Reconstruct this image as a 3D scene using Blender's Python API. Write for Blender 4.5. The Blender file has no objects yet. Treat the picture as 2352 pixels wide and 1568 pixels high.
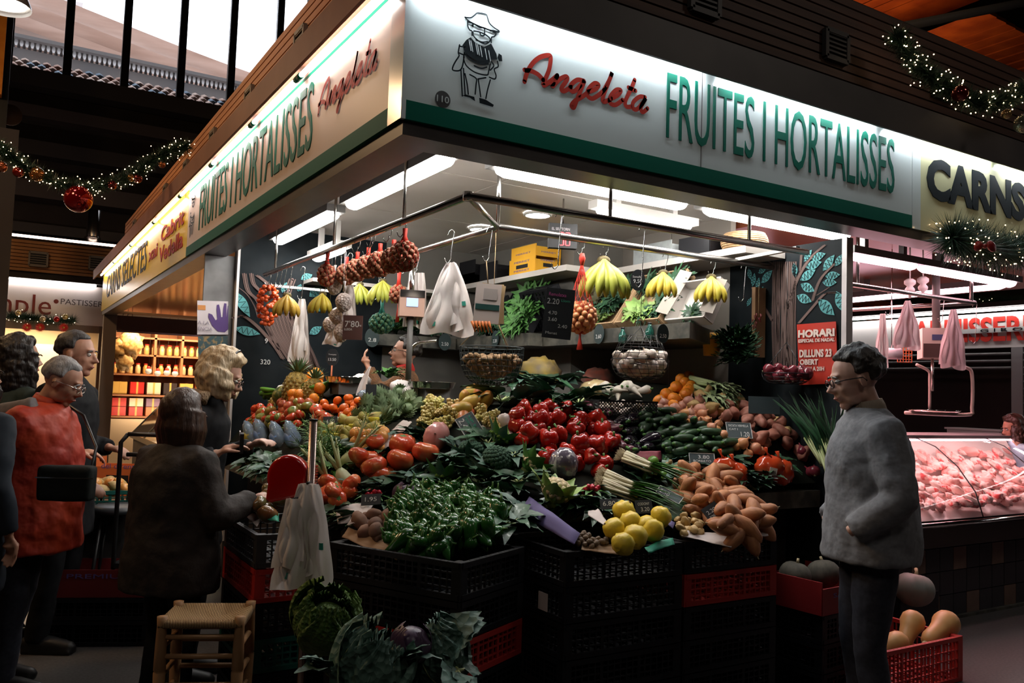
import bpy, math, random
import numpy as np
from mathutils import Vector, Matrix, noise
R = random.Random(7)
SC = bpy.context.scene
COL = SC.collection
PI = math.pi
CM = Matrix(((0.85309833, 0.06074361, 0.51820214), (-0.5206896, 0.03582309, 0.85299417), (0.03325035, -0.99751036, 0.06218918)))
EYE = Vector((0, 0, 1.55))
FPX = 1928.0
cd = bpy.data.cameras.new('camera')
cd.sensor_width = 36.0
cd.lens = FPX * 36.0 / 2352.0
cd.clip_start = 0.05
cam = bpy.data.objects.new('camera', cd)
COL.objects.link(cam)
r_, u_, b_ = CM @ Vector((1, 0, 0)), CM @ Vector((0, -1, 0)), -(CM @ Vector((0, 0, 1)))
cam.matrix_world = Matrix(((r_.x, u_.x, b_.x, 0), (r_.y, u_.y, b_.y, 0), (r_.z, u_.z, b_.z, 1.55), (0, 0, 0, 1)))
SC.camera = cam
w = bpy.data.worlds.new('overcast_sky')
SC.world = w
w.use_nodes = True
w.node_tree.nodes['Background'].inputs[0].default_value = (0.86, 0.90, 1.0, 1)
w.node_tree.nodes['Background'].inputs[1].default_value = 3.4
SC.view_settings.view_transform = 'Standard'
SC.view_settings.look = 'None'
SC.view_settings.exposure = 0.0
SC.view_settings.gamma = 1.0
SC.view_settings.use_curve_mapping = False
SC.cycles.max_bounces = 6
SC.cycles.diffuse_bounces = 3
SC.cycles.glossy_bounces = 3
SC.cycles.transmission_bounces = 4
SC.cycles.transparent_max_bounces = 8
SC.cycles.caustics_reflective = False
SC.cycles.caustics_refractive = False
SC.cycles.sample_clamp_indirect = 3.0
SC.cycles.use_denoising = True
def area(name, loc, aim, size, power, color, size_y=None):
 l = bpy.data.lights.new(name, 'AREA')
 l.energy = power
 l.color = color
 l.shape = 'RECTANGLE' if size_y else 'DISK'
 l.size = size
 if size_y:
  l.size_y = size_y
 o = bpy.data.objects.new(name, l)
 o.location = loc
 d = Vector(aim) - Vector(loc)
 o.rotation_euler = d.to_track_quat('-Z', 'Y').to_euler()
 COL.objects.link(o)
 return o
WARM = (1.0, 0.62, 0.32)
area('unseen_hall_light', (-2.6, 5.5, 5.6), (0.6, 7, 2), 0.8, 75, WARM)
area('unseen_hall_light', (-2.4, 11.0, 5.6), (0.8, 11, 2), 0.8, 95, WARM)
area('unseen_hall_light', (1.0, -1.6, 5.8), (1.2, 2.5, 0.5), 0.9, 16, (1.0, 0.9, 0.8))  # this and the next two: unseen lights added as dim ambient fill
area('unseen_hall_light', (6.2, -0.4, 5.8), (4.6, 3, 0.2), 0.9, 16, (1.0, 0.86, 0.74))
area('unseen_hall_light', (-2.2, 1.6, 5.8), (0.2, 4.5, 0.8), 0.9, 18, (1.0, 0.88, 0.78))
def ray(px, py):
 return CM @ Vector((px - 1176.0, py - 784.0, FPX))
def at(px, py, x=None, y=None, z=None, d=None):
 r = ray(px, py)
 if d is not None:
  t = d / FPX
 elif x is not None:
  t = x / r.x
 elif y is not None:
  t = y / r.y
 else:
  t = (z - 1.55) / r.z
 return EYE + r * t
def proj(p):
 c = CM.transposed() @ (Vector(p) - EYE)
 return 1176 + FPX * c.x / c.z, 784 + FPX * c.y / c.z, c.z
MATS = {}
def mat(name, c, c2=None, sc=9.0, r=0.55, m=0.0, bump=0.0, bsc=None, var=0.0, e=None, es=0.0, tr=0.0, alpha=1.0, coat=0.0,
  kind='noise', ior=1.45, sub=0.0, det=3.0, thr=None, c3=None, stretch=None, spec=None, thin=0.0):
 if name in MATS:
  return MATS[name]
 M = bpy.data.materials.new(name)
 M.use_nodes = True
 N, L = M.node_tree.nodes, M.node_tree.links
 P = N['Principled BSDF']
 P.inputs['Roughness'].default_value = r
 P.inputs['Metallic'].default_value = m
 P.inputs['IOR'].default_value = ior
 P.inputs['Coat Weight'].default_value = coat
 P.inputs['Coat Roughness'].default_value = 0.12
 if spec is not None:
  P.inputs['Specular IOR Level'].default_value = spec
 P.inputs['Transmission Weight'].default_value = tr
 P.inputs['Alpha'].default_value = alpha
 if sub:
  P.inputs['Subsurface Weight'].default_value = sub
  P.inputs['Subsurface Radius'].default_value = (0.02, 0.01, 0.006)
 if e is not None:
  P.inputs['Emission Color'].default_value = (*e, 1)
  P.inputs['Emission Strength'].default_value = es
 tc = N.new('ShaderNodeTexCoord')
 co = tc.outputs['Object']
 if stretch:
  mp = N.new('ShaderNodeMapping')
  mp.inputs['Scale'].default_value = stretch
  L.new(co, mp.inputs['Vector'])
  co = mp.outputs['Vector']
 def tex(k, s):
  if k == 'wave':
   t = N.new('ShaderNodeTexWave')
   t.inputs['Scale'].default_value = s
   t.inputs['Distortion'].default_value = 2.5
   t.inputs['Detail'].default_value = 2
   L.new(co, t.inputs['Vector'])
   return t.outputs['Fac']
  if k == 'voronoi':
   t = N.new('ShaderNodeTexVoronoi')
   t.inputs['Scale'].default_value = s
   L.new(co, t.inputs['Vector'])
   return t.outputs['Distance']
  t = N.new('ShaderNodeTexNoise')
  t.inputs['Scale'].default_value = s
  t.inputs['Detail'].default_value = det
  L.new(co, t.inputs['Vector'])
  return t.outputs['Fac']
 P.inputs['Base Color'].default_value = (*c, 1)
 last = None
 if c2 is not None:
  f = tex(kind, sc)
  cr = N.new('ShaderNodeValToRGB')
  a, b = thr or (0.35, 0.65)
  cr.color_ramp.elements[0].position = a
  cr.color_ramp.elements[1].position = b
  cr.color_ramp.elements[0].color = (*c, 1)
  cr.color_ramp.elements[1].color = (*c2, 1)
  L.new(f, cr.inputs['Fac'])
  last = cr.outputs['Color']
 if c3 is not None:
  oi = N.new('ShaderNodeObjectInfo')
  mx = N.new('ShaderNodeMix')
  mx.data_type = 'RGBA'
  L.new(oi.outputs['Random'], mx.inputs[0])
  if last:
   L.new(last, mx.inputs[6])
  else:
   mx.inputs[6].default_value = (*c, 1)
  mx.inputs[7].default_value = (*c3, 1)
  last = mx.outputs[2]
 if var:
  oi = N.new('ShaderNodeObjectInfo')
  hs = N.new('ShaderNodeHueSaturation')
  mr = N.new('ShaderNodeMapRange')
  mr.inputs[3].default_value = 1 - var
  mr.inputs[4].default_value = 1 + var
  L.new(oi.outputs['Random'], mr.inputs[0])
  L.new(mr.outputs[0], hs.inputs['Value'])
  if last:
   L.new(last, hs.inputs['Color'])
  else:
   hs.inputs['Color'].default_value = (*c, 1)
  last = hs.outputs['Color']
 if last:
  L.new(last, P.inputs['Base Color'])
 if bump:
  bn = N.new('ShaderNodeBump')
  bn.inputs['Strength'].default_value = min(1.0, bump)
  bn.inputs['Distance'].default_value = 0.01 * max(1.0, bump)
  L.new(tex(kind, bsc or sc * 2), bn.inputs['Height'])
  L.new(bn.outputs['Normal'], P.inputs['Normal'])
 if thin:
  td = N.new('ShaderNodeBsdfTranslucent')
  td.inputs['Color'].default_value = (*c, 1)
  ms = N.new('ShaderNodeMixShader')
  ms.inputs[0].default_value = thin
  L.new(P.outputs[0], ms.inputs[1])
  L.new(td.outputs[0], ms.inputs[2])
  L.new(ms.outputs[0], N['Material Output'].inputs['Surface'])
 MATS[name] = M
 return M
def glow(name, c, s):
 if name in MATS:
  return MATS[name]
 M = bpy.data.materials.new(name)
 M.use_nodes = True
 N = M.node_tree.nodes
 P = N['Principled BSDF']
 P.inputs['Base Color'].default_value = (*[min(1, v) for v in c], 1)
 P.inputs['Emission Color'].default_value = (*c, 1)
 P.inputs['Emission Strength'].default_value = s
 MATS[name] = M
 return M
def V3(p):
 return np.array((p[0], p[1], p[2]), float)
def basis(d):
 d = V3(d)
 d = d / (np.linalg.norm(d) + 1e-12)
 a = np.array((0, 0, 1.0)) if abs(d[2]) < 0.9 else np.array((1.0, 0, 0))
 s = np.cross(a, d)
 s /= np.linalg.norm(s)
 return d, s, np.cross(d, s)
class B:
 def __init__(s):
  s.v = []
  s.f = []
 def add(s, vs, fs):
  n = len(s.v)
  s.v.extend([tuple(map(float, q)) for q in vs])
  s.f.extend([tuple(i + n for i in q) for q in fs])
  return s
 def box(s, c, d, rz=0.0, M=None):
  x, y, z = d[0] / 2, d[1] / 2, d[2] / 2
  vs = [(a * x, b * y, e * z) for e in (-1, 1) for b in (-1, 1) for a in (-1, 1)]
  if M is None:
   M = Matrix.Rotation(rz, 3, 'Z')
  vs = [Vector(c) + M @ Vector(q) for q in vs]
  return s.add(vs, [(0, 2, 3, 1), (4, 5, 7, 6), (0, 1, 5, 4), (2, 6, 7, 3), (0, 4, 6, 2), (1, 3, 7, 5)])
 def span(s, a, b):
  return s.box([(a[i] + b[i]) / 2 for i in range(3)], [abs(a[i] - b[i]) for i in range(3)])
 def bar(s, p, q, w, h):
  d, sd, u = basis(V3(q) - V3(p))
  vs = [V3(e) + sd * a * w / 2 + u * b * h / 2 for e in (p, q) for a, b in ((-1, -1), (1, -1), (1, 1), (-1, 1))]
  return s.add(vs, [(0, 3, 2, 1), (4, 5, 6, 7), (0, 1, 5, 4), (1, 2, 6, 5), (2, 3, 7, 6), (3, 0, 4, 7)])
 def tube(s, pts, r, n=8, cap=True, flat=1.0):
  pts = [V3(p) for p in pts]
  m = len(pts)
  rs = [r] * m if not hasattr(r, '__len__') else list(r)
  vs = []
  ps = None
  for i, p in enumerate(pts):
   d = pts[min(i + 1, m - 1)] - pts[max(i - 1, 0)]
   d, sd, u = basis(d)
   if ps is not None:
    sd = ps - d * np.dot(ps, d)
    nn = np.linalg.norm(sd)
    sd = sd / nn if nn > 1e-6 else basis(d)[1]
    u = np.cross(d, sd)
   ps = sd
   for k in range(n):
    a = 2 * PI * k / n
    vs.append(p + rs[i] * (math.cos(a) * sd + flat * math.sin(a) * u))
  fs = [(i * n + k, i * n + (k + 1) % n, (i + 1) * n + (k + 1) % n, (i + 1) * n + k) for i in range(m - 1) for k in range(n)]
  if cap:
   fs += [tuple(reversed(range(n))), tuple(range((m - 1) * n, m * n))]
  return s.add(vs, fs)
 def lathe(s, prof, n=16, c=(0, 0, 0), lob=0, la=0.0, M=None, close=True):
  vs = []
  for r, z in prof:
   for k in range(n):
    a = 2 * PI * k / n
    q = r * (1 + la * math.cos(lob * a)) if lob else r
    p = Vector((q * math.cos(a), q * math.sin(a), z))
    if M is not None:
     p = M @ p
    vs.append(Vector(c) + p)
  m = len(prof)
  fs = [(i * n + k, i * n + (k + 1) % n, (i + 1) * n + (k + 1) % n, (i + 1) * n + k) for i in range(m - 1) for k in range(n)]
  if close:
   fs += [tuple(reversed(range(n))), tuple(range((m - 1) * n, m * n))]
  return s.add(vs, fs)
 def ell(s, c, r, n=12, m=8, fn=None, M=None):
  vs = []
  for i in range(m + 1):
   t = PI * i / m
   for k in range(n):
    a = 2 * PI * k / n
    u = Vector((math.sin(t) * math.cos(a), math.sin(t) * math.sin(a), math.cos(t)))
    q = fn(u) if fn else 1.0
    p = Vector((u.x * r[0] * q, u.y * r[1] * q, u.z * r[2] * q))
    if M is not None:
     p = M @ p
    vs.append(Vector(c) + p)
  fs = []
  for i in range(m):
   for k in range(n):
    a, b, cc, d = i * n + k, i * n + (k + 1) % n, (i + 1) * n + (k + 1) % n, (i + 1) * n + k
    if i == 0:
     fs.append((a, d, cc))
    elif i == m - 1:
     fs.append((a, d, b))
    else:
     fs.append((a, d, cc, b))
  return s.add(vs, fs)
 def grid(s, fn, nu, nv):
  vs = [fn(i / nu, j / nv) for j in range(nv + 1) for i in range(nu + 1)]
  w_ = nu + 1
  return s.add(vs, [(j * w_ + i, j * w_ + i + 1, (j + 1) * w_ + i + 1, (j + 1) * w_ + i) for j in range(nv) for i in range(nu)])
 def slab(s, pts, off):
  n = len(pts)
  off = V3(off)
  vs = [V3(p) for p in pts] + [V3(p) + off for p in pts]
  return s.add(vs, [tuple(range(n)), tuple(reversed(range(n, 2 * n)))] + [(i, i + n, (i + 1) % n + n, (i + 1) % n) for i in range(n)])
 def leaf(s, p, d, up, ln, wd, curl=0.25, nu=6, rip=0.0, fold=0.25, tipw=0.5):
  d = V3(d); d /= np.linalg.norm(d)
  up = V3(up)
  sd = np.cross(d, up); sd /= (np.linalg.norm(sd) + 1e-9)
  up = np.cross(sd, d)
  vs = []
  for i in range(nu + 1):
   t = i / nu
   wv = wd * math.sin(PI * min(1, (t ** tipw) * 0.96 + 0.03)) / 2
   c = V3(p) + d * ln * t - up * curl * ln * t * t
   for k in (-1, -0.5, 0, 0.5, 1):
    rr = rip * wd * math.sin(t * 19 + k * 5 + ln * 40) * abs(k)
    vs.append(c + sd * wv * k + up * (fold * abs(k) * wv + rr))
  return s.add(vs, [(i * 5 + k, i * 5 + k + 1, (i + 1) * 5 + k + 1, (i + 1) * 5 + k) for i in range(nu) for k in range(4)])
 def mesh(s, name, m, smooth=True):
  me = bpy.data.meshes.new(name)
  me.from_pydata(s.v, [], s.f)
  me.update()
  if smooth:
   me.polygons.foreach_set('use_smooth', [True] * len(me.polygons))
  if m:
   me.materials.append(m)
  return me
 def build(s, name, m, parent=None, loc=None, smooth=True, **tags):
  o0 = Vector((0, 0, 0))
  if parent is not None:
   o0 = Vector(parent.get('_o', (0, 0, 0)))
  elif loc is not None:
   o0 = Vector(loc)
  if o0.length > 0:
   s.v = [(a - o0.x, b - o0.y, c - o0.z) for a, b, c in s.v]
  o = bpy.data.objects.new(name, s.mesh(name, m, smooth))
  COL.objects.link(o)
  if parent is not None:
   o.parent = parent
   o['_o'] = tuple(o0)
  elif loc is not None:
   o.location = o0
   o['_o'] = tuple(o0)
  for k, v in tags.items():
   o[k] = v
  return o
def thing(name, label, cat, loc=(0, 0, 0), group=None, parent=None):
 o = bpy.data.objects.new(name, None)
 o.empty_display_size = 0.05
 COL.objects.link(o)
 o.location = loc
 o['_o'] = tuple(loc)
 o['label'] = label
 o['category'] = cat
 if group:
  o['group'] = group
 return o
def tag(o, label=None, cat=None, group=None, kind=None):
 for k, v in (('label', label), ('category', cat), ('group', group), ('kind', kind)):
  if v:
   o[k] = v
 return o
def dup(root, loc, rot=(0, 0, 0), sc=1.0, label=None, group=None, cat=None, name=None):
 r = root.copy()
 if name:
  r.name = name
 COL.objects.link(r)
 r.location = loc
 if isinstance(rot, Matrix):
  r.rotation_euler = rot.to_euler()
 else:
  r.rotation_euler = rot
 r.scale = (sc, sc, sc) if not hasattr(sc, '__len__') else sc
 r['_o'] = tuple(loc)
 if label:
  r['label'] = label
 if group:
  r['group'] = group
 if cat:
  r['category'] = cat
 for ch in PARTS.get(root.name_full, ()):
  c = ch.copy()
  COL.objects.link(c)
  c.parent = r
  for g in PARTS.get(ch.name_full, ()):
   d = g.copy()
   COL.objects.link(d)
   d.parent = c
 return r
PARTS = {}
PROTO_USED = set()
def proto(root, kids=()):
 PARTS[root.name_full] = list(kids)
 return root
def use(root, loc, rot=(0, 0, 0), sc=1.0, label=None, group=None, cat=None):
 return dup(root, loc, rot, sc, label, group, cat)
def drop_protos():
 for n in list(PARTS):
  for ch in PARTS[n]:
   for g in PARTS.get(ch.name_full, []):
    bpy.data.objects.remove(g)
 for n in list(PARTS):
  o = bpy.data.objects.get(n)
  if o is None:
   continue
  for ch in PARTS[n]:
   try:
    bpy.data.objects.remove(ch)
   except ReferenceError:
    pass
  bpy.data.objects.remove(o)
def text(name, body, m, parent, O, ux, uz, w=None, h=None, depth=0.002, bold=0.0, smooth=None):
 cu = bpy.data.curves.new(name, 'FONT')
 cu.body = body
 cu.size = 1.0
 cu.offset = bold
 cu.resolution_u = 3
 cu.extrude = depth
 o = bpy.data.objects.new(name, cu)
 COL.objects.link(o)
 bpy.context.view_layer.update()
 bb = [Vector(b) for b in o.bound_box]
 x0, x1 = min(b.x for b in bb), max(b.x for b in bb)
 y0, y1 = min(b.y for b in bb), max(b.y for b in bb)
 sx = w / (x1 - x0) if w else None
 sy = h / (y1 - y0) if h else None
 sx = sx or sy
 sy = sy or sx
 ux, uz = Vector(ux).normalized(), Vector(uz).normalized()
 un = ux.cross(uz)
 Mt = Matrix(((ux.x * sx, uz.x * sy, un.x, 0), (ux.y * sx, uz.y * sy, un.y, 0), (ux.z * sx, uz.z * sy, un.z, 0), (0, 0, 0, 1)))
 t = Vector(O) - (Mt @ Vector((x0, y0, 0)))
 dg = bpy.context.evaluated_depsgraph_get()
 me = bpy.data.meshes.new_from_object(o.evaluated_get(dg))
 bpy.data.objects.remove(o)
 me.transform(Matrix.Translation(t) @ Mt)
 me.materials.clear()
 me.materials.append(m)
 ob = bpy.data.objects.new(name, me)
 COL.objects.link(ob)
 if parent is not None:
  po = Vector(parent.get('_o', (0, 0, 0)))
  me.transform(Matrix.Translation(-po))
  ob.parent = parent
 return ob
def stroke(bd, pts, wd, n, cyc=False):
 pts = [V3(p) for p in pts]
 n = V3(n)
 m = len(pts)
 vs = []
 for i in range(m):
  d = pts[min(i + 1, m - 1)] - pts[max(i - 1, 0)]
  d /= (np.linalg.norm(d) + 1e-9)
  sd = np.cross(d, n)
  ww = wd if not hasattr(wd, '__len__') else wd[i]
  vs += [pts[i] + sd * ww / 2, pts[i] - sd * ww / 2]
 bd.add(vs, [(2 * i, 2 * i + 1, 2 * i + 3, 2 * i + 2) for i in range(m - 1)])
 for i in (0, m - 1):          # round ends
  ww = wd if not hasattr(wd, '__len__') else wd[i]
  a, b, _ = V3(pts[min(1, m - 1)] - pts[0]), 0, 0
  a /= (np.linalg.norm(a) + 1e-9)
  sd = np.cross(a, n)
  bd.add([pts[i]] + [pts[i] + ww / 2 * (math.cos(t * PI / 4) * a + math.sin(t * PI / 4) * sd) for t in range(8)],
    [(0, k + 1, (k + 1) % 8 + 1) for k in range(8)])
def spline(pts, k=6):
 P = [V3(p) if len(p) == 3 else np.array((p[0], p[1], 0.0)) for p in pts]
 out = []
 for i in range(len(P) - 1):
  p0, p1, p2, p3 = P[max(i - 1, 0)], P[i], P[i + 1], P[min(i + 2, len(P) - 1)]
  for j in range(k):
   t = j / k
   out.append(0.5 * (2 * p1 + (p2 - p0) * t + (2 * p0 - 5 * p1 + 4 * p2 - p3) * t * t + (3 * p1 - p0 - 3 * p2 + p3) * t ** 3))
 out.append(P[-1])
 return out
steel = mat('brushed_steel', (0.55, 0.53, 0.5), r=0.25, m=1.0)
chrome = mat('bright_steel', (0.75, 0.74, 0.72), r=0.12, m=1.0)
black = mat('black_plastic', (0.008, 0.008, 0.009), r=0.5)
m_wire = mat('dark_frames', (.01, .01, .012), r=.2)
m_leather = mat('black_leather', (.008, .008, .009), r=.35)
m_redj = mat('red_orange_jacket', (.46, .045, .012), (.34, .022, .010), sc=5, r=.6, bump=2.0, bsc=8)
# == THE SETTING
FX, FY, FZ = 1.34, 3.12, 2.65        # outer corner and underside of the sign fascia
m_floor = mat('terrazzo_floor', (0.055, 0.05, 0.048), (0.11, 0.10, 0.095), sc=60, r=0.32, bump=0.06, bsc=90, thr=(0.3, 0.7))
b = B().box((6, 6, -0.05), (44, 44, 0.1)); b.build('floor', m_floor, smooth=False, kind='structure')
m_dark = mat('hall_dark_paint', (0.022, 0.018, 0.017), (0.035, 0.028, 0.026), sc=1.5, r=0.8)
m_brown = mat('hall_brown_paint', (0.05, 0.035, 0.03), r=0.75)
HX0, HX1, HY0, HY1, HZ = -9.0, 26.0, -8.0, 20.0, 12.6
B().span((HX0 - .2, HY0, 0), (HX0, HY1, HZ)).build('wall_left', m_dark, smooth=False, kind='structure')
B().span((HX1, HY0, 0), (HX1 + .2, HY1, HZ)).build('wall_right', m_dark, smooth=False, kind='structure')
B().span((HX0, HY0 - .2, 0), (HX1, HY0, HZ)).build('wall_front', m_dark, smooth=False, kind='structure')
wb = B()
WZ, WX0, WX1, WT = 7.93, -0.25, 6.0, 12.2
wb.span((HX0, HY1, 0), (HX1, HY1 + .3, WZ)); wb.span((HX0, HY1, WZ), (WX0, HY1 + .3, HZ)); wb.span((WX1, HY1, WZ), (HX1, HY1 + .3, HZ))
wb.span((WX0, HY1, WT), (WX1, HY1 + .3, HZ))
wb.build('wall_back', m_dark, smooth=False, kind='structure')
B().span((HX0, HY0, HZ), (HX1, HY1 + .3, HZ + .2)).build('ceiling', m_dark, smooth=False, kind='structure')
for i, (z, h, dy) in enumerate(((7.5, .35, .5), (6.9, .25, .35), (6.1, .3, .45), (5.2, .35, .6), (4.5, .2, .4))):
 B().span((-8, 20 - dy, z), (8, 20, z + h)).build('trim_%d' % (i + 1), mat('beam_grey%d' % (i % 2), (0.05 + .03 * (i % 2), 0.045 + .02 * (i % 2), 0.045 + .02 * (i % 2)), r=.6), smooth=False, kind='structure')
win = thing('window_1', 'tall clerestory window of dark posts over the hall', 'window', (WX0, 20, WZ))
win['kind'] = 'structure'
del win['category'], win['label']
m_frame = mat('window_frame_black', (0.012, 0.012, 0.013), r=.4)
mx = [at(px, 110, y=20).x for px in (157, 290, 419, 534, 641)]
xs = [WX0] + mx + [mx[-1] + .95]
m_glass = mat('window_glass', (1, 1, 1), r=0.02, tr=1.0, ior=1.02)
for i, x in enumerate(xs):
 B().box((x, 20.0, (WZ + WT) / 2), (.16, .12, WT - WZ)).build('window_post', m_frame, win, smooth=False)
for i in range(len(xs) - 1):
 B().box(((xs[i] + xs[i + 1]) / 2, 20.1, (WZ + WT) / 2), (xs[i + 1] - xs[i] - .16, .01, WT - WZ)).build('pane', m_glass, win, smooth=False)
B().span((WX0, 19.85, WZ - .25), (WX1, 20.05, WZ)).build('window_sill', m_frame, win, smooth=False)
m_tile = mat('roof_tile_outside', (0.30, 0.16, 0.12), (0.5, 0.4, 0.34), sc=2.2, r=.8)
m_tileb = mat('roof_tile_blue', (0.12, 0.17, 0.22), r=.7)
m_wht = mat('white_render', (0.55, 0.53, 0.52), r=.8)
m_beige = mat('beige_awning', (0.55, 0.42, 0.36), (0.72, 0.60, 0.54), sc=1.2, r=.9, stretch=(.3, 1, 4))
rf = thing('tiled_roof', 'strip of curved roof tiles outside the clerestory window', 'roof', (0, 21, 8))
for row in range(5):
 for k in range(32):
  x = -0.6 + k * .22 + (row % 2) * .11
  t = B()
  z0 = 8.0 + row * .16; y0 = 20.7 + row * .28
  t.tube([(x, y0, z0), (x, y0 + .34, z0 + .17)], (.115, .10), n=8, cap=True)
  t.build('tile', m_tileb if (k + row * 3) % 9 in (3, 4) else m_tile, rf)
cn = thing('cornice', 'white balustrade cornice behind the roof tiles outside', 'cornice', (0, 22.6, 8.7))
B().span((-4, 22.4, 8.85), (9, 22.9, 9.2)).build('ledge', m_wht, cn, smooth=False)
B().span((-4, 22.3, 9.42), (9, 22.9, 9.50)).build('rail', m_wht, cn, smooth=False)
for k in range(110):
 B().lathe([(.03, 9.2), (.04, 9.27), (.02, 9.35), (.03, 9.42)], 5, (-3.5 + k * .11, 22.5, 0)).build('baluster', m_wht, cn)
for i, (z0, z1, y) in enumerate(((9.2, 9.75, 24), (9.75, 10.3, 24.6), (10.35, 10.9, 25.2), (11.0, 11.6, 25.8))):
 bb = B().grid(lambda u, v, z0=z0, z1=z1, y=y: (-5 + 16 * u, y + .5 * math.sin(v * PI), z0 + (z1 - z0) * v + 1.1 - 2.2 * u + .1 * math.sin(u * 7)), 24, 6)
 tag(bb.build('awning', m_beige), ['lowest', 'second lowest', 'second highest', 'highest'][i] + ' of the rolled beige awnings seen outside the clerestory window', 'awning', 'beige awnings outside')
bb = B().span((-6, 27, 6), (1.2, 29, 12.2)); bb.span((-6.2, 26.8, 12.2), (1.4, 29, 12.4)).build('pale_house', mat('pale_render', (.5, .47, .46), r=.9), smooth=False, label='pale rendered house far outside the clerestory window', category='building')
m_hood = mat('hood_warm_lit', (0.20, 0.085, 0.055), (0.25, 0.11, 0.07), sc=3, r=.5, spec=.2, bump=.05, bsc=80)  # left hood: brown tint is warm light put into the colour
m_hood2 = mat('hood_unlit_grey', (0.055, 0.05, 0.05), (0.075, 0.068, 0.066), sc=3, r=.5)  # same hood on the front, coloured as it looks without the warm light
m_fas = mat('fascia_dark_metal', (0.045, 0.04, 0.04), (0.07, 0.062, 0.06), sc=4, r=.38, stretch=(1, 1, 5))
m_acr = mat('white_acrylic_sign', (0.62, 0.68, 0.66), r=.18, coat=.5)
m_acrl = mat('cream_acrylic_sign', (0.60, 0.50, 0.43), r=.3, spec=.12)
m_yel = mat('pale_yellow_acrylic', (0.62, 0.6, 0.36), r=.2, coat=.5)
m_yell = mat('yellow_acrylic', (0.72, 0.52, 0.015), r=.3, spec=.12)
m_green = mat('sign_green', (0.003, 0.11, 0.07), r=.5, spec=.08)
m_red = mat('sign_red', (0.33, 0.022, 0.012), r=.5, spec=.08)
m_blk = mat('sign_black', (0.006, 0.010, 0.012), r=.5, spec=.08)
XE, YE = 8.9, 14.9          # the block's far ends
fa = B(); fa.span((FX, FY, FZ - .06), (XE, FY + .18, FZ)); fa.span((FX, FY + .18, FZ - .06), (FX + .18, YE, FZ))
fa.build('trim_10', m_fas, smooth=False, kind='structure')
core = B(); core.span((FX + .02, FY + .02, FZ), (XE, FY + .16, 3.35)); core.span((FX + .02, FY + .16, FZ), (FX + .16, YE, 3.35))
core.build('trim_11', m_fas, smooth=False, kind='structure')
hd_ = B(); hd_.span((FX - .16, FY - .16, 3.15), (XE, FY - .145, 3.34)); hd_.span((FX - .16, FY - .145, 3.27), (XE, FY + .22, 3.335))
hd_.build('trim_12', m_hood2, smooth=False, kind='structure')
hd_ = B(); hd_.span((FX - .162, FY - .162, 3.15), (FX - .145, YE, 3.295)); hd_.span((FX - .145, FY - .16, 3.27), (FX + .26, YE, 3.29))
hd_.build('trim_13', m_hood, smooth=False, kind='structure')
m_slat = mat('warm_lit_slat', (0.46, 0.20, 0.09), (0.6, 0.28, 0.13), sc=4, r=.5, stretch=(1, .2, 6), bump=.1)  # left slats: warm light put into the wood colour
m_slat2 = mat('shaded_slat', (0.05, 0.022, 0.014), (0.085, 0.04, 0.025), sc=4, r=.6, stretch=(.2, 1, 6), bump=.1)  # same slats on the front, shade put into the wood colour
wl = thing('wall_upper_left', 'x', 'x', (1.6, 3.4, 3.4)); wr = thing('wall_upper_right', 'x', 'x', (1.6, 3.4, 3.4))
for o in (wl, wr):
 o['kind'] = 'structure'; del o['category'], o['label']
B().span((1.66, 3.4, 3.38), (1.9, YE, 4.12)).build('backing', m_dark, wl, smooth=False)
B().span((1.66, 3.4, 3.38), (XE, 3.65, 4.16)).build('backing', m_dark, wr, smooth=False)
for k in range(12):
 z = 3.40 + k * .06
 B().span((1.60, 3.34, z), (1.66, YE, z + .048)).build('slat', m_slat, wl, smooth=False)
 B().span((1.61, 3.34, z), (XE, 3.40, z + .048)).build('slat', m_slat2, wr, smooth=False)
m_vent = mat('vent_frame_metal', (0.22, 0.19, 0.16), r=.45, m=.4)
def vent(name, c, ux, wd, ht, label, group, fm=None):
 ux = Vector(ux)
 n = Vector((ux.y, -ux.x, 0))
 v = thing(name, label, 'vent', c, group)
 c = Vector(c)
 f = B()
 for s in (-1, 1):
  f.bar(c + ux * s * wd / 2 + Vector((0, 0, -ht / 2)), c + ux * s * wd / 2 + Vector((0, 0, ht / 2)), .03, .03)
  f.bar(c - ux * wd / 2 + Vector((0, 0, s * ht / 2)), c + ux * wd / 2 + Vector((0, 0, s * ht / 2)), .03, .03)
 f.build('frame', fm or m_vent, v, smooth=False)
 k = 6
 for i in range(k):
  z = -ht / 2 + ht * (i + .5) / k
  B().bar(c - ux * wd / 2 + Vector((0, 0, z)), c + ux * wd / 2 + Vector((0, 0, z)) + n * 0.001, .02, .012).build('louvre', fm or m_vent, v, smooth=False)
 B().bar(c - ux * wd / 2 - n * .012, c + ux * wd / 2 - n * .012, .004, ht).build('backing', black, v, smooth=False)
 return v
vl = ['nearest the sign corner', 'second from the sign corner', 'third from the sign corner', 'fourth from the sign corner', 'fifth from the sign corner', 'farthest along the slats']
for i, (px, py) in enumerate(((690, 75), (572, 215), (489, 305), (427, 378), (380, 430), (310, 497))):
 p = at(px, py, x=1.585)
 vent('wall_vent', (1.585, p.y, 3.84), (0, -1, 0), .2, .2, 'small louvred vent in the warm slatted wall, ' + vl[i], 'vents along the left slatted wall')
m_vd = mat('vent_dark', (0.03, 0.028, 0.028), r=.5)
for i, (px, py) in enumerate(((1619, 15), (1921, 115), (2166, 220))):
 p = at(px, py, y=3.32)
 vent('wall_vent', (p.x, 3.32, 3.76), (1, 0, 0), .2, .17, 'dark louvred vent above the white sign, ' + ('over the green lettering start', 'over the green lettering end', 'behind the hanging fairy lights')[i], 'vents over the front sign', m_vd)
sg = thing('sign_board', 'long white sign with a green base line, red script and green capitals at the front', 'sign', (FX, FY, FZ))
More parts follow.
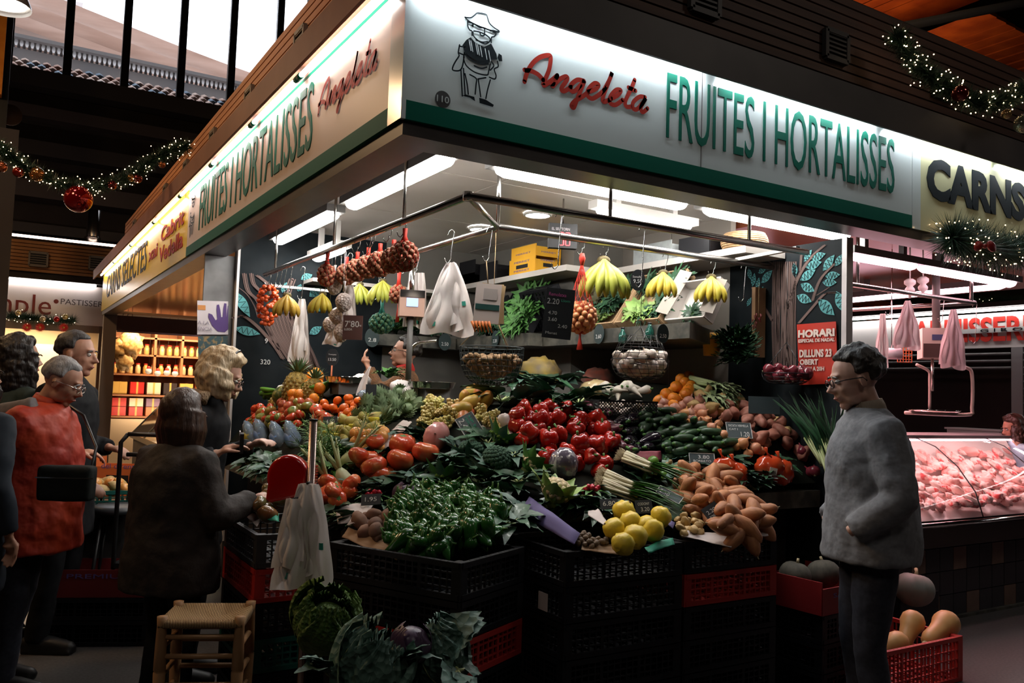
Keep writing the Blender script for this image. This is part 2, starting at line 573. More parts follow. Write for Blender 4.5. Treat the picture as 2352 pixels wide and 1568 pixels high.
B().span((FX, FY - .015, 2.73), (4.74, FY + .01, 3.27)).build('panel', m_acr, sg, smooth=False)
B().span((FX, FY - .018, FZ), (4.74, FY + .01, 2.73)).build('green_band', m_green, sg, smooth=False)
B().span((2.97, FY - .0165, 2.73), (2.974, FY - .014, 3.27)).build('joint', m_fas, sg, smooth=False)
YF = FY - .018
text('lettering', 'FRUITES I HORTALISSES', m_green, sg, (2.735, YF, 2.835), (1, 0, 0), (0, 0, 1), 1.825, .335, .002)
sc_ = lambda u, v: at(1020 + u / 4.9, 10 + v / 4.9, y=YF - .001)
AN = [[(905, 870), (935, 765), (1000, 660), (1080, 595), (1170, 573), (1200, 600), (1180, 740), (1115, 905), (1190, 870), (1275, 800)],
  [(905, 738), (985, 752), (1060, 790), (1115, 850)],
  [(1275, 800), (1215, 925), (1290, 850), (1370, 812), (1385, 845), (1320, 945), (1350, 975), (1430, 930)],
  [(1575, 862), (1500, 850), (1430, 905), (1425, 965), (1470, 975), (1540, 905), (1578, 865), (1540, 960), (1490, 1090), (1460, 1160), (1433, 1140), (1470, 1090), (1560, 1035), (1620, 990)],
  [(1620, 985), (1700, 955), (1740, 908), (1695, 888), (1628, 950), (1612, 1020), (1665, 1060), (1740, 1020), (1800, 965)],
  [(1800, 965), (1860, 850), (1892, 765), (1850, 880), (1790, 1040), (1800, 1095), (1880, 1065)],
  [(1880, 1060), (1955, 1020), (1990, 968), (1935, 965), (1870, 1040), (1870, 1110), (1930, 1130), (2010, 1075)],
  [(2145, 850), (2100, 960), (2040, 1090), (2055, 1150), (2120, 1150)], [(2075, 935), (2155, 972)],
  [(2262, 1045), (2200, 1040), (2130, 1100), (2125, 1165), (2170, 1180), (2235, 1110), (2270, 1055), (2215, 1160), (2235, 1212), (2290, 1170)]]
sb = B()
for s_ in AN:
 stroke(sb, spline([tuple(sc_(*q)) for q in s_]), .022, (0, 1, 0))
sb.build('script_lettering', m_red, sg, smooth=False)
EM = [[(235, 145), (300, 150), (345, 120), (380, 95), (470, 110), (490, 150), (510, 210), (560, 260), (620, 300), (590, 310), (430, 260), (290, 195), (235, 145)],
  [(265, 190), (268, 250), (290, 290), (312, 300), (315, 350)], [(545, 300), (585, 325), (565, 362), (535, 372), (530, 430)], [(405, 320), (415, 348), (452, 345), (455, 270)],
  [(325, 310), (335, 360), (400, 420), (470, 445), (520, 400), (480, 350), (400, 312), (335, 300)], [(360, 400), (430, 425), (490, 420)], [(275, 200), (320, 215), (325, 250)], [(340, 220), (400, 260), (440, 262), (530, 300)],
  [(230, 540), (222, 620), (260, 700), (360, 770), (480, 795), (500, 760), (520, 670)], [(235, 560), (300, 620), (400, 665), (500, 672)], [(340, 690), (420, 720), (480, 705)],
  [(175, 455), (160, 540), (168, 580), (130, 640), (100, 700), (100, 740), (170, 745), (205, 700), (225, 590)], [(170, 470), (235, 480)], [(165, 545), (225, 570)],
  [(600, 640), (608, 700), (565, 730), (585, 800), (570, 840), (510, 820)], [(530, 640), (560, 690), (520, 740)], [(290, 790), (362, 835), (360, 900), (350, 1010)], [(235, 780), (260, 900), (272, 1010)],
  [(380, 840), (470, 825)], [(385, 845), (400, 950), (412, 1040)], [(520, 850), (490, 960), (470, 1060)], [(190, 740), (205, 1030)], [(218, 720), (238, 1030)]]
eb = B()
for s_ in EM:
 stroke(eb, spline([tuple(sc_(*q)) for q in s_], 4), .0065, (0, 1, 0))
for poly in ([(300, 370), (250, 400), (205, 460), (235, 540), (300, 600), (400, 655), (500, 668), (530, 610), (450, 480), (350, 430)], [(530, 440), (590, 560), (600, 620), (530, 620), (450, 480)], [(200, 1025), (290, 1050), (350, 1090), (340, 1040), (250, 1015)],
    [(395, 1050), (400, 1110), (550, 1155), (560, 1130), (470, 1072)], [(600, 600), (615, 550), (650, 575), (655, 640), (620, 640)], [(535, 285), (620, 300), (585, 318), (545, 318)], [(300, 225), (335, 225), (325, 262)]):
 eb.add([sc_(*q) for q in poly], [tuple(range(len(poly)))])
eb.build('emblem', m_blk, sg, smooth=False)
wbn = B()
for x in (280, 300, 355, 375, 405, 460, 500):
 stroke(wbn, [tuple(sc_(x, 400 + (x - 280) * .55) + Vector((0, -.001, 0))), tuple(sc_(x + 22, 520 + (x - 280) * .55) + Vector((0, -.001, 0)))], .004, (0, 1, 0))
wbn.build('emblem_stripes', m_acr, sg, smooth=False)
p = at(1017, 228, y=YF)
B().add([(p.x + .036 * math.cos(t * PI / 12), p.y, p.z + .036 * math.sin(t * PI / 12)) for t in range(24)], [tuple(range(24))]).build('number_disc', mat('disc_grey', (.05, .05, .05), r=.4), sg, smooth=False)
text('number_lettering', '110', m_acr, sg, (p.x - .028, p.y - .002, p.z - .014), (1, 0, 0), (0, 0, 1), .056, .028, .0005)
sc2 = thing('sign_board', 'pale yellow sign with heavy black capitals beside the white front sign', 'sign', (4.74, FY, FZ))
B().span((4.745, FY - .015, FZ), (4.83, FY + .01, 3.27)).build('edge_panel', m_acr, sc2, smooth=False)
B().span((4.83, FY - .015, FZ), (XE, FY + .01, 3.27)).build('panel', m_yel, sc2, smooth=False)
text('lettering', 'CARNS', m_blk, sc2, (4.89, YF, 2.86), (1, 0, 0), (0, 0, 1), 1.15, .27, .002, bold=.05)
XF = FX - .018
sl = thing('sign_board', 'long cream sign with green capitals running back along the left side of the stall', 'sign', (FX, FY, FZ))
B().span((FX - .015, FY, 2.73), (FX + .01, 7.71, 3.27)).build('panel', m_acrl, sl, smooth=False)
B().span((FX - .018, FY, FZ), (FX + .01, 7.71, 2.73)).build('green_band', m_green, sl, smooth=False)
B().span((FX - .017, FY, 3.215), (FX - .01, 7.71, 3.232)).build('green_line', m_green, sl, smooth=False)
B().span((FX - .019, FY - .02, FZ), (FX + .002, FY + .12, 3.27)).build('corner_strip', m_acr, sl, smooth=False)
text('lettering', 'FRUITES I HORTALISSES', m_green, sl, (XF, 7.2, 2.80), (0, -1, 0), (0, 0, 1), 2.93, .37, .002)
sb = B()
for s_ in AN:
 q_ = []
 for q in s_:
  e = sc_(*q)
  q_.append((XF - .002, 4.2 - (e.x - 1.88) * 1.12, e.z + .02))
 stroke(sb, spline(q_), .022, (-1, 0, 0))
sb.build('script_lettering', m_red, sl, smooth=False)
eb = B()
for s_ in EM:
 q_ = [sc_(*q) for q in s_]
 stroke(eb, spline([(XF - .001, 7.62 - (e.x - 1.55) * 1.0, e.z) for e in q_], 3), .012, (-1, 0, 0))
eb.build('emblem', m_blk, sl, smooth=False)
sy = thing('sign_board', 'bright yellow sign with red and black words at the far left end of the block', 'sign', (FX, 7.71, FZ))
B().span((FX - .015, 7.715, FZ), (FX + .01, YE, 3.27)).build('panel', m_yell, sy, smooth=False)
text('lettering', 'Cabrit', m_red, sy, (XF, 9.15, 2.97), (0, -1, 0), (0, 0, 1), 1.25, .15, .002, bold=.02)
text('lettering', 'Vedella', m_red, sy, (XF, 9.2, 2.76), (0, -1, 0), (0, 0, 1), 1.3, .16, .002, bold=.02)
text('lettering', 'xai', m_red, sy, (XF, 9.95, 2.86), (0, -1, 0), (0, 0, 1), .6, .14, .002, bold=.02)
text('lettering', 'CARNS SELECTES', m_blk, sy, (XF, 14.2, 2.8), (0, -1, 0), (0, 0, 1), 4.1, .34, .002)
m_tube = glow('cool_tube_light', (0.86, 0.93, 1.0), 48)
m_tubew = glow('warm_tube_light', (1.0, 0.93, 0.86), 32)
def sign_tube(p, q, label, group, m):
 t = thing('sign_tube_lamp', label, 'lamp', p, group)
 B().tube([p, q], .013, 8).build('tube', m, t)
 d = (Vector(q) - Vector(p)).normalized()
 for e, s in ((p, -1), (q, 1)):
  B().tube([Vector(e), Vector(e) + d * .05 * s], .017, 8).build('end_cap', m_green, t)
 return t
cuts = [1.30, 3.03, 4.42, 5.66, 8.6]
nm = ['above the farmer emblem', 'above the first green letters', 'above the black capitals', 'at the right end of the pale yellow sign']
for i in range(4):
 sign_tube((cuts[i] + .06, FY - .06, 3.215), (cuts[i + 1] - .06, FY - .06, 3.215), 'bright white tube lamp ' + nm[i], 'sign tubes along the front', m_tube)
ycut = [3.2, 4.42, 5.4, 6.6, 7.9, 9.4, 11.2, 13.0, 14.8]
for i in range(8):
 sign_tube((FX - .06, ycut[i] + .05, 3.215), (FX - .06, ycut[i + 1] - .05, 3.215), 'bright tube lamp on the left side sign, number %s from the corner' % ('one two three four five six seven eight'.split()[i]), 'sign tubes along the left side', m_tubew)
m_ceil = mat('stall_ceiling_panel', (0.52, 0.47, 0.42), (0.60, 0.55, 0.50), sc=2, r=.28)
m_wallg = mat('stall_grey_wall', (0.13, 0.125, 0.11), (0.17, 0.16, 0.14), sc=2, r=.6)
m_joint = mat('joint_dark', (0.02, 0.02, 0.02), r=.6)
CZ = 2.87
ce = thing('ceiling_stall', 'x', 'x', (1.5, 3.3, CZ)); ce['kind'] = 'structure'; del ce['category'], ce['label']
for i, (x0, x1) in enumerate(((1.5, 2.6), (2.61, 3.7), (3.71, 4.8))):
 for j, (y0, y1) in enumerate(((3.28, 4.5), (4.51, 5.75), (5.76, 7.1))):
  B().span((x0, y0, CZ), (x1, y1, CZ + .03)).build('panel', m_ceil, ce, smooth=False)
B().span((1.5, 3.2, CZ + .03), (4.9, 7.2, CZ + .1)).build('backing', m_joint, ce, smooth=False)
B().span((1.4, 3.2, 3.34), (XE, YE, 3.38)).build('trim_14', m_dark, smooth=False, kind='structure')
m_board = mat('blackboard_paint', (0.006, 0.009, 0.011), (0.012, 0.015, 0.017), sc=5, r=.7, spec=.12)
B().span((1.62, 7.0, 0), (2.9, 7.08, CZ)).build('wall_blackboard', m_board, smooth=False, kind='structure')
B().span((2.9, 7.0, 0), (4.8, 7.08, CZ)).build('wall_back_stall', m_wallg, smooth=False, kind='structure')
B().span((1.60, 6.985, 0.3), (1.62, 7.09, CZ)).build('trim_15', mat('white_trim', (.6, .57, .55), r=.4), smooth=False, kind='structure')
ws = thing('wall_partition', 'x', 'x', (4.4, 4, 0)); ws['kind'] = 'structure'; del ws['category'], ws['label']
B().span((3.9, 5.5, 0), (4.45, 7.0, CZ)).build('panel', m_wallg, ws, smooth=False)
for y0, y1 in ((4.28, 4.9), (4.905, 5.5)):
 B().span((4.4, y0, 0), (4.45, y1, CZ)).build('panel', mat('pale_grey_panel', (.26, .23, .20), r=.5), ws, smooth=False)
B().span((4.4, 3.34, 0), (4.46, 4.28, 2.58)).build('board', m_board, ws, smooth=False)
B().span((4.39, 3.305, 0), (4.45, 3.34, 2.58)).build('post', mat('white_post', (.55, .5, .5), r=.35), ws, smooth=False)
B().span((1.36, 7.05, .3), (1.6, 7.08, 2.6)).build('wall_side_panel', mat('side_panel_grey', (.13, .13, .13), (.2, .2, .2), sc=6, r=.6), smooth=False, kind='structure')
m_chalkb, m_chalkt, m_chalkw = mat('brown_chalk', (.13, .085, .075), r=.9), mat('teal_chalk', (.09, .30, .31), r=.9), mat('white_chalk', (.55, .55, .53), r=.9)
m_paper = mat('white_paper', (.55, .5, .52), r=.6)
def quadpx(pts, **pl):
 return [at(*q, **pl) for q in pts]
def inplane(pts, off, **pl):
 return [at(*q, **pl) + Vector(off) for q in pts]
po = thing('poster', 'white poster with a purple hand and grey words beside the blackboard', 'poster', at(490, 730, y=7.03))
ps = inplane([(453, 690), (524, 692), (524, 768), (453, 768)], (0, 0, 0), y=7.03)
B().slab(ps, (0, .004, 0)).build('sheet', m_paper, po, smooth=False)
m_pur = mat('purple_ink', (.07, .03, .15), r=.6)
hb = B()
hp = [(487, 748), (478, 728), (479, 719), (487, 722), (495, 735), (499, 733), (497, 712), (498, 700), (503, 699), (506, 712), (508, 728), (511, 728), (513, 708), (515, 696), (520, 697), (520, 728), (523, 702), (524, 702), (524, 756), (516, 763), (500, 761)]
hb.add(inplane(hp, (0, -.003, 0), y=7.03), [tuple(range(len(hp)))]); hb.build('hand_print', m_pur, po, smooth=False)
for bod, q, wd in (('A LA', (454, 744), .09), ('ENCIA', (455, 758), .11)):
 text('lettering', bod, mat('poster_grey', (.25, .22, .27), r=.6), po, at(*q, y=7.02), (1, 0, 0), (0, 0, 1), wd, .028, .001)
B().slab(inplane([(454, 700), (472, 701), (472, 712), (454, 711)], (0, -.003, 0), y=7.03), (0, .001, 0)).build('orange_stripe', mat('orange_ink', (.5, .2, .05), r=.6), po, smooth=False)
po = thing('poster', 'dark teal poster with gold ornaments under the purple hand poster', 'poster', at(490, 830, y=7.03))
B().slab(inplane([(455, 772), (523, 772), (523, 900), (455, 900)], (0, 0, 0), y=7.03), (0, .004, 0)).build('sheet', mat('teal_print', (.03, .07, .08), (.25, .17, .07), sc=22, r=.5, thr=(.5, .6)), po, smooth=False)
def chalk_leaf(bd, p, q, wd, n):
 p, q = V3(p), V3(q)
 d = q - p
 L_ = np.linalg.norm(d)
 d /= L_
 s = np.cross(d, V3(n))
 f = lambda t, k: p + d * L_ * t + s * k * wd * L_ * math.sin(PI * t) * (1 - .3 * t)
 bd.add([f(t / 8, 1) for t in range(9)] + [f(t / 8, -1) for t in range(7, 0, -1)], [tuple(range(16))])
 return [(f(.06 + .1 * k, (-1) ** k * .75), f(.15 + .1 * k, -(-1) ** k * .7)) for k in range(8)]
def chalk(dr, n, thin, off, leaves, lines, **pl):
 lb, hb = B(), B()
 for a, q, wd in leaves:
  for h in chalk_leaf(lb, at(*a, **pl), at(*q, **pl), wd, n):
   stroke(hb, [h[0] + V3(off) , h[1] + V3(off)], .0035, n)
 lb.build('chalk_leaves', m_chalkt, dr, smooth=False)
 hb.build('chalk_hatching', m_board, dr, smooth=False)
 bb = B()
 for pts, wd in lines:
  c_ = spline([tuple(at(*q, **pl)) for q in pts], 5)
  stroke(bb, c_, wd * .45, n)
  for j in (-1, 1):
   stroke(bb, [q + V3((0 if abs(n[0]) else j * wd * .5, j * wd * .5 if abs(n[0]) else 0, 0)) for q in c_], wd * .2, n)
 bb.build('chalk_trunk', m_chalkb, dr, smooth=False)
zc = lambda u, v: (520 + u / 4.6125, 520 + v / 4.6125)
dr = thing('chalk_drawing', 'chalk tree with teal leaves on the left blackboard', 'drawing', at(600, 700, y=6.99))
L1 = [(zc(100, 690), zc(250, 960), .2), (zc(85, 1075), zc(360, 1140), .2), (zc(590, 700), zc(640, 590), .3), (zc(790, 560), zc(910, 510), .35), (zc(760, 690), zc(790, 610), .4), (zc(880, 740), zc(1010, 640), .35), (zc(980, 900), zc(1030, 820), .4), (zc(880, 1140), zc(1010, 1060), .3)]
LN = [([zc(75, 970), zc(180, 950), zc(330, 1060), zc(500, 1250), zc(600, 1400)], .03), ([zc(190, 500), zc(230, 680), zc(340, 800), zc(420, 1050), zc(560, 1300)], .03), ([zc(265, 500), zc(290, 610), zc(380, 700)], .03),
  ([zc(330, 520), zc(450, 620), zc(480, 720)], .03), ([zc(120, 640), zc(220, 720), zc(300, 850), zc(330, 960)], .008), ([zc(700, 560), zc(640, 760), zc(700, 1000), zc(850, 1250), zc(960, 1500)], .05)]
for k in range(11):
 LN.append(([zc(400 + k * 38, 960 - k * 6), zc(470 + k * 36, 1130), zc(600 + k * 30, 1320), zc(720 + k * 26, 1500)], .022))
chalk(dr, (0, 1, 0), .01, (0, -.002, 0), L1, LN, y=6.99)
for q, s_ in (((612, 788), '9'), ((610, 836), '320')):
 text('chalk_number', s_, m_chalkw, dr, at(q[0] - 4 * len(s_), q[1], y=6.985), (1, 0, 0), (0, 0, 1), None, .04, .0005)
zr = lambda u, v: (1700 + u / 3.92, 540 + v / 3.92)
dr = thing('chalk_drawing', 'chalk tree with teal leaves on the right blackboard by the white post', 'drawing', at(1830, 700, x=4.39))
LV = [((540, 405), (680, 310)), ((545, 440), (670, 505)), ((510, 545), (645, 600)), ((740, 425), (870, 425)), ((765, 370), (900, 355)), ((745, 320), (850, 175)), ((850, 280), (935, 165)), ((590, 290), (735, 240)), ((640, 215), (770, 165)),
  ((575, 240), (645, 130)), ((700, 580), (850, 720)), ((865, 505), (945, 700)), ((160, 340), (240, 290)), ((190, 430), (290, 315)), ((150, 490), (170, 380)), ((190, 555), (205, 460)), ((110, 460), (130, 340)), ((485, 250), (495, 385)), ((75, 300), (95, 400)), ((60, 640), (100, 560))]
LN = [([zr(530, 790), zr(650, 650), zr(760, 530), zr(862, 518)], .02), ([zr(650, 590), zr(720, 400), zr(850, 255)], .018), ([zr(430, 660), zr(500, 430), zr(620, 220), zr(760, 90)], .022), ([zr(290, 770), zr(200, 620), zr(110, 470)], .02), ([zr(540, 320), zr(550, 180)], .015), ([zr(690, 540), zr(800, 470)], .01),
  ([zr(70, 210), zr(180, 200), zr(300, 260)], .01)]
for k in range(12):
 x = 300 + k * 18
 LN.append(([zr(x, 240), zr(x + R.uniform(-6, 6), 500), zr(x + R.uniform(-10, 10), 800), zr(x + R.uniform(-8, 8), 1180)], .016))
chalk(dr, (-1, 0, 0), .01, (-.002, 0, 0), [(zr(*a), zr(*q), .27) for a, q in LV], LN, x=4.395)
ho = thing('poster', 'red holiday opening hours poster with white capitals on the right blackboard', 'poster', at(1878, 810, x=4.38))
m_pred = mat('poster_red', (.42, .028, .015), r=.45)
B().slab(quadpx([(1830, 745), (1920, 738), (1924, 880), (1836, 884)], x=4.385), (.004, 0, 0)).build('sheet', m_pred, ho, smooth=False)
m_pw = mat('poster_cream', (.62, .50, .44), r=.5)
for s_, (a, b_, c, d), bo in \
  (('HORARI', (1833, 776, 1917, 752), .05), ('ESPECIAL DE NADAL', (1834, 787, 1917, 779), .03), ('DILLUNS 23', (1836, 821, 1910, 803), .04), ('OBERT', (1837, 838, 1879, 825), .04), ('DE 9H A 20H', (1838, 852, 1893, 842), .03)):
 p0 = at(a, b_, x=4.379); p1 = at(c, b_ - (c - a) * .06, x=4.379); p2 = at(a, d + (6 if s_ == 'HORARI' else 0), x=4.379)
 text('lettering', s_, m_pw, ho, p0, (0, -1, 0), (0, 0, 1), abs(p1.y - p0.y), p2.z - p0.z, .001, bold=bo)
# == LAMPS AND RAILS
m_lamp = glow('lamp_diffuser', (1.0, 0.97, 0.93), 46)
m_housing = mat('lamp_housing', (0.10, 0.095, 0.09), r=.5)
m_housew = mat('lamp_housing_white', (0.55, 0.53, 0.5), r=.5)
def fixture(p, q, label, w_=.11, hm=None, lm=None, group='diffused tube lamps under the stall ceiling', top=CZ):
 p, q = Vector(p), Vector(q)
 d = (q - p).normalized()
 s = Vector((-d.y, d.x, 0))
 t = thing('ceiling_lamp', label, 'lamp', p, group)
 h = B()
 h.bar(p - d * .03 + Vector((0, 0, .055)), q + d * .03 + Vector((0, 0, .055)), w_ + .02, .05)
 h.build('housing', hm or m_housing, t, smooth=False)
 if top > p.z + .09:
  hb_ = B()
  for k in (.2, .8):
   c = p.lerp(q, k)
   hb_.span((c.x - .02, c.y - .02, p.z + .08), (c.x + .02, c.y + .02, top))
  hb_.build('bracket', hm or m_housing, t, smooth=False)
 D = B()
 L_ = (q - p).length
 prof = [(0, .3), (.02, .75), (.06, 1), (L_ - .06, 1), (L_ - .02, .75), (L_, .3)]
 vs = []
 for u, k in prof:
  for a in range(9):
   an = PI * a / 8
   vs.append(p + d * u + s * math.cos(an) * w_ / 2 * k + Vector((0, 0, .03 - math.sin(an) * .045 * k)))
 D.add(vs, [(i * 9 + a, i * 9 + a + 1, (i + 1) * 9 + a + 1, (i + 1) * 9 + a) for i in range(5) for a in range(8)])
 D.build('diffuser', lm or m_lamp, t)
 return t
fixture((1.86, 3.72, 2.70), (1.86, 5.12, 2.70), 'bright tube lamp nearest the corner on the left run')
fixture((1.86, 5.42, 2.70), (1.86, 6.78, 2.70), 'bright tube lamp second along the left run')
fixture((1.86, 7.10, 2.70), (1.86, 8.35, 2.70), 'bright tube lamp farthest along the left run, past the blackboard')
fixture((2.15, 3.76, 2.70), (3.48, 3.76, 2.70), 'bright tube lamp left of the two along the front')
fixture((3.64, 3.76, 2.70), (5.00, 3.76, 2.70), 'bright tube lamp right of the two along the front, ending at the white post')
fixture((2.21, 6.22, 2.61), (2.21, 6.87, 2.61), 'short tube lamp hanging behind the white net bags', hm=m_housew)
fixture((3.14, 4.2, 2.70), (3.96, 4.22, 2.70), 'tube lamp with a white housing behind the front rail', w_=.07, hm=m_housew)
for (px, py), nm_ in (((1235, 492), 'round ceiling lamp nearer the counter number display'), ((1105, 525), 'round ceiling lamp over the large white bag')):
 p = at(px, py, z=CZ - .01)
 t = thing('round_lamp', nm_, 'lamp', p, 'round ceiling lamps')
 B().lathe([(.10, 0.006), (.105, -.008), (.09, -.014), (.088, -.005)], 24, p, close=False).build('ring', m_housew, t)
 B().lathe([(.088, -.006), (.01, -.01)], 24, p).build('diffuser', m_lamp, t)
RZ = 2.45
ra = thing('hanging_rail', 'outer steel rail bent round the stall corner for hanging goods', 'rail', (1.79, 3.37, RZ), 'steel hanging rails')
B().tube([(1.79, 6.85, RZ), (1.79, 3.4, RZ)], .019, 10).build('tube', steel, ra)
B().tube([(1.79, 3.37, RZ), (4.07, 3.34, RZ)], .019, 10).build('tube', steel, ra)
B().tube([(1.79, 3.38, RZ + .02), (1.79, 3.38, RZ - .02)], .024, 10).build('corner_joint', steel, ra)
B().bar((1.79, 6.55, RZ - .12), (2.25, 6.55, RZ - .12), .03, .02).build('cross_bar', steel, ra, smooth=False)
for y in (6.55, 5.2, 4.1):
 B().tube([(1.79, y, RZ), (1.79, y, CZ)], .01, 6).build('hanger', steel, ra)
for x in (2.6, 3.6):
 B().tube([(x, 3.36, RZ), (x, 3.36, CZ)], .01, 6).build('hanger', steel, ra)
rb = thing('hanging_rail', 'inner steel rail behind the outer one, holding bananas and bags', 'rail', (2.26, 3.9, RZ), 'steel hanging rails')
B().tube([(2.26, 6.4, RZ), (2.26, 3.92, RZ)], .02, 10).build('tube', steel, rb)
B().tube([(2.26, 3.9, RZ), (4.36, 3.86, RZ)], .02, 10).build('tube', steel, rb)
B().tube([(1.8, 3.39, RZ), (2.26, 3.91, RZ)], .014, 8).build('diagonal_link', steel, rb)
B().bar((4.0, 3.35, RZ + .02), (4.05, 3.88, RZ + .02), .03, .02).build('cross_bar', m_housew, rb, smooth=False)
B().tube([(2.26, 3.91, RZ), (2.26, 3.91, CZ)], .012, 8).build('hanger', steel, rb)
B().tube([(2.26, 5.0, RZ - .02), (2.26, 5.0, 2.03)], .017, 10).build('drop_pole', chrome, rb)
# == COUNTER
def smooth(v, a, b_):
 t = max(0.0, min(1.0, (v - a) / (b_ - a)))
 return t * t * (3 - 2 * t)
def S(x, y):
 s = min(y - 3.45, x - 1.48, (x + y - 5.68) / 1.414)
 if s < 0:
  return 1.03 + s * .22
 k = min(1.0, s / .24)
 return 1.03 + .55 * min(s, .6) + .25 * max(0, min(s, 1.1) - .6) + k * (.17 * smooth(x, 3.2, 4.1) + .19 * smooth(y, 4.7, 5.9))
def on_table(x, y):
 return (1.48 <= x <= 4.34 and 3.46 <= y <= 6.68 and x + y > 5.6 and (x < 2.35 or y < 4.93))
m_stone = mat('mottled_stone_counter', (0.085, 0.08, 0.062), (0.03, 0.03, 0.024), sc=9, r=.5, bump=.15, thr=(.42, .6))
m_base = mat('counter_base_dark', (0.02, 0.017, 0.016), r=.7)
ct = thing('counter', 'mottled stone stall counter with a cut corner carrying the sloping produce display', 'counter', (2.4, 4, 0))
E0 = [(1.48, 6.7), (1.48, 4.2), (2.2, 3.46), (4.36, 3.46)]
E1 = [(2.36, 6.7), (2.36, 5.2), (2.65, 4.95), (4.36, 4.95)]
sl_ = B(); sl_.add([(x, y, z) for z in (.92, 1.02) for x, y in E0 + E1[::-1]], [tuple(range(8))[::-1], tuple(range(8, 16))] + [(i, (i + 1) % 8, (i + 1) % 8 + 8, i + 8) for i in range(8)])
sl_.build('stone_slab', m_stone, ct, smooth=False)
ins = lambda e, k: [(x + (k if i < 4 else -k * .3), y + (k if 0 < i < 4 or i >= 2 and i < 4 else 0)) for i, (x, y) in enumerate(e)]
q8 = [(1.7, 6.7), (1.7, 4.35), (2.3, 3.72), (4.36, 3.72), (4.36, 4.9), (2.6, 4.9), (2.3, 5.2), (2.3, 6.7)]
bs = B(); bs.add([(x, y, z) for z in (0, .92) for x, y in q8], [(i, (i + 1) % 8, (i + 1) % 8 + 8, i + 8) for i in range(8)])
bs.build('base', m_base, ct, smooth=False)
dp = B()
nx, ny = 40, 44
vs, fs = [], []
for j in range(ny + 1):
 for i in range(nx + 1):
  x, y = 1.5 + 2.84 * i / nx, 3.48 + 3.2 * j / ny
  vs.append((x, y, S(x, y) - .004))
for j in range(ny):
 for i in range(nx):
  x, y = 1.5 + 2.84 * (i + .5) / nx, 3.48 + 3.2 * (j + .5) / ny
  ok = x + y > 5.6 and (x < 2.34 or y < 4.93)
  if ok:
   fs.append((j * (nx + 1) + i, j * (nx + 1) + i + 1, (j + 1) * (nx + 1) + i + 1, (j + 1) * (nx + 1) + i))
dp.add(vs, fs).build('display_slope', mat('display_liner', (0.006, 0.009, 0.006), (0.012, 0.011, 0.008), sc=7, r=.9, spec=.1), ct)
B().box((2.14, 3.58, .46), (.09, .09, .92), .7).build('corner_pillar', m_stone, ct, smooth=False)
lg = thing('ledge', 'mottled stone ledge with upright boxes of greens inside the stall', 'ledge', (3.9, 5, 1.98))
B().slab([(3.62, 5.49, 1.93), (3.62, 3.85, 1.93), (4.39, 4.35, 1.93), (4.39, 5.49, 1.93)], (0, 0, .10)).build('front_stone', m_stone, lg, smooth=False)
B().span((3.5, 5.5, 1.93), (3.89, 6.98, 2.03)).build('middle_stone', m_stone, lg, smooth=False)
B().span((2.75, 6.72, 1.93), (3.49, 6.98, 2.03)).build('back_stone', m_stone, lg, smooth=False)
m_shelf = mat('pale_shelf_board', (0.50, 0.46, 0.42), (0.56, 0.52, 0.48), sc=3, r=.4)
s1 = thing('wall_shelf', 'pale shelf carrying yellow boxes at the back of the stall', 'shelf', (3.75, 6, 2.55), 'pale wall shelves')
B().span((3.62, 5.2, 2.50), (3.895, 6.98, 2.545)).build('board', m_shelf, s1, smooth=False)
B().span((3.896, 5.2, 2.50), (4.39, 5.48, 2.545)).build('return_board', m_shelf, s1, smooth=False)
zz = at(1712, 563, x=4.02).z
s2 = thing('wall_shelf', 'pale shelf with foam boxes and a basket above the greens', 'shelf', (4.2, 4.5, zz), 'pale wall shelves')
B().span((4.02, 3.78, zz - .045), (4.39, 5.1, zz)).build('board', m_shelf, s2, smooth=False)
s3 = thing('wall_shelf', 'narrow pale shelf high on the back wall behind the net bags', 'shelf', (2.9, 6.9, 2.5), 'pale wall shelves')
B().span((2.15, 6.72, 2.42), (3.4, 6.98, 2.45)).build('board', m_shelf, s3, smooth=False)
# == LEFT BACKGROUND: pastry front, gift stall
m_cream = mat('cream_panel', (.62, .48, .33), r=.5)
pf = thing('shopfront', 'pastry shopfront with a pale sign and warm interior behind the customers', 'shopfront', (-0.6, 17, 0))
B().span((-4.5, 17.0, 2.53), (2.5, 17.1, 3.24)).build('sign_panel', mat('pale_sign_panel', (.62, .55, .52), r=.4), pf, smooth=False)
m_brownred = mat('wine_lettering', (.16, .02, .015), r=.4)
q0, q1 = at(-62, 695, y=16.98), at(118, 702, y=16.98)
text('lettering', 'emple', m_brownred, pf, (q0.x, 16.98, at(60, 735, y=16.98).z), (1, 0, 0), (0, 0, 1), q1.x - q0.x, .46, .003)
q0, q1 = at(139, 700, y=16.98), at(251, 705, y=16.98)
text('lettering', 'PASTISSERIA', mat('grey_lettering', (.07, .05, .05), r=.5), pf, (q0.x, 16.98, at(139, 698, y=16.98).z), (1, 0, 0), (0, 0, 1), (q1.x - q0.x) * 1.05, .10, .003)
B().add([(at(129, 692, y=16.97).x + .04 * math.cos(t * PI / 6), 16.97, at(129, 692, y=16.97).z + .04 * math.sin(t * PI / 6)) for t in range(12)], [tuple(range(12))]).build('dot', m_brownred, pf, smooth=False)
B().tube([(-4.4, 16.93, 3.26), (1.4, 16.93, 3.26)], .02, 6).build('tube_lamp', glow('far_tube', (1, .93, .9), 22), pf)
B().span((-4.5, 16.85, 3.28), (2.5, 17.2, 3.36)).build('canopy', m_dark, pf, smooth=False)
for k in range(9):
 B().span((-4.5, 17.0, 3.42 + k * .062), (2.5, 17.05, 3.42 + k * .062 + .05)).build('slat', mat('orange_wood_slat', (.42, .17, .05), (.5, .24, .09), sc=3, r=.5), pf, smooth=False)
B().span((-4.5, 17.05, 3.3), (2.5, 17.2, 4.0)).build('backing', m_dark, pf, smooth=False)
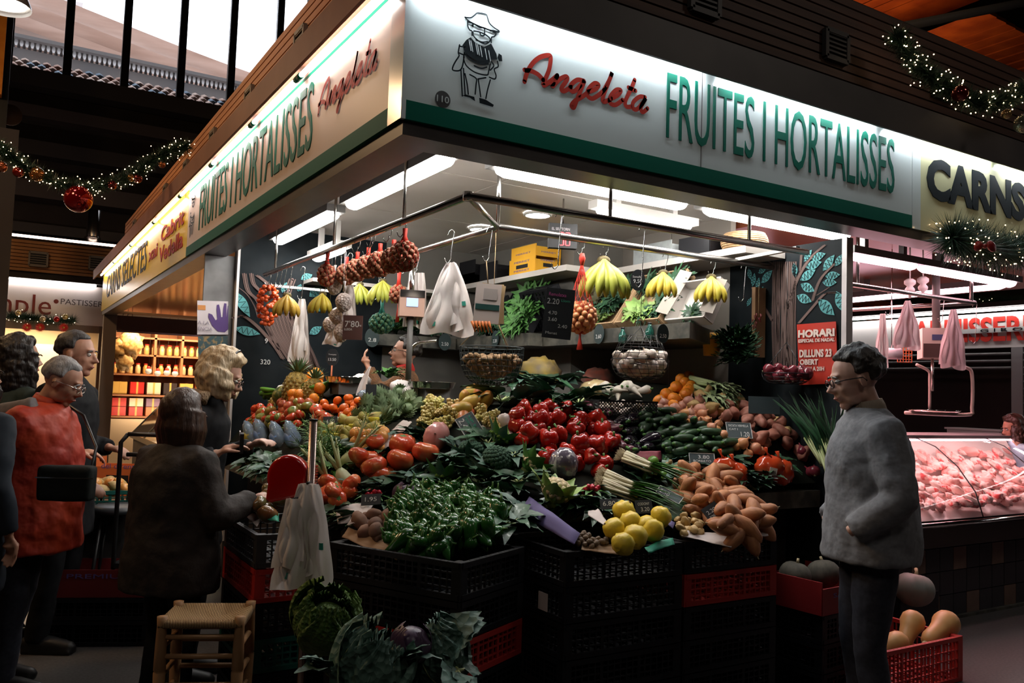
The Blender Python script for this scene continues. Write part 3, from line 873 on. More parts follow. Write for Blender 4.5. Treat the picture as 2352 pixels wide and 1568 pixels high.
B().tube([(-4.4, 17.1, 4.05), (2.4, 17.1, 4.05)], .025, 6).build('tube_lamp', glow('far_tube2', (1, .72, .6), 7), pf)
for x in (-3.4, -.9, 1.55):
 B().span((x - .05, 17.0, 0), (x + .05, 17.1, 2.53)).build('post', mat('shop_post', (.10, .075, .06), r=.5), pf, smooth=False)
B().span((-4.5, 17.02, 2.40), (2.5, 17.08, 2.53)).build('transom', mat('shop_transom', (.25, .2, .17), r=.4), pf, smooth=False)
B().span((-4.5, 17.0, 0), (2.4, 17.2, .95)).build('lower_panel', m_brown, pf, smooth=False)
B().span((-4.5, 18.9, 0), (2.6, 19.0, 2.6)).build('back_wall', m_cream, pf, smooth=False)
B().span((-4.5, 17.2, 2.55), (2.6, 19.0, 2.6)).build('shop_ceiling', m_cream, pf, smooth=False)
for x0, x1, z0, z1, m_ in ((-.2, .35, 1.0, 1.95, m_wht), (.42, .95, .95, 2.2, m_shelf), (1.0, 1.3, 1.0, 1.7, m_cream), (-.9, -.3, 1.2, 2.1, m_housew)):
 B().span((x0, 18.3, z0), (x1, 18.7, z1)).build('cabinet', m_, pf, smooth=False)
area('shop_light', (-.6, 18.0, 2.5), (-.6, 18.2, 0), 3.5, 190, (1, .72, .42), .8)
for (px, py), nm_ in (((88, 595), 'louvred vent in the orange slats above the pastry sign'), ((225, 605), 'louvred vent in the orange slats beside the flue pipe')):
 p = at(px, py, y=16.95)
 vent('wall_vent', p, (1, 0, 0), .28, .24, nm_, 'vents over the pastry front')
fl = thing('flue_pipe', 'shiny flue pipe rising above the pastry front', 'pipe', at(212, 560, y=17.6))
p = at(212, 560, y=17.6)
B().tube([(p.x, 17.6, 3.8), (p.x, 17.6, 4.75)], .12, 12).build('pipe', steel, fl)
B().lathe([(.14, 0), (.14, .04)], 12, (p.x, 17.6, 4.2)).build('collar', steel, fl)
m_copper = mat('glossy_copper_ceiling', (.42, .17, .07), (.5, .22, .1), sc=1.5, r=.16)
B().span((1.52, 7.1, 2.68), (5.0, YE, 2.74)).build('ceiling_row', m_copper, smooth=False, kind='structure')
B().span((1.36, 14.75, 0), (1.55, 14.9, 2.6)).build('trim_20', mat('shop_post_brown', (.16, .12, .09), r=.45), smooth=False, kind='structure')
B().span((1.56, 14.8, 2.36), (5, 14.9, 2.6)).build('trim_21', mat('dark_header', (.10, .05, .03), r=.5), smooth=False, kind='structure')
B().span((1.56, 14.78, 2.33), (5, 14.80, 2.36)).build('trim_22', steel, smooth=False, kind='structure')
gs = thing('gift_shelving', 'brightly lit gift stall shelving behind the counter glass', 'shelving', (2.6, 15.9, 0))
m_shw = mat('warm_shelf_wood', (.30, .12, .05), r=.5)
B().span((1.5, 16.3, 0), (4.6, 16.4, 2.7)).build('back_panel', mat('shelf_back_red', (.35, .13, .05), r=.6), gs, smooth=False)
for z in (.95, 1.32, 1.68, 2.02, 2.32):
 B().span((1.6, 15.8, z - .03), (4.5, 16.3, z)).build('shelf_board', m_shw, gs, smooth=False)
for x in (1.6, 2.3, 2.75, 3.2, 3.65, 4.5):
 B().span((x - .02, 15.8, 1.68), (x + .02, 16.3, 2.6)).build('divider', m_shw, gs, smooth=False)
B().span((1.5, 15.75, 0), (4.6, 15.8, .9)).build('front_panel', m_cream, gs, smooth=False)
area('gift_light', (2.6, 15.2, 2.45), (2.6, 16.2, 1.2), 1.8, 70, (1, .70, .40), .3)
area('gift_light', (2.6, 15.3, 1.05), (2.6, 16.2, 1.7), 1.6, 14, (1, .75, .5), .2)
gcol = {'red': (.5, .02, .015), 'gold': (.55, .33, .08), 'cream': (.6, .5, .35), 'dark': (.03, .02, .02), 'orange': (.55, .14, .04), 'purple': (.18, .10, .16)}
gm = {k: mat('gift_' + k, v, r=.4) for k, v in gcol.items()}
k_ = 0
for z, hh, lst in ((.95, .16, 'red red orange cream red gold'), (1.11, .15, 'red cream purple gold cream orange'), (1.32, .22, 'gold red cream dark gold orange'), (1.68, .2, ''), (2.02, .2, '')):
 for i, cn_ in enumerate(lst.split()):
  x = 1.78 + i * .27
  ps_ = ('at the left end', 'second from the left', 'third from the left', 'fourth from the left', 'fifth from the left', 'at the right end')[i]
  o = B().box((x, 15.95, z + hh / 2 + .002), (.22, .2, hh - .01)).build('gift_box', gm[cn_], loc=(x, 15.95, z), smooth=False)
  tag(o, '%s gift box on the %s of the gift shelving, %s' % (cn_, {.95: 'bottom row', 1.11: 'second row', 1.32: 'third row'}[z], ps_), 'box', 'gift boxes on the shelving')
  B().box((x, 15.95, z + hh / 2 + .002), (.03, .206, hh - .004)).build('ribbon', gm['gold'], o, smooth=False)
jr = B().lathe([(.04, 0), (.045, .02), (.045, .12), (.03, .14), (.03, .17)], 10); jar0 = jr.build('jar', mat('jar_amber', (.55, .3, .08), r=.2, c3=(.6, .5, .3)))
lid0 = B().lathe([(.034, .165), (.034, .185)], 10).build('lid', gm['red'], jar0)
tag(jar0, 'x', 'jar'); proto(jar0, [lid0])
for z, nm_ in ((1.68, 'on the middle shelf'), (2.02, 'on the top shelf')):
 for i in range(22):
  use(jar0, (1.68 + i * .125, 15.95, z + .001), label='small amber preserve jar ' + nm_ + ' of the gift stall', group='jars ' + nm_)
bt = B().lathe([(.035, 0), (.038, .02), (.038, .16), (.013, .21), (.013, .27)], 10); bot0 = bt.build('bottle', gm['dark']); tag(bot0, 'x', 'bottle')
nk = B().lathe([(.015, .235), (.015, .272)], 8).build('neck_foil', gm['red'], bot0); proto(bot0, [nk])
for i in range(7):
 use(bot0, (3.45 + i * .12, 15.95, .951), label='dark bottle on the bottom shelf of the gift stall', group='gift stall bottles')
for i, (px, py) in enumerate(((341, 852), (362, 857), (383, 856), (402, 858))):
 p = at(px, py, y=15.6)
 o = thing('hanging_ornament', 'white hanging ornament with a red cap, %s in the gift stall row' % ('first', 'second', 'third', 'last')[i], 'ornament', p, 'ornaments in the gift stall')
 B().ell(p, (.055, .055, .05), 10, 6).build('ball', m_wht, o)
 B().ell(p + Vector((0, 0, .055)), (.035, .035, .035), 8, 5).build('cap', gm['red'], o)
 B().tube([p + Vector((0, 0, .08)), (p.x, p.y, 2.68)], .002, 4).build('string', black, o)
for i, (px, py, r_) in enumerate(((278, 800, .16), (300, 790, .2), (287, 830, .14))):
 p = at(px, py, y=15.4)
 o = B().ell(p, (r_, r_ * .6, r_ * 1.1), 14, 9, lambda u: 1 + .5 * noise.noise(u * 4)).build('wrapped_hamper', mat('gold_wrap', (.30, .14, .03), (.62, .42, .18), sc=16, r=.5), loc=p)
 B().tube([p, (p.x, p.y, 2.68)], .004, 4).build('string', black, o)
 tag(o, 'cream wrapped hamper hanging at the left of the gift stall, ' + ('lower left', 'topmost', 'lowest')[i], 'hamper', 'wrapped hampers')
B().span((1.5, 14.9, 2.68), (4.6, 16.4, 2.74)).build('ceiling_gift', m_dark, smooth=False, kind='structure')
gc = thing('display_case', 'slanted glass display case glowing behind the brown-haired woman', 'display case', (1.9, 10.5, 0))
m_gl = mat('case_glass', (.9, .85, .75), r=.04, tr=.92, ior=1.1)
B().span((1.62, 9.2, 0), (2.7, 12.6, .78)).build('base', mat('case_base', (.12, .08, .05), r=.5), gc, smooth=False)
B().span((1.58, 9.15, .78), (2.7, 12.65, .84)).build('deck', mat('case_deck', (.6, .5, .36), r=.3), gc, smooth=False)
B().add([(1.6, 9.2, .84), (1.6, 12.6, .84), (2.0, 12.6, 1.3), (2.0, 9.2, 1.3)], [(0, 1, 2, 3)]).build('slanted_glass', m_gl, gc, smooth=False)
B().span((2.0, 9.2, 1.3), (2.6, 12.6, 1.31)).build('top_glass', m_gl, gc, smooth=False)
for y in (9.2, 10.3, 11.5, 12.6):
 B().tube([(1.6, y, .84), (2.0, y, 1.3), (2.6, y, 1.31)], .012, 6).build('glass_edge', steel, gc)
B().tube([(2.02, 9.25, 1.27), (2.02, 12.5, 1.27)], .015, 6).build('tube_lamp', glow('case_tube', (1, .85, .6), 9), gc)
for i in range(8):
 B().span((1.75, 9.4 + i * .4, .84), (2.4, 9.7 + i * .4, .88)).build('tray', mat('case_tray', (.5, .4, .3), r=.4), gc, smooth=False)
cr = thing('cash_register', 'dark brown register standing on the back of the glass case', 'register', (2.5, 10.6, 1.31))
B().span((2.25, 10.3, 1.32), (2.6, 10.75, 1.75)).build('body', mat('register_brown', (.03, .015, .012), r=.5), cr, smooth=False)
B().add([(2.15, 10.25, 1.75), (2.65, 10.25, 1.80), (2.65, 10.8, 1.80), (2.15, 10.8, 1.75), (2.2, 10.25, 1.83), (2.6, 10.25, 1.85), (2.6, 10.8, 1.85), (2.2, 10.8, 1.83)], [(0, 1, 5, 4), (1, 2, 6, 5), (2, 3, 7, 6), (3, 0, 4, 7), (4, 5, 6, 7), (3, 2, 1, 0)]).build('top', mat('register_brown2', (.04, .02, .018), r=.4), cr, smooth=False)
B().span((-1.6, 9.2, 0), tuple(at(16, 700, y=9.2) * 1.0)[:1] + (9.4, 3.9)).build('trim_23', mat('column_brown', (.045, .035, .032), r=.6), smooth=False, kind='structure')
p = at(12, 100, y=14.0)
B().span((p.x - 1, 14.0, p.z - .75), (p.x, 14.2, p.z + 2)).build('trim_24', mat('column_yellow', (.62, .20, .012), (.7, .26, .02), sc=8, r=.6), smooth=False, kind='structure')
B().span((at(27, 100, y=14).x - .35, 14.25, 3.5), (at(27, 100, y=14).x, 14.5, 12)).build('trim_25', m_frame, smooth=False, kind='structure')
p = at(4, 14, d=6.5)
pl = thing('pendant_lamp', 'large enamel pendant lamp cut by the upper left edge', 'lamp', p)
B().lathe([(.205, 0), (.2, .03), (.17, .1), (.1, .17), (.05, .2), (.05, .3), (0.001, .31)], 28, p, close=False).build('shade', mat('enamel_shade', (.45, .42, .4), r=.25), pl)
B().lathe([(.17, .03), (.002, .028)], 24, p, close=False).build('diffuser', glow('pendant_glow', (1, .97, .9), 6), pl)
B().tube([p + Vector((0, 0, .3)), (p.x, p.y, 12.5)], .008, 5).build('cord', black, pl)
p = at(24, 263, y=15)
o = B().tube([p, p + Vector((0, .05, 0))], .16, 24).build('round_plaque', mat('plaque_brown', (.13, .09, .07), r=.5), loc=p)
tag(o, 'round brown plaque on the dark wall at the left edge', 'plaque')
# == MEAT STALL ON THE RIGHT
m_pink = glow('pink_tube', (1.0, .56, .66), 16)
mc = thing('meat_counter', 'refrigerated meat counter with curved glass and tiled base, lit pink', 'display case', (5.6, 4, 0))
B().span((4.6, 3.72, 0), (8.5, 4.6, .56)).build('base', m_base, mc, smooth=False)
B().span((4.55, 3.56, .56), (8.55, 4.65, .70)).build('edge', mat('counter_edge_steel', (.10, .075, .07), r=.25, m=.8), mc, smooth=False)
B().tube([(4.55, 3.57, .72), (8.55, 3.57, .72)], .018, 8).build('chrome_rail', chrome, mc)
B().add([(4.6, 3.62, .74), (8.5, 3.62, .74), (8.5, 4.5, .95), (4.6, 4.5, .95)], [(0, 1, 2, 3)]).build('meat_tray', mat('white_meat_tray', (.75, .7, .68), r=.3), mc, smooth=False)
B().span((4.6, 4.5, .7), (8.5, 4.6, 1.3)).build('back', m_housew, mc, smooth=False)
gp = [(3.6, .74), (3.66, .92), (3.8, 1.10), (3.98, 1.24), (4.15, 1.30)]
for x0, x1 in ((4.6, 5.5), (5.51, 6.4), (6.41, 7.4), (7.41, 8.5)):
 B().grid(lambda u, v: (x0 + (x1 - x0) * u, *gp[int(round(v * 4))]), 1, 4).build('glass_panel', mat('meat_glass', (1, .95, .95), r=.02, tr=.97, ior=1.12), mc)
 B().tube([(x1, a, b_) for a, b_ in gp], .006, 5).build('glass_joint', black, mc)
B().span((4.6, 4.12, 1.30), (8.5, 4.62, 1.325)).build('top_shelf', mat('top_shelf_pink', (.5, .4, .4), r=.2), mc, smooth=False)
B().tube([(4.62, 4.13, 1.28), (8.48, 4.13, 1.28)], .014, 6).build('tube_lamp', m_pink, mc)
area('meat_light', (6.5, 4.15, 1.26), (6.5, 4.0, .8), 3.7, 210, (1, .66, .66), .12)
m_t1, m_t2 = mat('tile_brown', (.13, .075, .05), (.17, .1, .07), sc=9, r=.35), mat('tile_black', (.015, .013, .015), r=.3)
for j in range(3):
 for i in range(22):
  B().box((4.7 + i * .172, 3.70, .09 + j * .172), (.166, .02, .166)).build('tile', m_t1 if (i + j * 2 + (i // 3)) % 4 in (0, 1) and (i + j) % 3 else m_t2, mc, smooth=False)
B().span((4.6, 3.66, 0), (8.5, 3.70, .02)).build('plinth', m_stone, mc, smooth=False)
m_meat = mat('raw_meat', (.38, .02, .02), (.80, .55, .50), sc=16, r=.3, thr=(.45, .58), c3=(.72, .40, .36))
m_fat = mat('pale_meat', (.85, .66, .60), (.45, .05, .05), sc=11, r=.35, thr=(.52, .62))
mp = []
for s_ in range(4):
 f_ = lambda u, s_=s_: 1 + .38 * noise.noise(Vector((u.x * 2 + s_ * 7, u.y * 2, u.z * 2))) + .1 * noise.noise(u * 6)
 o = B().ell((0, 0, 0), (.1, .06, .04), 16, 10, f_).build('meat_cut', m_meat if s_ % 2 else m_fat); tag(o, 'x', 'meat')
 bn = B().ell((.07, .01, .012), (.035, .02, .016), 8, 5).build('fat_edge', mat('white_fat', (.75, .66, .6), r=.4), o)
 mp.append(proto(o, [bn]))
for i in range(38):
 for j in range(6):
  x, y = 4.75 + i * .098 + R.uniform(-.03, .03), 3.72 + j * .13 + R.uniform(-.03, .03)
  use(mp[R.randrange(4)], (x, y, .755 + (y - 3.62) * .24 + R.uniform(.03, .07)), (R.uniform(-.4, .4), R.uniform(-.4, .4), R.uniform(0, 6)), R.uniform(.5, 1.0), 'raw meat cut laid out in the pink lit counter', 'meat cuts in the counter')
tr_ = thing('meat_tray_box', 'perforated pale tray standing among the meat cuts', 'tray', (5.7, 4.4, .95))
B().slab([(5.2, 4.42, .97), (6.0, 4.42, .97), (6.0, 4.46, 1.1), (5.2, 4.46, 1.1)], (0, .02, 0)).build('panel', m_housew, tr_, smooth=False)
hb = B()
for i in range(12):
 for j in range(3):
  hb.box((5.4 + i * .04, 4.43 + j * .008, 1.0 + j * .025), (.012, .01, .012))
hb.build('holes', black, tr_, smooth=False, kind='stuff')
B().span((4.5, 3.34, 2.80), (XE, 7.0, 2.86)).build('ceiling_meat', mat('copper_ceiling_two', (.25, .07, .03), r=.3), smooth=False, kind='structure')
o_ = ('left', 'middle', 'right')
fixture((4.9, 3.66, 2.55), (5.63, 3.66, 2.55), 'pink tube lamp at the front of the meat stall, next to the white post', .09, m_housing, m_pink, 'pink tube lamps', 2.80)
fixture((5.68, 3.66, 2.55), (6.95, 3.66, 2.55), 'pink tube lamp at the front of the meat stall, right part', .09, m_housing, m_pink, 'pink tube lamps', 2.80)
fixture((5.2, 5.6, 2.60), (6.3, 5.6, 2.60), 'pink tube lamp at the back of the meat stall', .06, m_housing, m_pink, 'pink tube lamps', 2.80)
fixture((7.3, 3.9, 2.60), (7.3, 5.6, 2.60), 'pink tube lamp across the right end of the meat stall', .06, m_housing, m_pink, 'pink tube lamps', 2.80)
area('meat_stall_fill', (5.9, 4.6, 2.6), (5.9, 4.8, 0), 1.6, 80, (1, .45, .48), .8)  # pink fill added to the stall tubes, no fitting of its own
pr = thing('hanging_rail', 'pink lit rail with hooks across the front of the meat stall', 'rail', (5.6, 3.9, 2.35), 'meat stall rails')
B().tube([(4.6, 3.75, 2.39), (6.55, 3.75, 2.39)], .018, 8).build('tube', steel, pr)
B().tube([(6.55, 3.75, 2.39), (6.3, 5.4, 2.39), (4.6, 5.4, 2.39)], .018, 8).build('tube', steel, pr)
B().tube([(6.5, 3.75, 2.39), (6.5, 3.75, 2.8)], .015, 8).build('hanger', steel, pr)
B().tube([(5.1, 3.75, 2.39), (5.1, 3.75, 2.8)], .012, 8).build('hanger', steel, pr)
SX = 11.0
ff = thing('shopfront', 'far butcher shopfront with red serif capitals and a half open grey shutter', 'shopfront', (SX, 5, 0))
z1, z0 = at(2230, 722, x=SX).z, at(2230, 800, x=SX).z
B().span((SX, 0, z0), (SX + .1, 12, z1)).build('sign_panel', mat('far_sign_white', (.62, .6, .57), r=.4), ff, smooth=False)
ya, yb = at(2196, 760, x=SX).y, at(2352, 760, x=SX).y
text('lettering', 'CARNISSERIA', mat('far_sign_red', (.5, .03, .02), r=.4), ff, (SX - .01, ya + (ya - yb) * .95, z0 + .08), (0, -1, 0), (0, 0, 1), (ya - yb) * 2.3, (z1 - z0) * .72, .004, bold=.03)
B().span((SX - .03, 0, (z0 + z1) / 2 - .03), (SX - .02, 7, (z0 + z1) / 2 + .03)).build('strip', mat('far_sign_strip', (.45, .45, .43), r=.4), ff, smooth=False)
text('lettering', 'G I R O N A', m_blk, ff, (SX - .035, at(2255, 755, x=SX).y, (z0 + z1) / 2 - .022), (0, -1, 0), (0, 0, 1), (ya - yb) * 1.0, .045, .002)
B().tube([(SX - .12, .2, z1 + .03), (SX - .12, 11.8, z1 + .03)], .02, 6).build('tube_lamp', glow('far_tube3', (1, .95, .95), 26), ff)
B().span((SX - .2, 0, z1 + .06), (SX + .1, 12, z1 + .12)).build('canopy', m_dark, ff, smooth=False)
m_shut = mat('shutter_grey', (.13, .13, .125), r=.4, m=.5)
yp = at(2336, 900, x=SX).y
for (ys, ye, zb_) in ((yp + .08, yp + 2.6, at(2300, 862, x=SX).z), (yp - 2.2, yp - .08, .1)):
 n_ = int((z0 - .04 - zb_) / .09)
 for i in range(n_):
  B().tube([(SX + .03, ys, z0 - .08 - i * .09), (SX + .03, ye, z0 - .08 - i * .09)], .043, 6, flat=.5).build('shutter_slat', m_shut, ff)
for y in (yp, yp + 2.68, yp + 5.3):
 B().span((SX, y - .07, 0), (SX + .1, y + .07, z0)).build('post', mat('far_post', (.25, .25, .25), r=.4), ff, smooth=False)
B().span((SX + 1.2, 0, 0), (SX + 1.3, 12, 2.6)).build('back_wall', m_dark, ff, smooth=False)
fc = thing('covered_counter', 'closed counter under a pale grey sheet in front of the far shutter', 'counter', (9.6, 4.6, 0))
p, q = at(2150, 942, x=9.4), at(2300, 985, x=9.4)
B().grid(lambda u, v: (9.0 + 1.0 * v, 3.2 + 2.7 * u, .9 + .28 * v + .03 * math.sin(u * 17) + .02 * math.sin(v * 9 + u * 6)), 30, 8).build('sheet', mat('grey_sheet', (.32, .31, .31), r=.8), fc)
B().span((9.1, 3.3, 0), (10.0, 5.8, .88)).build('body', m_brown, fc, smooth=False)
p = at(2250, 925, x=9.9)
p.z = 1.235
bx = thing('storage_box', 'translucent plastic box on the covered far counter', 'box', p)
B().box((9.9, p.y, p.z), (.3, .62, .15)).build('body', mat('clear_plastic_box', (.3, .31, .3), r=.3), bx, smooth=False)
B().box((9.9, p.y, p.z + .08), (.34, .66, .02)).build('rim', mat('clear_plastic_rim', (.4, .41, .4), r=.3), bx, smooth=False)
m_or = mat('orange_timber', (.55, .13, .03), (.35, .07, .02), sc=3, r=.6)
g_ = thing('timber_roof', 'orange lit timber roof planks beyond the front sign, upper right', 'roof', (9, 9, 7))
for poly in ([(1860, -10), (1935, -10), (2060, 20), (2010, 55)], [(2100, 62), (2135, 40), (2352, 150), (2352, 205), (2110, 105)]):
 pass
for i in range(9):
 a, q = at(1862 + i * 25, -4 + i * 9, z=7.6), at(1900 + i * 26, -40 + i * 9, z=7.6)
 c = (a + q) / 2
 B().box((c.x, c.y, 7.6), (.26, 2.2, .06), .0).build('plank', m_or, g_, smooth=False)
for i in range(16):
 a = at(2122 + i * 22, 88 + i * 11, z=7.0)
 B().box((a.x, a.y, 7.0), (.25, 2.0, .05)).build('plank', m_or, g_, smooth=False)
area('roof_glow', (9.5, 7.0, 5.6), (9.5, 8.0, 7.6), 3.0, 42, (1, .5, .2), 1.0)
a, q = at(2068, 62, d=9), at(2352, 6, d=9.5)
ti = thing('steel_tie', 'grey steel tie rod crossing the upper right corner', 'rod', a)
B().tube([a, q + (q - a) * .6], .05, 8).build('rod', mat('tie_grey', (.16, .15, .14), r=.5), ti)
a, q = at(1960, 565, y=9), at(2070, 620, y=9)
b_o = thing('timber_panel', 'orange wood cladding seen over the pink meat stall lamps', 'panel', a)
for i in range(6):
 z = 2.9 + i * .16
 B().span((10.5, 9.0, z), (13.2, 9.05, z + .14)).build('plank', m_or, b_o, smooth=False)
# == CRATES
m_cblk, m_cred, m_cgrn, m_cgry = mat('crate_black', (.006, .006, .008), r=.5, spec=.3), mat('crate_red', (.36, .02, .015), r=.45), mat('crate_green', (.01, .10, .08), r=.45), mat('crate_grey', (.028, .028, .03), r=.45)
CRM = {}
def crate_mesh(w_, d_, h_):
 b = B()
 t = .016
 for sx in (-1, 1):
  for sy in (-1, 1):
   b.box((sx * (w_ / 2 - .022), sy * (d_ / 2 - .022), h_ / 2), (.045, .045, h_))
 for z in (h_ - .012, .012):
  for s in (-1, 1):
   b.box((0, s * (d_ / 2 - t / 2), z), (w_ - .02, t + .006, .022))
   b.box((s * (w_ / 2 - t / 2), 0, z), (t + .006, d_ - .02, .022))
 for s in (-1, 1):
  for L_, ax in ((w_, 0), (d_, 1)):
   n = int(L_ / .034)
   off = s * ((d_ if ax == 0 else w_) / 2 - t / 2)
   for k in range(1, n):
    u = -L_ / 2 + L_ * k / n
    c = (u, off, h_ / 2) if ax == 0 else (off, u, h_ / 2)
    big = k in (n // 3, 2 * n // 3)
    dd = (.016 if big else .006, t * .6, h_) if ax == 0 else (t * .6, .016 if big else .006, h_)
    b.box(c, dd)
   for z in (h_ * .3, h_ * .5, h_ * .7):
    b.box((0, off, z) if ax == 0 else (off, 0, z), (L_ - .03, t * .5, .006) if ax == 0 else (t * .5, L_ - .03, .006))
 fl = B()
 for k in range(9):
  fl.box((-w_ / 2 + w_ * (k + .5) / 9, 0, .012), (.03, d_ - .04, .006))
  fl.box((0, -d_ / 2 + d_ * (k + .5) / 9, .013), (w_ - .04, .012, .006))
 return b.mesh('crate_walls', None, False), fl.mesh('crate_floor', None, False)
def crate(c, rz, w_, d_, h_, m, label, group):
 key = (w_, d_, h_, m.name)
 if key not in CRM:
  a, f = crate_mesh(w_, d_, h_)
  a.materials.append(m); f.materials.append(m)
  CRM[key] = (a, f)
 t = thing('plastic_crate', label, 'crate', c, group)
 t.rotation_euler = (0, 0, rz)
 for n_, me in zip(('lattice_walls', 'slatted_floor'), CRM[key]):
  o = bpy.data.objects.new(n_, me)
  COL.objects.link(o); o.parent = t
 return t
STK = {'A': ((2.385, 3.145), 0, .65, .49, 'KKKKKK', 'under the yellow quinces'), 'B': ((3.035, 3.15), .0, .61, .49, 'KRKKKG', 'under the sweet potatoes'),
  'P': ((1.60, 3.27), math.radians(27), .47, .68, 'KKRKKK', 'under the green peppers'), 'L': ((1.19, 4.03), 0, .38, .60, 'YRKGKK', 'behind the white bags, leftmost')}
ORD = ('top crate', 'second crate', 'third crate', 'fourth crate', 'fifth crate', 'lowest crate')
for k, (c, rz, w_, d_, cs, wh) in STK.items():
 for i, cc in enumerate(cs):
  m_ = {'K': m_cblk, 'R': m_cred, 'G': m_cgrn, 'Y': m_cgry}[cc]
  crate((c[0], c[1], .75 - i * .15 + .003), rz, w_, d_, .146, m_, '%s plastic lattice crate, %s of the stack %s' % ({'K': 'black', 'R': 'red', 'G': 'green', 'Y': 'grey'}[cc], ORD[i], wh), 'crates stacked ' + wh)
for i in range(3):
 crate((1.06, 2.50, .30 - i * .15 + .003), math.radians(27), .44, .62, .146, m_cblk, 'black lattice crate, %s of the low stack holding big cabbages' % ('top', 'middle', 'bottom')[i], 'low crates with cabbages')
crate((4.40, 3.06, .003), 0, .80, .48, .25, m_cred, 'red lattice crate of butternut squashes on the floor by the tiled base', 'floor crates')
for i in range(3):
 crate((3.95, 3.18, .003 + i * .15), .1, .5, .45, .146, m_cblk, 'black crate under the red carton, ' + ('lowest', 'middle', 'top')[i], 'floor crates')
# == PRODUCE PATTERNS
UZ = Vector((0, 0, 1))
def nz(s, f=2.0, a=.1):
 o = Vector((s * 3.1, s * 1.7, s * .9))
 return lambda u: 1 + a * noise.noise(u * f + o)
def star(b, z, r, n=5, w=.25):
 for k in range(n):
  a = 2 * PI * k / n
  b.leaf((0, 0, z), (math.cos(a), math.sin(a), .15), (0, 0, 1), r, r * w * 2, .35, 3)
 return b
def P(root, *kids):
 root['label'] = 'x'; root['category'] = 'x'
 return proto(root, kids)
m_leafs = mat('stem_green', (.06, .16, .03), r=.6)
m_tom = mat('tomato_red', (.55, .035, .012), (.62, .10, .02), sc=7, r=.22, var=.12, coat=.3)
m_tomo = mat('tomato_orange_red', (.60, .07, .025), (.62, .20, .06), sc=14, r=.25, var=.12, coat=.3, thr=(.45, .7))
m_tomg = mat('tomato_green', (.20, .24, .04), (.42, .16, .04), sc=9, r=.25, c3=(.14, .22, .04), coat=.3)
m_tomb = mat('tomato_dusky', (.20, .07, .025), (.10, .09, .03), sc=12, r=.25, coat=.3)
m_oran = mat('orange_peel', (.85, .22, .012), (.8, .28, .02), sc=50, r=.4, bump=.25, bsc=180, var=.1)
m_mand = mat('mandarin_peel', (.80, .15, .01), r=.35, bump=.2, bsc=150, var=.12)
m_potr = mat('potato_red_skin', (.30, .10, .07), (.40, .17, .12), sc=18, r=.6, var=.2, bump=.1)
m_poty = mat('potato_yellow_skin', (.50, .34, .14), (.42, .27, .10), sc=30, r=.6, var=.15, bump=.1)
m_sweet = mat('sweet_potato_skin', (.42, .17, .065), (.28, .10, .04), sc=14, r=.6, var=.15, bump=.15, stretch=(1, 3, 3))
m_onion = mat('onion_skin', (.50, .20, .06), (.60, .30, .12), sc=5, r=.3, c3=(.52, .22, .14), kind='noise', stretch=(6, 6, 1))
m_onionp = mat('onion_skin_pink', (.50, .20, .16), (.6, .32, .22), sc=5, r=.3, stretch=(6, 6, 1), var=.15)
m_oniond = mat('onion_skin_purple', (.12, .012, .025), (.18, .03, .04), sc=5, r=.2, stretch=(6, 6, 1))
m_root = mat('pale_roots', (.42, .34, .2), r=.8)
m_pepr = mat('pepper_red', (.27, .006, .004), (.36, .014, .006), sc=5, r=.2, coat=.3, var=.25)
m_pepg = mat('pepper_green', (.015, .075, .012), (.025, .11, .02), sc=6, r=.2, coat=.4, var=.3)
m_zuc = mat('zucchini_skin', (.012, .035, .014), (.03, .07, .03), sc=30, r=.4, var=.25, stretch=(1, 6, 6))
m_egg = mat('eggplant_skin', (.010, .006, .012), r=.12, coat=.6)
m_eggs = mat('striped_eggplant_skin', (.09, .02, .035), (.32, .22, .22), sc=10, r=.2, stretch=(.6, 5, 5), thr=(.5, .62))
m_banan = mat('banana_yellow', (.58, .42, .045), (.50, .38, .03), sc=12, r=.45, thr=(.45, .62), c3=(.5, .42, .05))
m_banag = mat('banana_greenish', (.36, .42, .06), (.50, .48, .07), sc=5, r=.45)
m_bgreen = mat('banana_green', (.06, .18, .015), (.09, .25, .02), sc=6, r=.4)
m_brip = mat('banana_ripe', (.42, .26, .03), (.16, .09, .02), sc=40, r=.5, thr=(.62, .70))
m_pear = mat('pear_skin', (.34, .32, .07), (.28, .20, .06), sc=16, r=.5, var=.15)
m_peary = mat('yellow_apple_skin', (.66, .34, .08), (.62, .20, .05), sc=6, r=.3, var=.1)
m_appr = mat('red_apple_skin', (.42, .05, .03), (.55, .22, .08), sc=6, r=.3, var=.2)
m_mango = mat('mango_skin', (.45, .06, .03), (.38, .26, .04), sc=7, r=.35, thr=(.4, .6), c3=(.40, .28, .05))
m_quin = mat('quince_yellow', (.72, .50, .03), (.62, .46, .04), sc=9, r=.4, bump=.3, bsc=25)
m_lime = mat('lime_skin', (.10, .22, .02), (.04, .12, .015), sc=6, r=.35, var=.3)
m_ging = mat('ginger_skin', (.42, .30, .15), (.34, .22, .10), sc=20, r=.7)
m_garl = mat('garlic_skin', (.70, .62, .55), (.62, .50, .44), sc=9, r=.5, stretch=(4, 4, 1))
m_waln = mat('walnut_shell', (.26, .15, .07), (.36, .23, .12), sc=60, r=.7, bump=.5, bsc=90)
m_gra = mat('grape_white', (.42, .40, .12), r=.25, c3=(.52, .36, .14), coat=.2)
m_art = mat('artichoke_green', (.12, .18, .09), (.17, .22, .11), sc=9, r=.6, var=.15)
m_curd = mat('cauliflower_curd', (.66, .54, .34), (.72, .62, .44), sc=30, r=.8)
m_brocc = mat('broccoli_floret', (.012, .045, .028), (.03, .075, .04), sc=90, r=.9, bump=.6, bsc=140)
m_roma = mat('romanesco_floret', (.12, .24, .04), (.2, .34, .07), sc=60, r=.8, bump=.4, bsc=100)
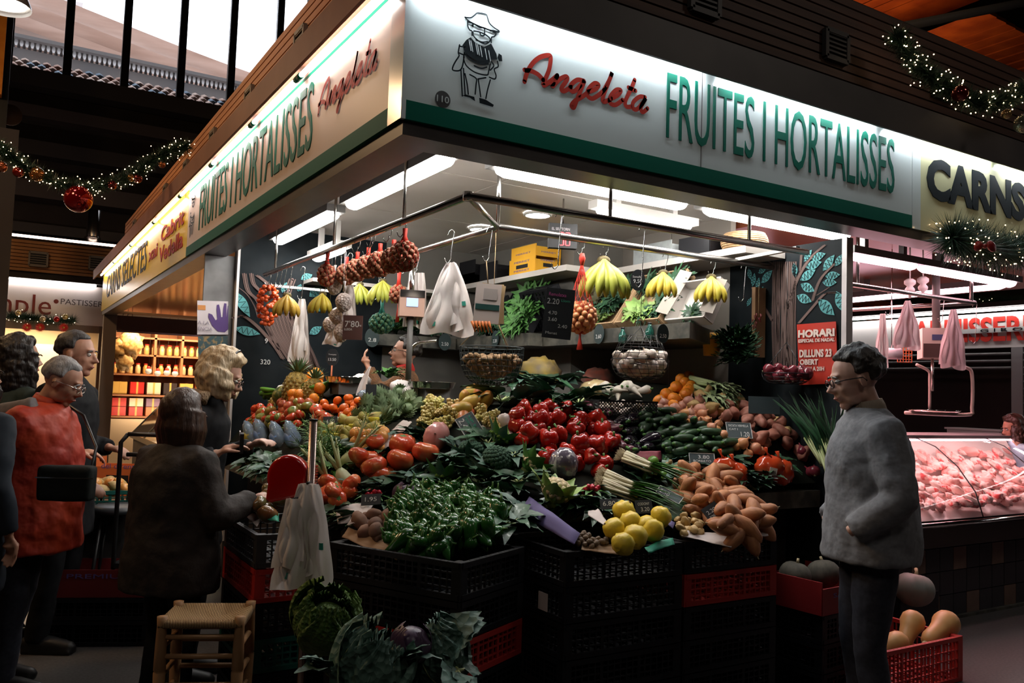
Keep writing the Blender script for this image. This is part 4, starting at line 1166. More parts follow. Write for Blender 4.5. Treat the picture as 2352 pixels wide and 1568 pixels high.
m_lfd = mat('dark_leaf', (.012, .050, .022), (.025, .085, .035), sc=8, r=.5, var=.35, coat=.15)
m_lfg = mat('mid_leaf', (.04, .13, .025), (.07, .20, .04), sc=8, r=.5, var=.3)
m_lfl = mat('light_leaf', (.18, .32, .07), (.3, .42, .14), sc=7, r=.5, var=.2)
m_lfb = mat('blue_green_leaf', (.035, .085, .065), (.07, .14, .10), sc=10, r=.5, var=.2, bump=.4, bsc=25)
m_lfk = mat('kale_leaf', (.03, .075, .055), (.075, .15, .115), sc=16, r=.6, bump=1.0, bsc=30, kind='voronoi', thr=(.1, .6), var=.2)
m_lfs = mat('savoy_leaf', (.03, .08, .018), (.09, .16, .03), sc=14, r=.6, var=.2, bump=.8, bsc=45, kind='voronoi', thr=(.1, .5))
m_stalk = mat('pale_stalk', (.45, .50, .26), (.36, .45, .18), sc=5, r=.45)
m_redc = mat('red_cabbage_skin', (.045, .022, .05), (.09, .055, .10), sc=6, r=.35)
m_pina = mat('pineapple_skin', (.16, .12, .03), (.40, .28, .06), sc=34, r=.6, kind='voronoi', bump=1.0, bsc=34, thr=(.15, .5))
m_melon = mat('melon_skin', (.05, .08, .015), (.3, .26, .05), sc=18, r=.4, thr=(.5, .62))
m_squash = mat('butternut_skin', (.52, .28, .10), (.46, .23, .08), sc=6, r=.45, var=.1)
m_pump = mat('grey_pumpkin_skin', (.16, .17, .15), (.22, .2, .17), sc=10, r=.6)
m_chest = mat('small_brown_root', (.10, .065, .04), (.15, .1, .06), sc=30, r=.7, var=.3)
dim = lambda u, k=.25, w=8.0: 1 - k * math.exp(-(1 - u.z) * w)
ang = lambda u: math.atan2(u.y, u.x)
def tomato(r, lob, la, m, seg=14):
 b = B().ell((0, 0, 0), (r, r, r * .8), seg, 9, lambda u: (1 + la * math.cos(lob * ang(u)) * math.sin(math.acos(max(-1, min(1, u.z)))) ** 2) * dim(u, .28))
 o = b.build('tomato', m)
 return P(o, star(B(), r * .60, r * .55).build('calyx', m_leafs, o))
P_tom = [tomato(.036, 5, .02, m_tom), tomato(.038, 4, .03, m_tom)]
P_tomo = [tomato(.060, 8, .06, m_tomo, 24), tomato(.052, 7, .05, m_tomo, 21)]
P_tomg = [tomato(.042, 6, .04, m_tomg, 18)]
P_tomb = [tomato(.045, 7, .06, m_tomb, 21)]
def fruit(nm, r, m, sq=1.0, knob=True, n=12):
 o = B().ell((0, 0, 0), (r, r, r * sq), n, 9, lambda u: dim(u, .12, 14)).build(nm, m)
 k = B().lathe([(r * .10, r * sq * .84), (r * .07, r * sq * .92)], 6).build('stem_button', m_leafs, o)
 return P(o, k)
P_ora = [fruit('orange', .040, m_oran)]
P_man = [fruit('mandarin', .032, m_mand, .82)]
P_app = [fruit('apple', .037, m_appr, .9)]
P_yap = [fruit('yellow_apple', .043, m_peary, .9)]
P_lim = [fruit('lime', .030, m_lime, 1.05)]
def spud(nm, r, m, s, a=.16):
 o = B().ell((0, 0, 0), r, 18, 12, lambda u: nz(s, 1.4, a)(u) * (1 + .03 * noise.noise(u * 5))).build(nm, m)
 e = B()
 for k in range(3):
  e.ell((r[0] * .5 * math.cos(k * 2.1 + s), r[1] * .8 * math.sin(k * 2.1 + s), r[2] * .75), (.0022, .0022, .0015), 5, 3)
 return P(o, e.build('eyes', mat('skin_eyes', (.14, .07, .04), r=.8), o))
P_pr = [spud('red_potato', (.056, .036, .034), m_potr, i, .3) for i in (1, 2, 3)]
P_py = [spud('yellow_potato', (.060, .040, .036), m_poty, i, .3) for i in (4, 5)]
P_ch = [spud('small_root', (.016, .013, .012), m_chest, i) for i in (6, 7)]
P_br = [spud('muddy_beet', (.042, .034, .030), mat('muddy_skin', (.14, .07, .05), (.2, .11, .07), sc=20, r=.8, var=.2), i) for i in (8, 9)]
def sweet(s):
 pts = [(x, .012 * math.sin(x * 14 + s), .008 * math.cos(x * 12 + s)) for x in (-.095, -.08, -.055, -.02, .02, .055, .08, .1)]
 rr = [.006, .022, .034, .041, .042, .036, .026, .008]
 o = B().tube(pts, [q * (1 + .08 * math.sin(s * 5 + i * 2)) for i, q in enumerate(rr)], 12).build('sweet_potato', m_sweet)
 e = B().tube([(.098, pts[-1][1], pts[-1][2]), (.115, pts[-1][1] + .004, pts[-1][2])], .003, 5)
 return P(o, e.build('root_tip', m_root, o))
P_sw = [sweet(0), sweet(1.7), sweet(3.1)]
def onion(m, r=.035):
 o = B().lathe([(.002, -r * .86), (r * .35, -r * .8), (r * .8, -r * .5), (r, 0), (r * .86, r * .45), (r * .5, r * .8), (r * .16, r * 1.05), (r * .10, r * 1.5)], 14).build('onion', m)
 e = B()
 for k in range(7):
  a = k * .9
  e.tube([(0, 0, -r * .84), (.006 * math.cos(a), .006 * math.sin(a), -r * 1.1)], .0008, 3)
 return P(o, e.build('roots', m_root, o))
P_on, P_onp, P_ond = [onion(m_onion), onion(m_onion, .031)], [onion(m_onionp, .040)], [onion(m_oniond, .038)]
def pepper(m, r, h, s=0, lob=4, la=.14, nm='bell_pepper'):
 o = B().ell((0, 0, 0), (r, r, h), 20, 12, lambda u: (1 + la * math.cos(lob * ang(u) + s) * (1 - .4 * u.z * u.z)) * dim(u, .42, 5) * (1 - .18 * math.exp(-(1 + u.z) * 6))).build(nm, m)
 t = B().tube([(0, 0, h * .5), (.003, 0, h * .75), (.010, .004, h * 1.0)], [r * .24, r * .11, r * .14], 7)
 return P(o, t.build('stem', m_leafs, o))
P_pp = [pepper(m_pepr, .052, .056), pepper(m_pepr, .048, .060, 1, 3, .16)]
def gpep(s):
 pts = [(0, .006 * math.sin(s + k), -.05 + k * .0165) for k in range(7)]
 o = B().tube(pts, [.003, .011, .017, .021, .024, .023, .012], 9).build('green_pepper', m_pepg)
 t = B().tube([(0, pts[-1][1], .047), (.004, pts[-1][1], .06), (.012, pts[-1][1], .072)], [.008, .0035, .003], 6)
 return P(o, t.build('stem', m_leafs, o))
P_gp = [gpep(0), gpep(2)]
def zuc(s, L_=.19, r=.024, m=None, nm='zucchini'):
 pts = [(-L_ / 2 + L_ * k / 7, .010 * math.sin(k * .5 + s) * 1.5, 0) for k in range(8)]
 o = B().tube(pts, [r * .45, r * .92, r, r, r * 1.02, r * 1.04, r * .95, r * .4], 10).build(nm, m or m_zuc)
 t = B().tube([pts[0], (pts[0][0] - .018, pts[0][1], .002)], [r * .42, r * .36], 6)
 return P(o, t.build('stem', m_leafs, o))
P_zu = [zuc(0), zuc(1.5), zuc(3, .16)]
def eggp(m, s):
 pts = [(-.08, 0, 0), (-.06, 0, 0), (-.03, 0, 0), (.01, .004, 0), (.045, .006, 0), (.07, .006, 0), (.083, .006, 0)]
 o = B().tube(pts, [.016, .024, .032, .041, .043, .032, .010], 14).build('eggplant', m)
 c = B()
 for k in range(5):
  a = k * 2 * PI / 5
  c.leaf((-.085, 0, 0), (1, .35 * math.cos(a), .35 * math.sin(a)), (0, math.cos(a), math.sin(a)), .05, .026, .1, 3)
 c.tube([(-.08, 0, 0), (-.115, .006, 0)], [.011, .007], 6)
 return P(o, c.build('cap', m_leafs, o))
P_eg, P_es = [eggp(m_egg, 0)], [eggp(m_eggs, 1)]
def lat(nm, prof, m, n=14):
 return B().lathe(prof, n).build(nm, m)
o = lat('pear', [(.004, -.036), (.02, -.034), (.034, -.018), (.036, .002), (.028, .022), (.017, .040), (.013, .050), (.004, .056)], m_pear)
P_pe = [P(o, B().tube([(0, 0, .054), (.004, 0, .074)], .0018, 5).build('stem', m_root, o))]
o = B().ell((0, 0, 0), (.062, .042, .040), 14, 9, nz(2, 1, .12)).build('mango', m_mango)
P_mg = [P(o, B().ell((-.060, 0, 0), (.004, .004, .004), 6, 4).build('stem_scar', m_root, o))]
o = B().ell((0, 0, 0), (.052, .050, .050), 18, 12, lambda u: 1 + .16 * noise.noise(u * 2.4) + .04 * noise.noise(u * 7)).build('quince', m_quin)
P_qu = [P(o, B().lathe([(.010, .047), (.006, .053), (.003, .050)], 8).build('blossom_end', mat('blossom_brown', (.08, .04, .02), r=.8), o))]
g = B()
for k in range(7):
 g.ell((.02 * k - .05, .013 * math.sin(k * 2.1), .006 * math.cos(k * 3)), (.019, .013, .012), 8, 6)
o = g.build('ginger_root', m_ging)
P_gi = [P(o, B().ell((.085, 0, 0), (.008, .007, .006), 6, 4).build('cut_end', m_curd, o))]
o = B().ell((0, 0, 0), (.028, .028, .022), 20, 9, lambda u: (1 + .07 * math.cos(9 * ang(u))) * (1 + .5 * math.exp(-(1 - u.z) * 9))).build('garlic_bulb', m_garl)
P_ga = [P(o, B().tube([(0, 0, .026), (.003, .002, .040)], [.005, .003], 6).build('neck', m_root, o))]
o = B().ell((0, 0, 0), (.0175, .0155, .0155), 10, 7, lambda u: 1 + .06 * noise.noise(u * 5)).build('walnut', m_waln)
P_wa = [P(o, B().lathe([(.0166, -.0006), (.0172, 0), (.0166, .0006)], 10, M=Matrix.Rotation(PI / 2, 3, 'X')).build('shell_seam', m_ging, o))]
def bunch_bananas(n, L_, m, fan=.9, r=.018, tilt=.0):
 root = thing('banana_bunch', 'x', 'x')
 kids = []
 cr_ = B().ell((0, 0, -.005), (.028, .018, .020), 8, 6).build('crown', mat('banana_crown', (.12, .09, .03), r=.7), root)
 kids.append(cr_)
 for k in range(n):
  row = k % 2
  a = (-.5 + (k + .5) / n) * 2 * fan
  out = Vector((math.sin(a), -.55 - .35 * row, 0)).normalized() if True else None
  pts, rr = [], []
  for j in range(8):
   t = j / 7
   d = out * (L_ * (.42 * math.sin(t * PI * .62) + .02)) + Vector((math.sin(a) * L_ * .25 * t, 0, -L_ * t * .93))
   pts.append(tuple(d + Vector((0, row * -.012, -.005))))
   rr.append(r * (.30, .5, .85, 1, 1.05, 1, .75, .25)[j])
  o = B().tube(pts, rr, 7).build('banana', m, root)
  kids.append(o)
 return proto(root, kids)
P_bg = bunch_bananas(9, .17, m_banag, 1.15, .0185)
P_by = bunch_bananas(8, .15, m_banan, 1.0)
P_br2 = bunch_bananas(7, .15, m_brip, .9)
P_bgr = bunch_bananas(7, .15, m_bgreen, .9, .019)
def grapes(n, m):
 b = B()
 for k in range(n):
  t = k / n
  rr = .045 * (1 - t * .6)
  a = k * 2.4
  b.ell((t * .11 - .05 + R.uniform(-.005, .005), rr * math.cos(a) * R.uniform(.6, 1), rr * .6 * math.sin(a) + .01), (.0105, .0105, .0105), 7, 5)
 o = b.build('grape_bunch', m)
 s = B().tube([(-.06, 0, .02), (-.01, 0, .03), (.03, .004, .028)], .002, 4)
 return P(o, s.build('stalk', m_leafs, o))
P_gr = [grapes(55, m_gra)]
def artichoke():
 root = thing('artichoke', 'x', 'x'); kids = []
 kids.append(B().ell((0, 0, 0), (.034, .034, .036), 10, 7).build('heart', m_art, root))
 b = B()
 for row in range(6):
  n = 9 - row
  for k in range(n):
   a = 2 * PI * (k + .5 * (row % 2)) / n
   th = .25 + row * .2
   c = Vector((math.cos(a), math.sin(a), 0))
   p = c * .033 * math.cos(th * .9 - .5) + UZ * (-.035 + row * .011)
   b.leaf(p, c * (.62 - row * .1) + UZ * 1.0, c, .036, .030, -.25, 4, 0, -.25)
 kids.append(b.build('bracts', m_art, root, kind='stuff'))
 kids.append(B().tube([(0, 0, -.03), (.004, 0, -.11)], [.011, .009], 7).build('stem', m_art, root))
 return proto(root, kids)
P_ar = artichoke()
def head_leaves(b, n, r, base, ln, wd, up0, up1, curl, rip=.03, seed=0):
 for k in range(n):
  a = 2 * PI * k / n + seed + .2 * math.sin(k * 3)
  c = Vector((math.cos(a), math.sin(a), 0))
  t = k / n
  b.leaf(c * r + UZ * base, c * (1.0 - .5 * t) + UZ * (up0 + (up1 - up0) * ((k * 7) % n) / n), -c, ln * (1 - .15 * math.sin(k * 5)), wd, curl, 8, rip, .25)
 return b
def cauli(r=.075, lm=None):
 root = thing('cauliflower', 'x', 'x'); kids = []
 b = B()
 for k in range(60):
  z = 1 - 1.5 * (k + .5) / 60
  a = k * 2.4
  q = math.sqrt(max(0, 1 - z * z))
  b.ell((r * .72 * q * math.cos(a), r * .72 * q * math.sin(a), r * .52 * z), (r * .21, r * .21, r * .21), 7, 5)
 kids.append(b.build('curd', m_curd, root, kind='stuff'))
 for k in range(9):
  l = B()
  a = 2 * PI * k / 9
  c = Vector((math.cos(a), math.sin(a), 0))
  l.leaf(c * r * .4 - UZ * r * .75, c * .75 + UZ * 1.15, -c, r * 2.0, r * 1.35, .28 if k % 2 else .05, 8, .03, .3)
  kids.append(l.build('leaf', lm or m_lfl, root))
 kids.append(B().tube([(0, 0, -r * .5), (0, 0, -r * .95)], [r * .4, r * .3], 8).build('stalk', m_stalk, root))
 return proto(root, kids)
P_ca = cauli()
P_cad = cauli(.07, m_lfg)
def florets(nm, r, m, leafs=True):
 root = thing(nm, 'x', 'x'); kids = []
 b = B()
 for k in range(90):
  z = 1 - 1.25 * (k + .5) / 90
  a = k * 2.4
  q = math.sqrt(max(0, 1 - z * z))
  b.ell((r * q * math.cos(a) * .85, r * q * math.sin(a) * .85, r * .62 * z), (r * .19,) * 3, 6, 4, lambda u: 1 + .3 * noise.noise(u * 4))
 kids.append(b.build('floret_head', m, root, kind='stuff'))
 kids.append(B().tube([(0, 0, 0), (0, 0, -r * 1.2)], [r * .4, r * .3], 8).build('stalk', m_stalk, root))
 for k in range(6):
  a = k * 1.05
  c = Vector((math.cos(a), math.sin(a), 0))
  kids.append(B().leaf(c * r * .3 - UZ * r * .7, c + UZ * .7, -c, r * 1.7, r * .7, .3, 6, .04).build('leaf', m_lfb, root))
 return proto(root, kids)
P_bro = florets('broccoli', .085, m_brocc)
def romanesco():
 root = thing('romanesco', 'x', 'x'); kids = []
 b = B()
 for k in range(110):
  t = (k + .5) / 110
  a = k * 2.4
  q = .065 * t
  s = .004 + .012 * t
  b.lathe([(s, -s * .5), (s * .5, s * .6), (.0004, s * 1.7)], 6, (q * math.cos(a), q * math.sin(a), .075 * (1 - t) ** 1.0 - .02))
 kids.append(b.build('spiral_head', m_roma, root, kind='stuff'))
 for k in range(10):
  a = k * .63
  c = Vector((math.cos(a), math.sin(a), 0))
  kids.append(B().leaf(c * .03 - UZ * .06, c * .75 + UZ * 1.0, -c, .17, .085, .12, 8, .03).build('leaf', m_lfb if k % 2 else m_lfg, root))
 return proto(root, kids)
P_ro = romanesco()
def cabbage(nm, r, mi, mo, n=11, spread=.6, rip=.06, ln=1.9):
 root = thing(nm, 'x', 'x'); kids = []
 kids.append(B().ell((0, 0, 0), (r * .8, r * .8, r * .75), 18, 12, lambda u: 1 + .05 * noise.noise(u * 4)).build('heart', mi, root))
 for k in range(n):
  a = 2 * PI * k * .382
  c = Vector((math.cos(a), math.sin(a), 0))
  t = k / n
  b = B()
  R0 = r * (.86 + .5 * t * spread)
  sd = Vector((-c.y, c.x, 0))
  op = .15 + spread * t
  def f(u, v, R0=R0, c=c, sd=sd, op=op, k=k):
   th = -1.1 + 2.15 * v
   ph = (u - .5) * 1.9 * math.sin(PI * min(1, .16 + .84 * v) ** .9 + .0) if v < .97 else (u - .5) * .5
   out = R0 * (1 + op * max(0, v - .35) * 1.3)
   rr = 1 + rip * math.sin(u * 17 + k) * (abs(u - .5) * 2) ** 1.5 + rip * .8 * math.sin(u * 23) * v ** 3 + .02 * noise.noise(Vector((u * 6, v * 6, k)))
   p = c * math.cos(ph) * math.cos(th) + sd * math.sin(ph) * math.cos(th * .6) + UZ * math.sin(th)
   return tuple(p * out * rr)
  b.grid(f, 16, 12)
  rb_ = B().tube([f(.5, v / 8) for v in range(0, 8)], [r * .05 * (1 - v / 9) for v in range(8)], 5)
  o = b.build('leaf', mo, root)
  q = rb_.build('midrib', m_stalk if k % 2 else mo, o)
  PARTS[o.name_full] = [q]
  kids.append(o)
 return proto(root, kids)
P_sav = cabbage('savoy_cabbage', .16, m_lfs, m_lfs, 13, .55, .08)
P_kal = cabbage('blue_green_cabbage', .16, m_lfk, m_lfk, 17, .42, .11)
P_rcb = cabbage('red_cabbage', .085, m_redc, m_redc, 5, .1, .01)
P_chi = cabbage('leafy_cabbage', .09, m_lfl, m_lfg, 8, .4, .06)
def leafbunch(nm, n, ln, wd, m, up=.6, curl=.5, stems=m_stalk, rip=.05, spread=1.0, seed=1):
 root = thing(nm, 'x', 'x'); kids = []
 rr = random.Random(seed)
 for k in range(n):
  a = rr.uniform(-1, 1) * spread * PI
  c = Vector((math.cos(a), math.sin(a), 0))
  u = up * rr.uniform(.3, 1.4)
  d = (c + UZ * u).normalized()
  L_ = ln * rr.uniform(.7, 1.15)
  s0 = d * L_ * .35
  kids.append(B().leaf(s0, d, UZ if u < 1.2 else -c, L_, wd * rr.uniform(.7, 1.2), curl, 7, rip).build('leaf', m, root))
  kids.append(B().tube([(0, 0, 0), tuple(s0 * 1.15)], [wd * .06, wd * .03], 5).build('stem', stems, root))
 return proto(root, kids)
P_cha = leafbunch('leaf_bunch', 16, .16, .10, m_lfd, .6, .45, seed=3)
P_chb = leafbunch('leaf_bunch', 14, .14, .09, m_lfb, .5, .5, seed=5)
P_brd = leafbunch('leaf_bunch', 8, .10, .13, m_lfk, .5, .5, seed=21)
P_her = leafbunch('herb_bunch', 26, .09, .045, m_lfg, .9, .4, m_leafs, .12, seed=8)
P_par = leafbunch('parsley_bunch', 34, .08, .04, m_lfd, .8, .5, m_leafs, .15, seed=9)
P_let = leafbunch('lettuce', 22, .11, .10, m_lfl, 1.0, .35, m_stalk, .10, seed=11)
P_esc = leafbunch('dark_lettuce', 22, .10, .08, mat('oak_leaf_brown', (.05, .045, .018), (.09, .09, .03), sc=8, r=.6), .9, .35, m_stalk, .12, seed=12)
def stalks(nm, n, ln, r, m0, m1, leafy, seed=2, spread=.35, root_hair=False):
 root = thing(nm, 'x', 'x'); kids = []
 rr = random.Random(seed)
 for k in range(n):
  y0, z0 = rr.uniform(-1, 1) * n ** .5 * r * .9, rr.uniform(0, 1) * n ** .5 * r * .9
  ya = rr.uniform(-1, 1) * spread
  p = [(t * ln, y0 + ya * ln * t * t, z0 + .03 * math.sin(t * 3 + k) * ln) for t in (0, .15, .3, .45)]
  kids.append(B().tube(p, [r, r * .85, r * .8, r * .7], 6).build('shaft', m0, root))
  if leafy == 'blade':
   for q in range(2):
    yb = ya + rr.uniform(-.35, .35)
    kids.append(B().leaf(p[2], (1, yb * 1.2, rr.uniform(-.05, .3)), UZ, ln * rr.uniform(.6, .85), r * 2.6, rr.uniform(.02, .25), 8, .0, .5, .35).build('leaf', m1, root))
  else:
   for q in range(3):
    kids.append(B().leaf(p[3], (1, ya + rr.uniform(-.6, .6), rr.uniform(-.1, .4)), UZ, ln * .3, r * 4, .3, 6, .12).build('leaf', m1, root))
  if root_hair:
   h = B()
   for q in range(14):
    a = rr.uniform(0, 6.3)
    h.tube([p[0], (-.02 - rr.uniform(0, .02), y0 + .022 * math.cos(a), z0 + .022 * math.sin(a))], .0008, 3, cap=False)
   kids.append(h.build('root_hairs', m_root, root, kind='stuff'))
 return proto(root, kids)
P_spr = stalks('spring_onion_bundle', 12, .42, .009, mat('white_shaft', (.6, .55, .42), (.45, .42, .25), sc=4, r=.4), m_lfg, 'blade', 4, .12, True)
P_lee = stalks('leek_bundle', 8, .62, .018, m_stalk, m_lfd, 'blade', 6, .25)
P_cel = stalks('celery_bundle', 11, .55, .014, m_stalk, mat('celery_leaf', (.22, .30, .14), (.3, .36, .2), sc=6, r=.5), 'leafy', 7, .3)
def fennel():
 root = thing('fennel_bulb', 'x', 'x'); kids = []
 kids.append(B().lathe([(.012, -.05), (.036, -.035), (.042, 0), (.032, .035), (.016, .06)], 12, lob=5, la=.08).build('bulb', mat('fennel_white', (.55, .56, .36), (.42, .5, .24), sc=5, r=.4), root))
 for k in range(4):
  a = k * 1.6
  e = (.10 * math.cos(a) * .6, .10 * math.sin(a) * .6, .22)
  kids.append(B().tube([(0, 0, .045), (e[0] * .4, e[1] * .4, .12), e], [.012, .009, .005], 7).build('stalk', m_stalk, root))
  b = B()
  for q in range(40):
   t = R.uniform(.4, 1.1)
   p = Vector((e[0] * t, e[1] * t, .05 + .19 * t))
   d = Vector((R.uniform(-1, 1), R.uniform(-1, 1), R.uniform(-.1, 1)))
   b.leaf(p, d, UZ if abs(d.z) < .8 else Vector((1, 0, 0)), R.uniform(.05, .09), .004, .2, 3)
  kids.append(b.build('fronds', m_lfg, root, kind='stuff'))
 return proto(root, kids)
P_fe = fennel()
def pineapple():
 root = thing('pineapple', 'x', 'x'); kids = []
 kids.append(B().lathe([(.02, 0), (.055, .012), (.072, .05), (.075, .10), (.068, .15), (.045, .19), (.02, .2)], 20).build('fruit', m_pina, root))
 b = B()
 for row in range(9):
  z = .02 + row * .0195
  rr = (.062, .07, .074, .076, .076, .074, .069, .06, .046)[row]
  for k in range(12):
   a = 2 * PI * (k + .5 * (row % 2)) / 12
   c = Vector((math.cos(a), math.sin(a), 0))
   b.lathe([(.014, 0), (.008, .005), (.001, .008)], 4, c * rr + UZ * z, M=c.to_track_quat('Z', 'Y').to_matrix())
 kids.append(b.build('scales', mat('pineapple_scale', (.22, .17, .05), (.36, .26, .08), sc=30, r=.6), root, kind='stuff'))
 for k in range(30):
  a = k * 2.4
  t = k / 30
  c = Vector((math.cos(a), math.sin(a), 0))
  kids.append(B().leaf(c * .015 + UZ * .19, c * (1.1 - t * .9) + UZ * (.5 + t * 1.6), -c if t > .3 else UZ, .12 - .02 * t, .022, .25 * (1 - t), 5, 0, .5, .4).build('crown_leaf', mat('crown_leaf', (.06, .12, .05), (.1, .17, .08), sc=9, r=.5), root))
 return proto(root, kids)
P_pi = pineapple()
def radishes():
 root = thing('radish_bunch', 'x', 'x'); kids = []
 for k in range(14):
  p = (R.uniform(-.05, .05), R.uniform(-.04, .04), R.uniform(-.02, .03))
  kids.append(B().ell(p, (.014, .014, .014), 9, 6).build('radish', mat('radish_red', (.45, .01, .03), r=.25), root))
 for k in range(9):
  a = k * .7
  c = Vector((math.cos(a), math.sin(a), 0))
  kids.append(B().leaf((0, 0, 0), c + UZ * .3, UZ, .11, .04, .4, 5, .05).build('leaf', m_lfg, root))
 return proto(root, kids)
P_rad = radishes()
sq = [(0, 0, .0), (.02, 0, 0), (.05, 0, 0), (.09, 0, 0), (.13, 0, 0), (.19, 0, 0), (.25, 0, 0), (.29, 0, 0), (.30, 0, 0)]
o = B().tube(sq, [.015, .055, .075, .078, .062, .05, .050, .038, .01], 16).build('butternut_squash', m_squash)
P_sq = [P(o, B().tube([(.298, 0, 0), (.325, 0, .005)], [.010, .013], 6).build('stem', m_root, o))]
o = B().ell((0, 0, 0), (.15, .15, .14), 40, 14, lambda u: (1 + .06 * abs(math.cos(5 * ang(u))) * (1 - u.z * u.z)) * dim(u, .2, 9)).build('pumpkin', m_pump)
P_pu = [P(o, B().tube([(0, 0, .10), (.01, 0, .14), (.03, .01, .16)], [.02, .012, .015], 7).build('stem', m_root, o))]
o = B().ell((0, 0, 0), (.15, .14, .13), 30, 12, lambda u: dim(u, .15, 9)).build('dark_squash', mat('dusty_dark_skin', (.05, .045, .035), (.09, .08, .06), sc=14, r=.8))
P_pd = [P(o, B().tube([(0, 0, .11), (.01, 0, .15)], [.015, .012], 6).build('stem', m_root, o))]
o = B().ell((0, 0, 0), (.11, .085, .082), 20, 12).build('melon', m_melon)
P_me = [P(o, B().ell((.108, 0, 0), (.006, .01, .01), 6, 4).build('stem_scar', m_root, o))]
# == HEAPS
def inside(p, poly):
 c = False
 for i in range(len(poly)):
  (x1, y1), (x2, y2) = poly[i], poly[i - 1]
  if (y1 > p[1]) != (y2 > p[1]) and p[0] < (x2 - x1) * (p[1] - y1) / (y2 - y1) + x1:
   c = not c
 return c
def hit(px, py, extra=0.0):
 r = ray(px, py) / FPX
 t = 2.2
 best = None
 while t < 7.6:
  p = EYE + r * t
  g = p.z - S(p.x, p.y) - extra
  okp = on_table(p.x, p.y) or p.x + p.y < 5.7 or p.y < 3.46
  if okp and g < 0:
   return Vector((p.x, p.y, S(p.x, p.y) + extra))
  if okp and (best is None or g < best[0]):
   best = (g, p)
  t += .012
 p = best[1]
 return Vector((p.x, p.y, S(p.x, p.y)))
def heap(ps, poly, dist, r_, label, group, layers=2, sc=(.88, 1.12), rot='any', lift=.9, cat=None, extra=0.0, yaw=None, cap=300):
 x0, x1 = min(q[0] for q in poly), max(q[0] for q in poly)
 y0, y1 = min(q[1] for q in poly), max(q[1] for q in poly)
 pts = []
 for L_ in range(layers):
  fail, lay = 0, []
  dd = dist * (1 if L_ == 0 else 1.12)
  while fail < 160 and len(pts) + len(lay) < cap:
   q = (R.uniform(x0, x1), R.uniform(y0, y1))
   if not inside(q, poly):
    continue
   h = hit(*q, extra)
   if all((h.x - o_.x) ** 2 + (h.y - o_.y) ** 2 > dd * dd for o_ in lay):
    lay.append(h); fail = 0
    pass
   else:
    fail += 1
  pts += [Vector((h.x, h.y, S(h.x, h.y) + r_ * (.75 + lift * L_ * 1.15))) for h in lay]
 for h in pts:
  if rot == 'any':
   e = (R.uniform(-1.0, 1.0), R.uniform(-1.0, 1.0), R.uniform(0, 6.28))
  elif rot == 'up':
   e = (R.uniform(-.3, .3), R.uniform(-.3, .3), R.uniform(0, 6.28))
  else:
   e = (R.uniform(-.25, .25), R.uniform(-.25, .25), (yaw if yaw is not None else 0) + R.uniform(-.5, .5))
  pr_ = ps[R.randrange(len(ps))]
  use(pr_, h, e, R.uniform(*sc), label, group, cat)
 return pts
c6 = lambda u, v: (1400 + u / 4.356, 820 + v / 4.356)
c5 = lambda u, v: (960 + u / 4.356, 820 + v / 4.356)
c4 = lambda u, v: (520 + u / 4.356, 820 + v / 4.356)
c8 = lambda u, v: (1160 + u / 3.086, 1060 + v / 3.086)
c7 = lambda u, v: (560 + u / 3.35, 1100 + v / 3.35)
H = heap
H(P_pr, [c6(1150, 560), c6(1420, 570), c6(1700, 660), c6(1920, 830), c6(1960, 900), c6(1600, 930), c6(1450, 920), c6(1280, 760), c6(1110, 680)], .082, .034, 'red-skinned potato in the heap under the right chalk tree', 'red potatoes', 2, cat='potato')
H(P_py, [c6(830, 480), c6(960, 440), c6(1180, 450), c6(1320, 520), c6(1200, 590), c6(1000, 640), c6(820, 590)], .085, .036, 'yellow potato in the heap below the celery', 'yellow potatoes', 2, cat='potato')
H(P_py, [c6(1320, 470), c6(1640, 470), c6(1780, 560), c6(1640, 600), c6(1320, 560)], .09, .034, 'dusty potato at the back edge behind the dark slate', 'dusty potatoes', 1, cat='potato')
H(P_on, [c6(620, 600), c6(900, 640), c6(1080, 730), c6(1180, 830), c6(1320, 920), c6(1600, 1030), c6(1440, 1060), c6(1180, 930), c6(980, 800), c6(640, 680)], .064, .033, 'brown onion in the heap between zucchini and potatoes', 'brown onions', 2, cat='onion')
H(P_onp, [c6(470, 560), c6(600, 560), c6(880, 520), c6(1040, 600), c6(900, 680), c6(640, 660), c6(480, 640)], .075, .036, 'pink-skinned onion in the heap left of the yellow potatoes', 'pink onions', 2, cat='onion')
H(P_ora, [c6(470, 560), c6(600, 420), c6(700, 320), c6(800, 200), c6(860, 320), c6(760, 560), c6(640, 600), c6(520, 590)], .078, .038, 'orange in the heap beside the black lattice basket', 'oranges on the right', 2, cat='orange')
H(P_zu, [c6(330, 640), c6(660, 650), c6(900, 740), c6(1100, 850), c6(1230, 980), c6(1100, 1010), c6(880, 1000), c6(700, 1060), c6(520, 1030), c6(440, 860), c6(260, 760)], .068, .025, 'dark green zucchini in the heap at the centre right', 'zucchini', 3, rot='yaw', yaw=.35, cat='zucchini')
H(P_eg, [c6(60, 720), c6(230, 720), c6(300, 860), c6(520, 960), c6(500, 1040), c6(220, 1030), c6(160, 900)], .09, .036, 'glossy black eggplant in the heap left of the zucchini', 'black eggplants', 2, rot='yaw', yaw=.4, cat='eggplant')
H(P_es, [c5(1690, 600), c5(1880, 640), c5(2000, 800), c5(2080, 1000), c5(1960, 1020), c5(1850, 800), c5(1700, 700)], .085, .036, 'purple streaked eggplant beside the red peppers', 'streaked eggplants', 2, rot='yaw', yaw=1.2, cat='eggplant')
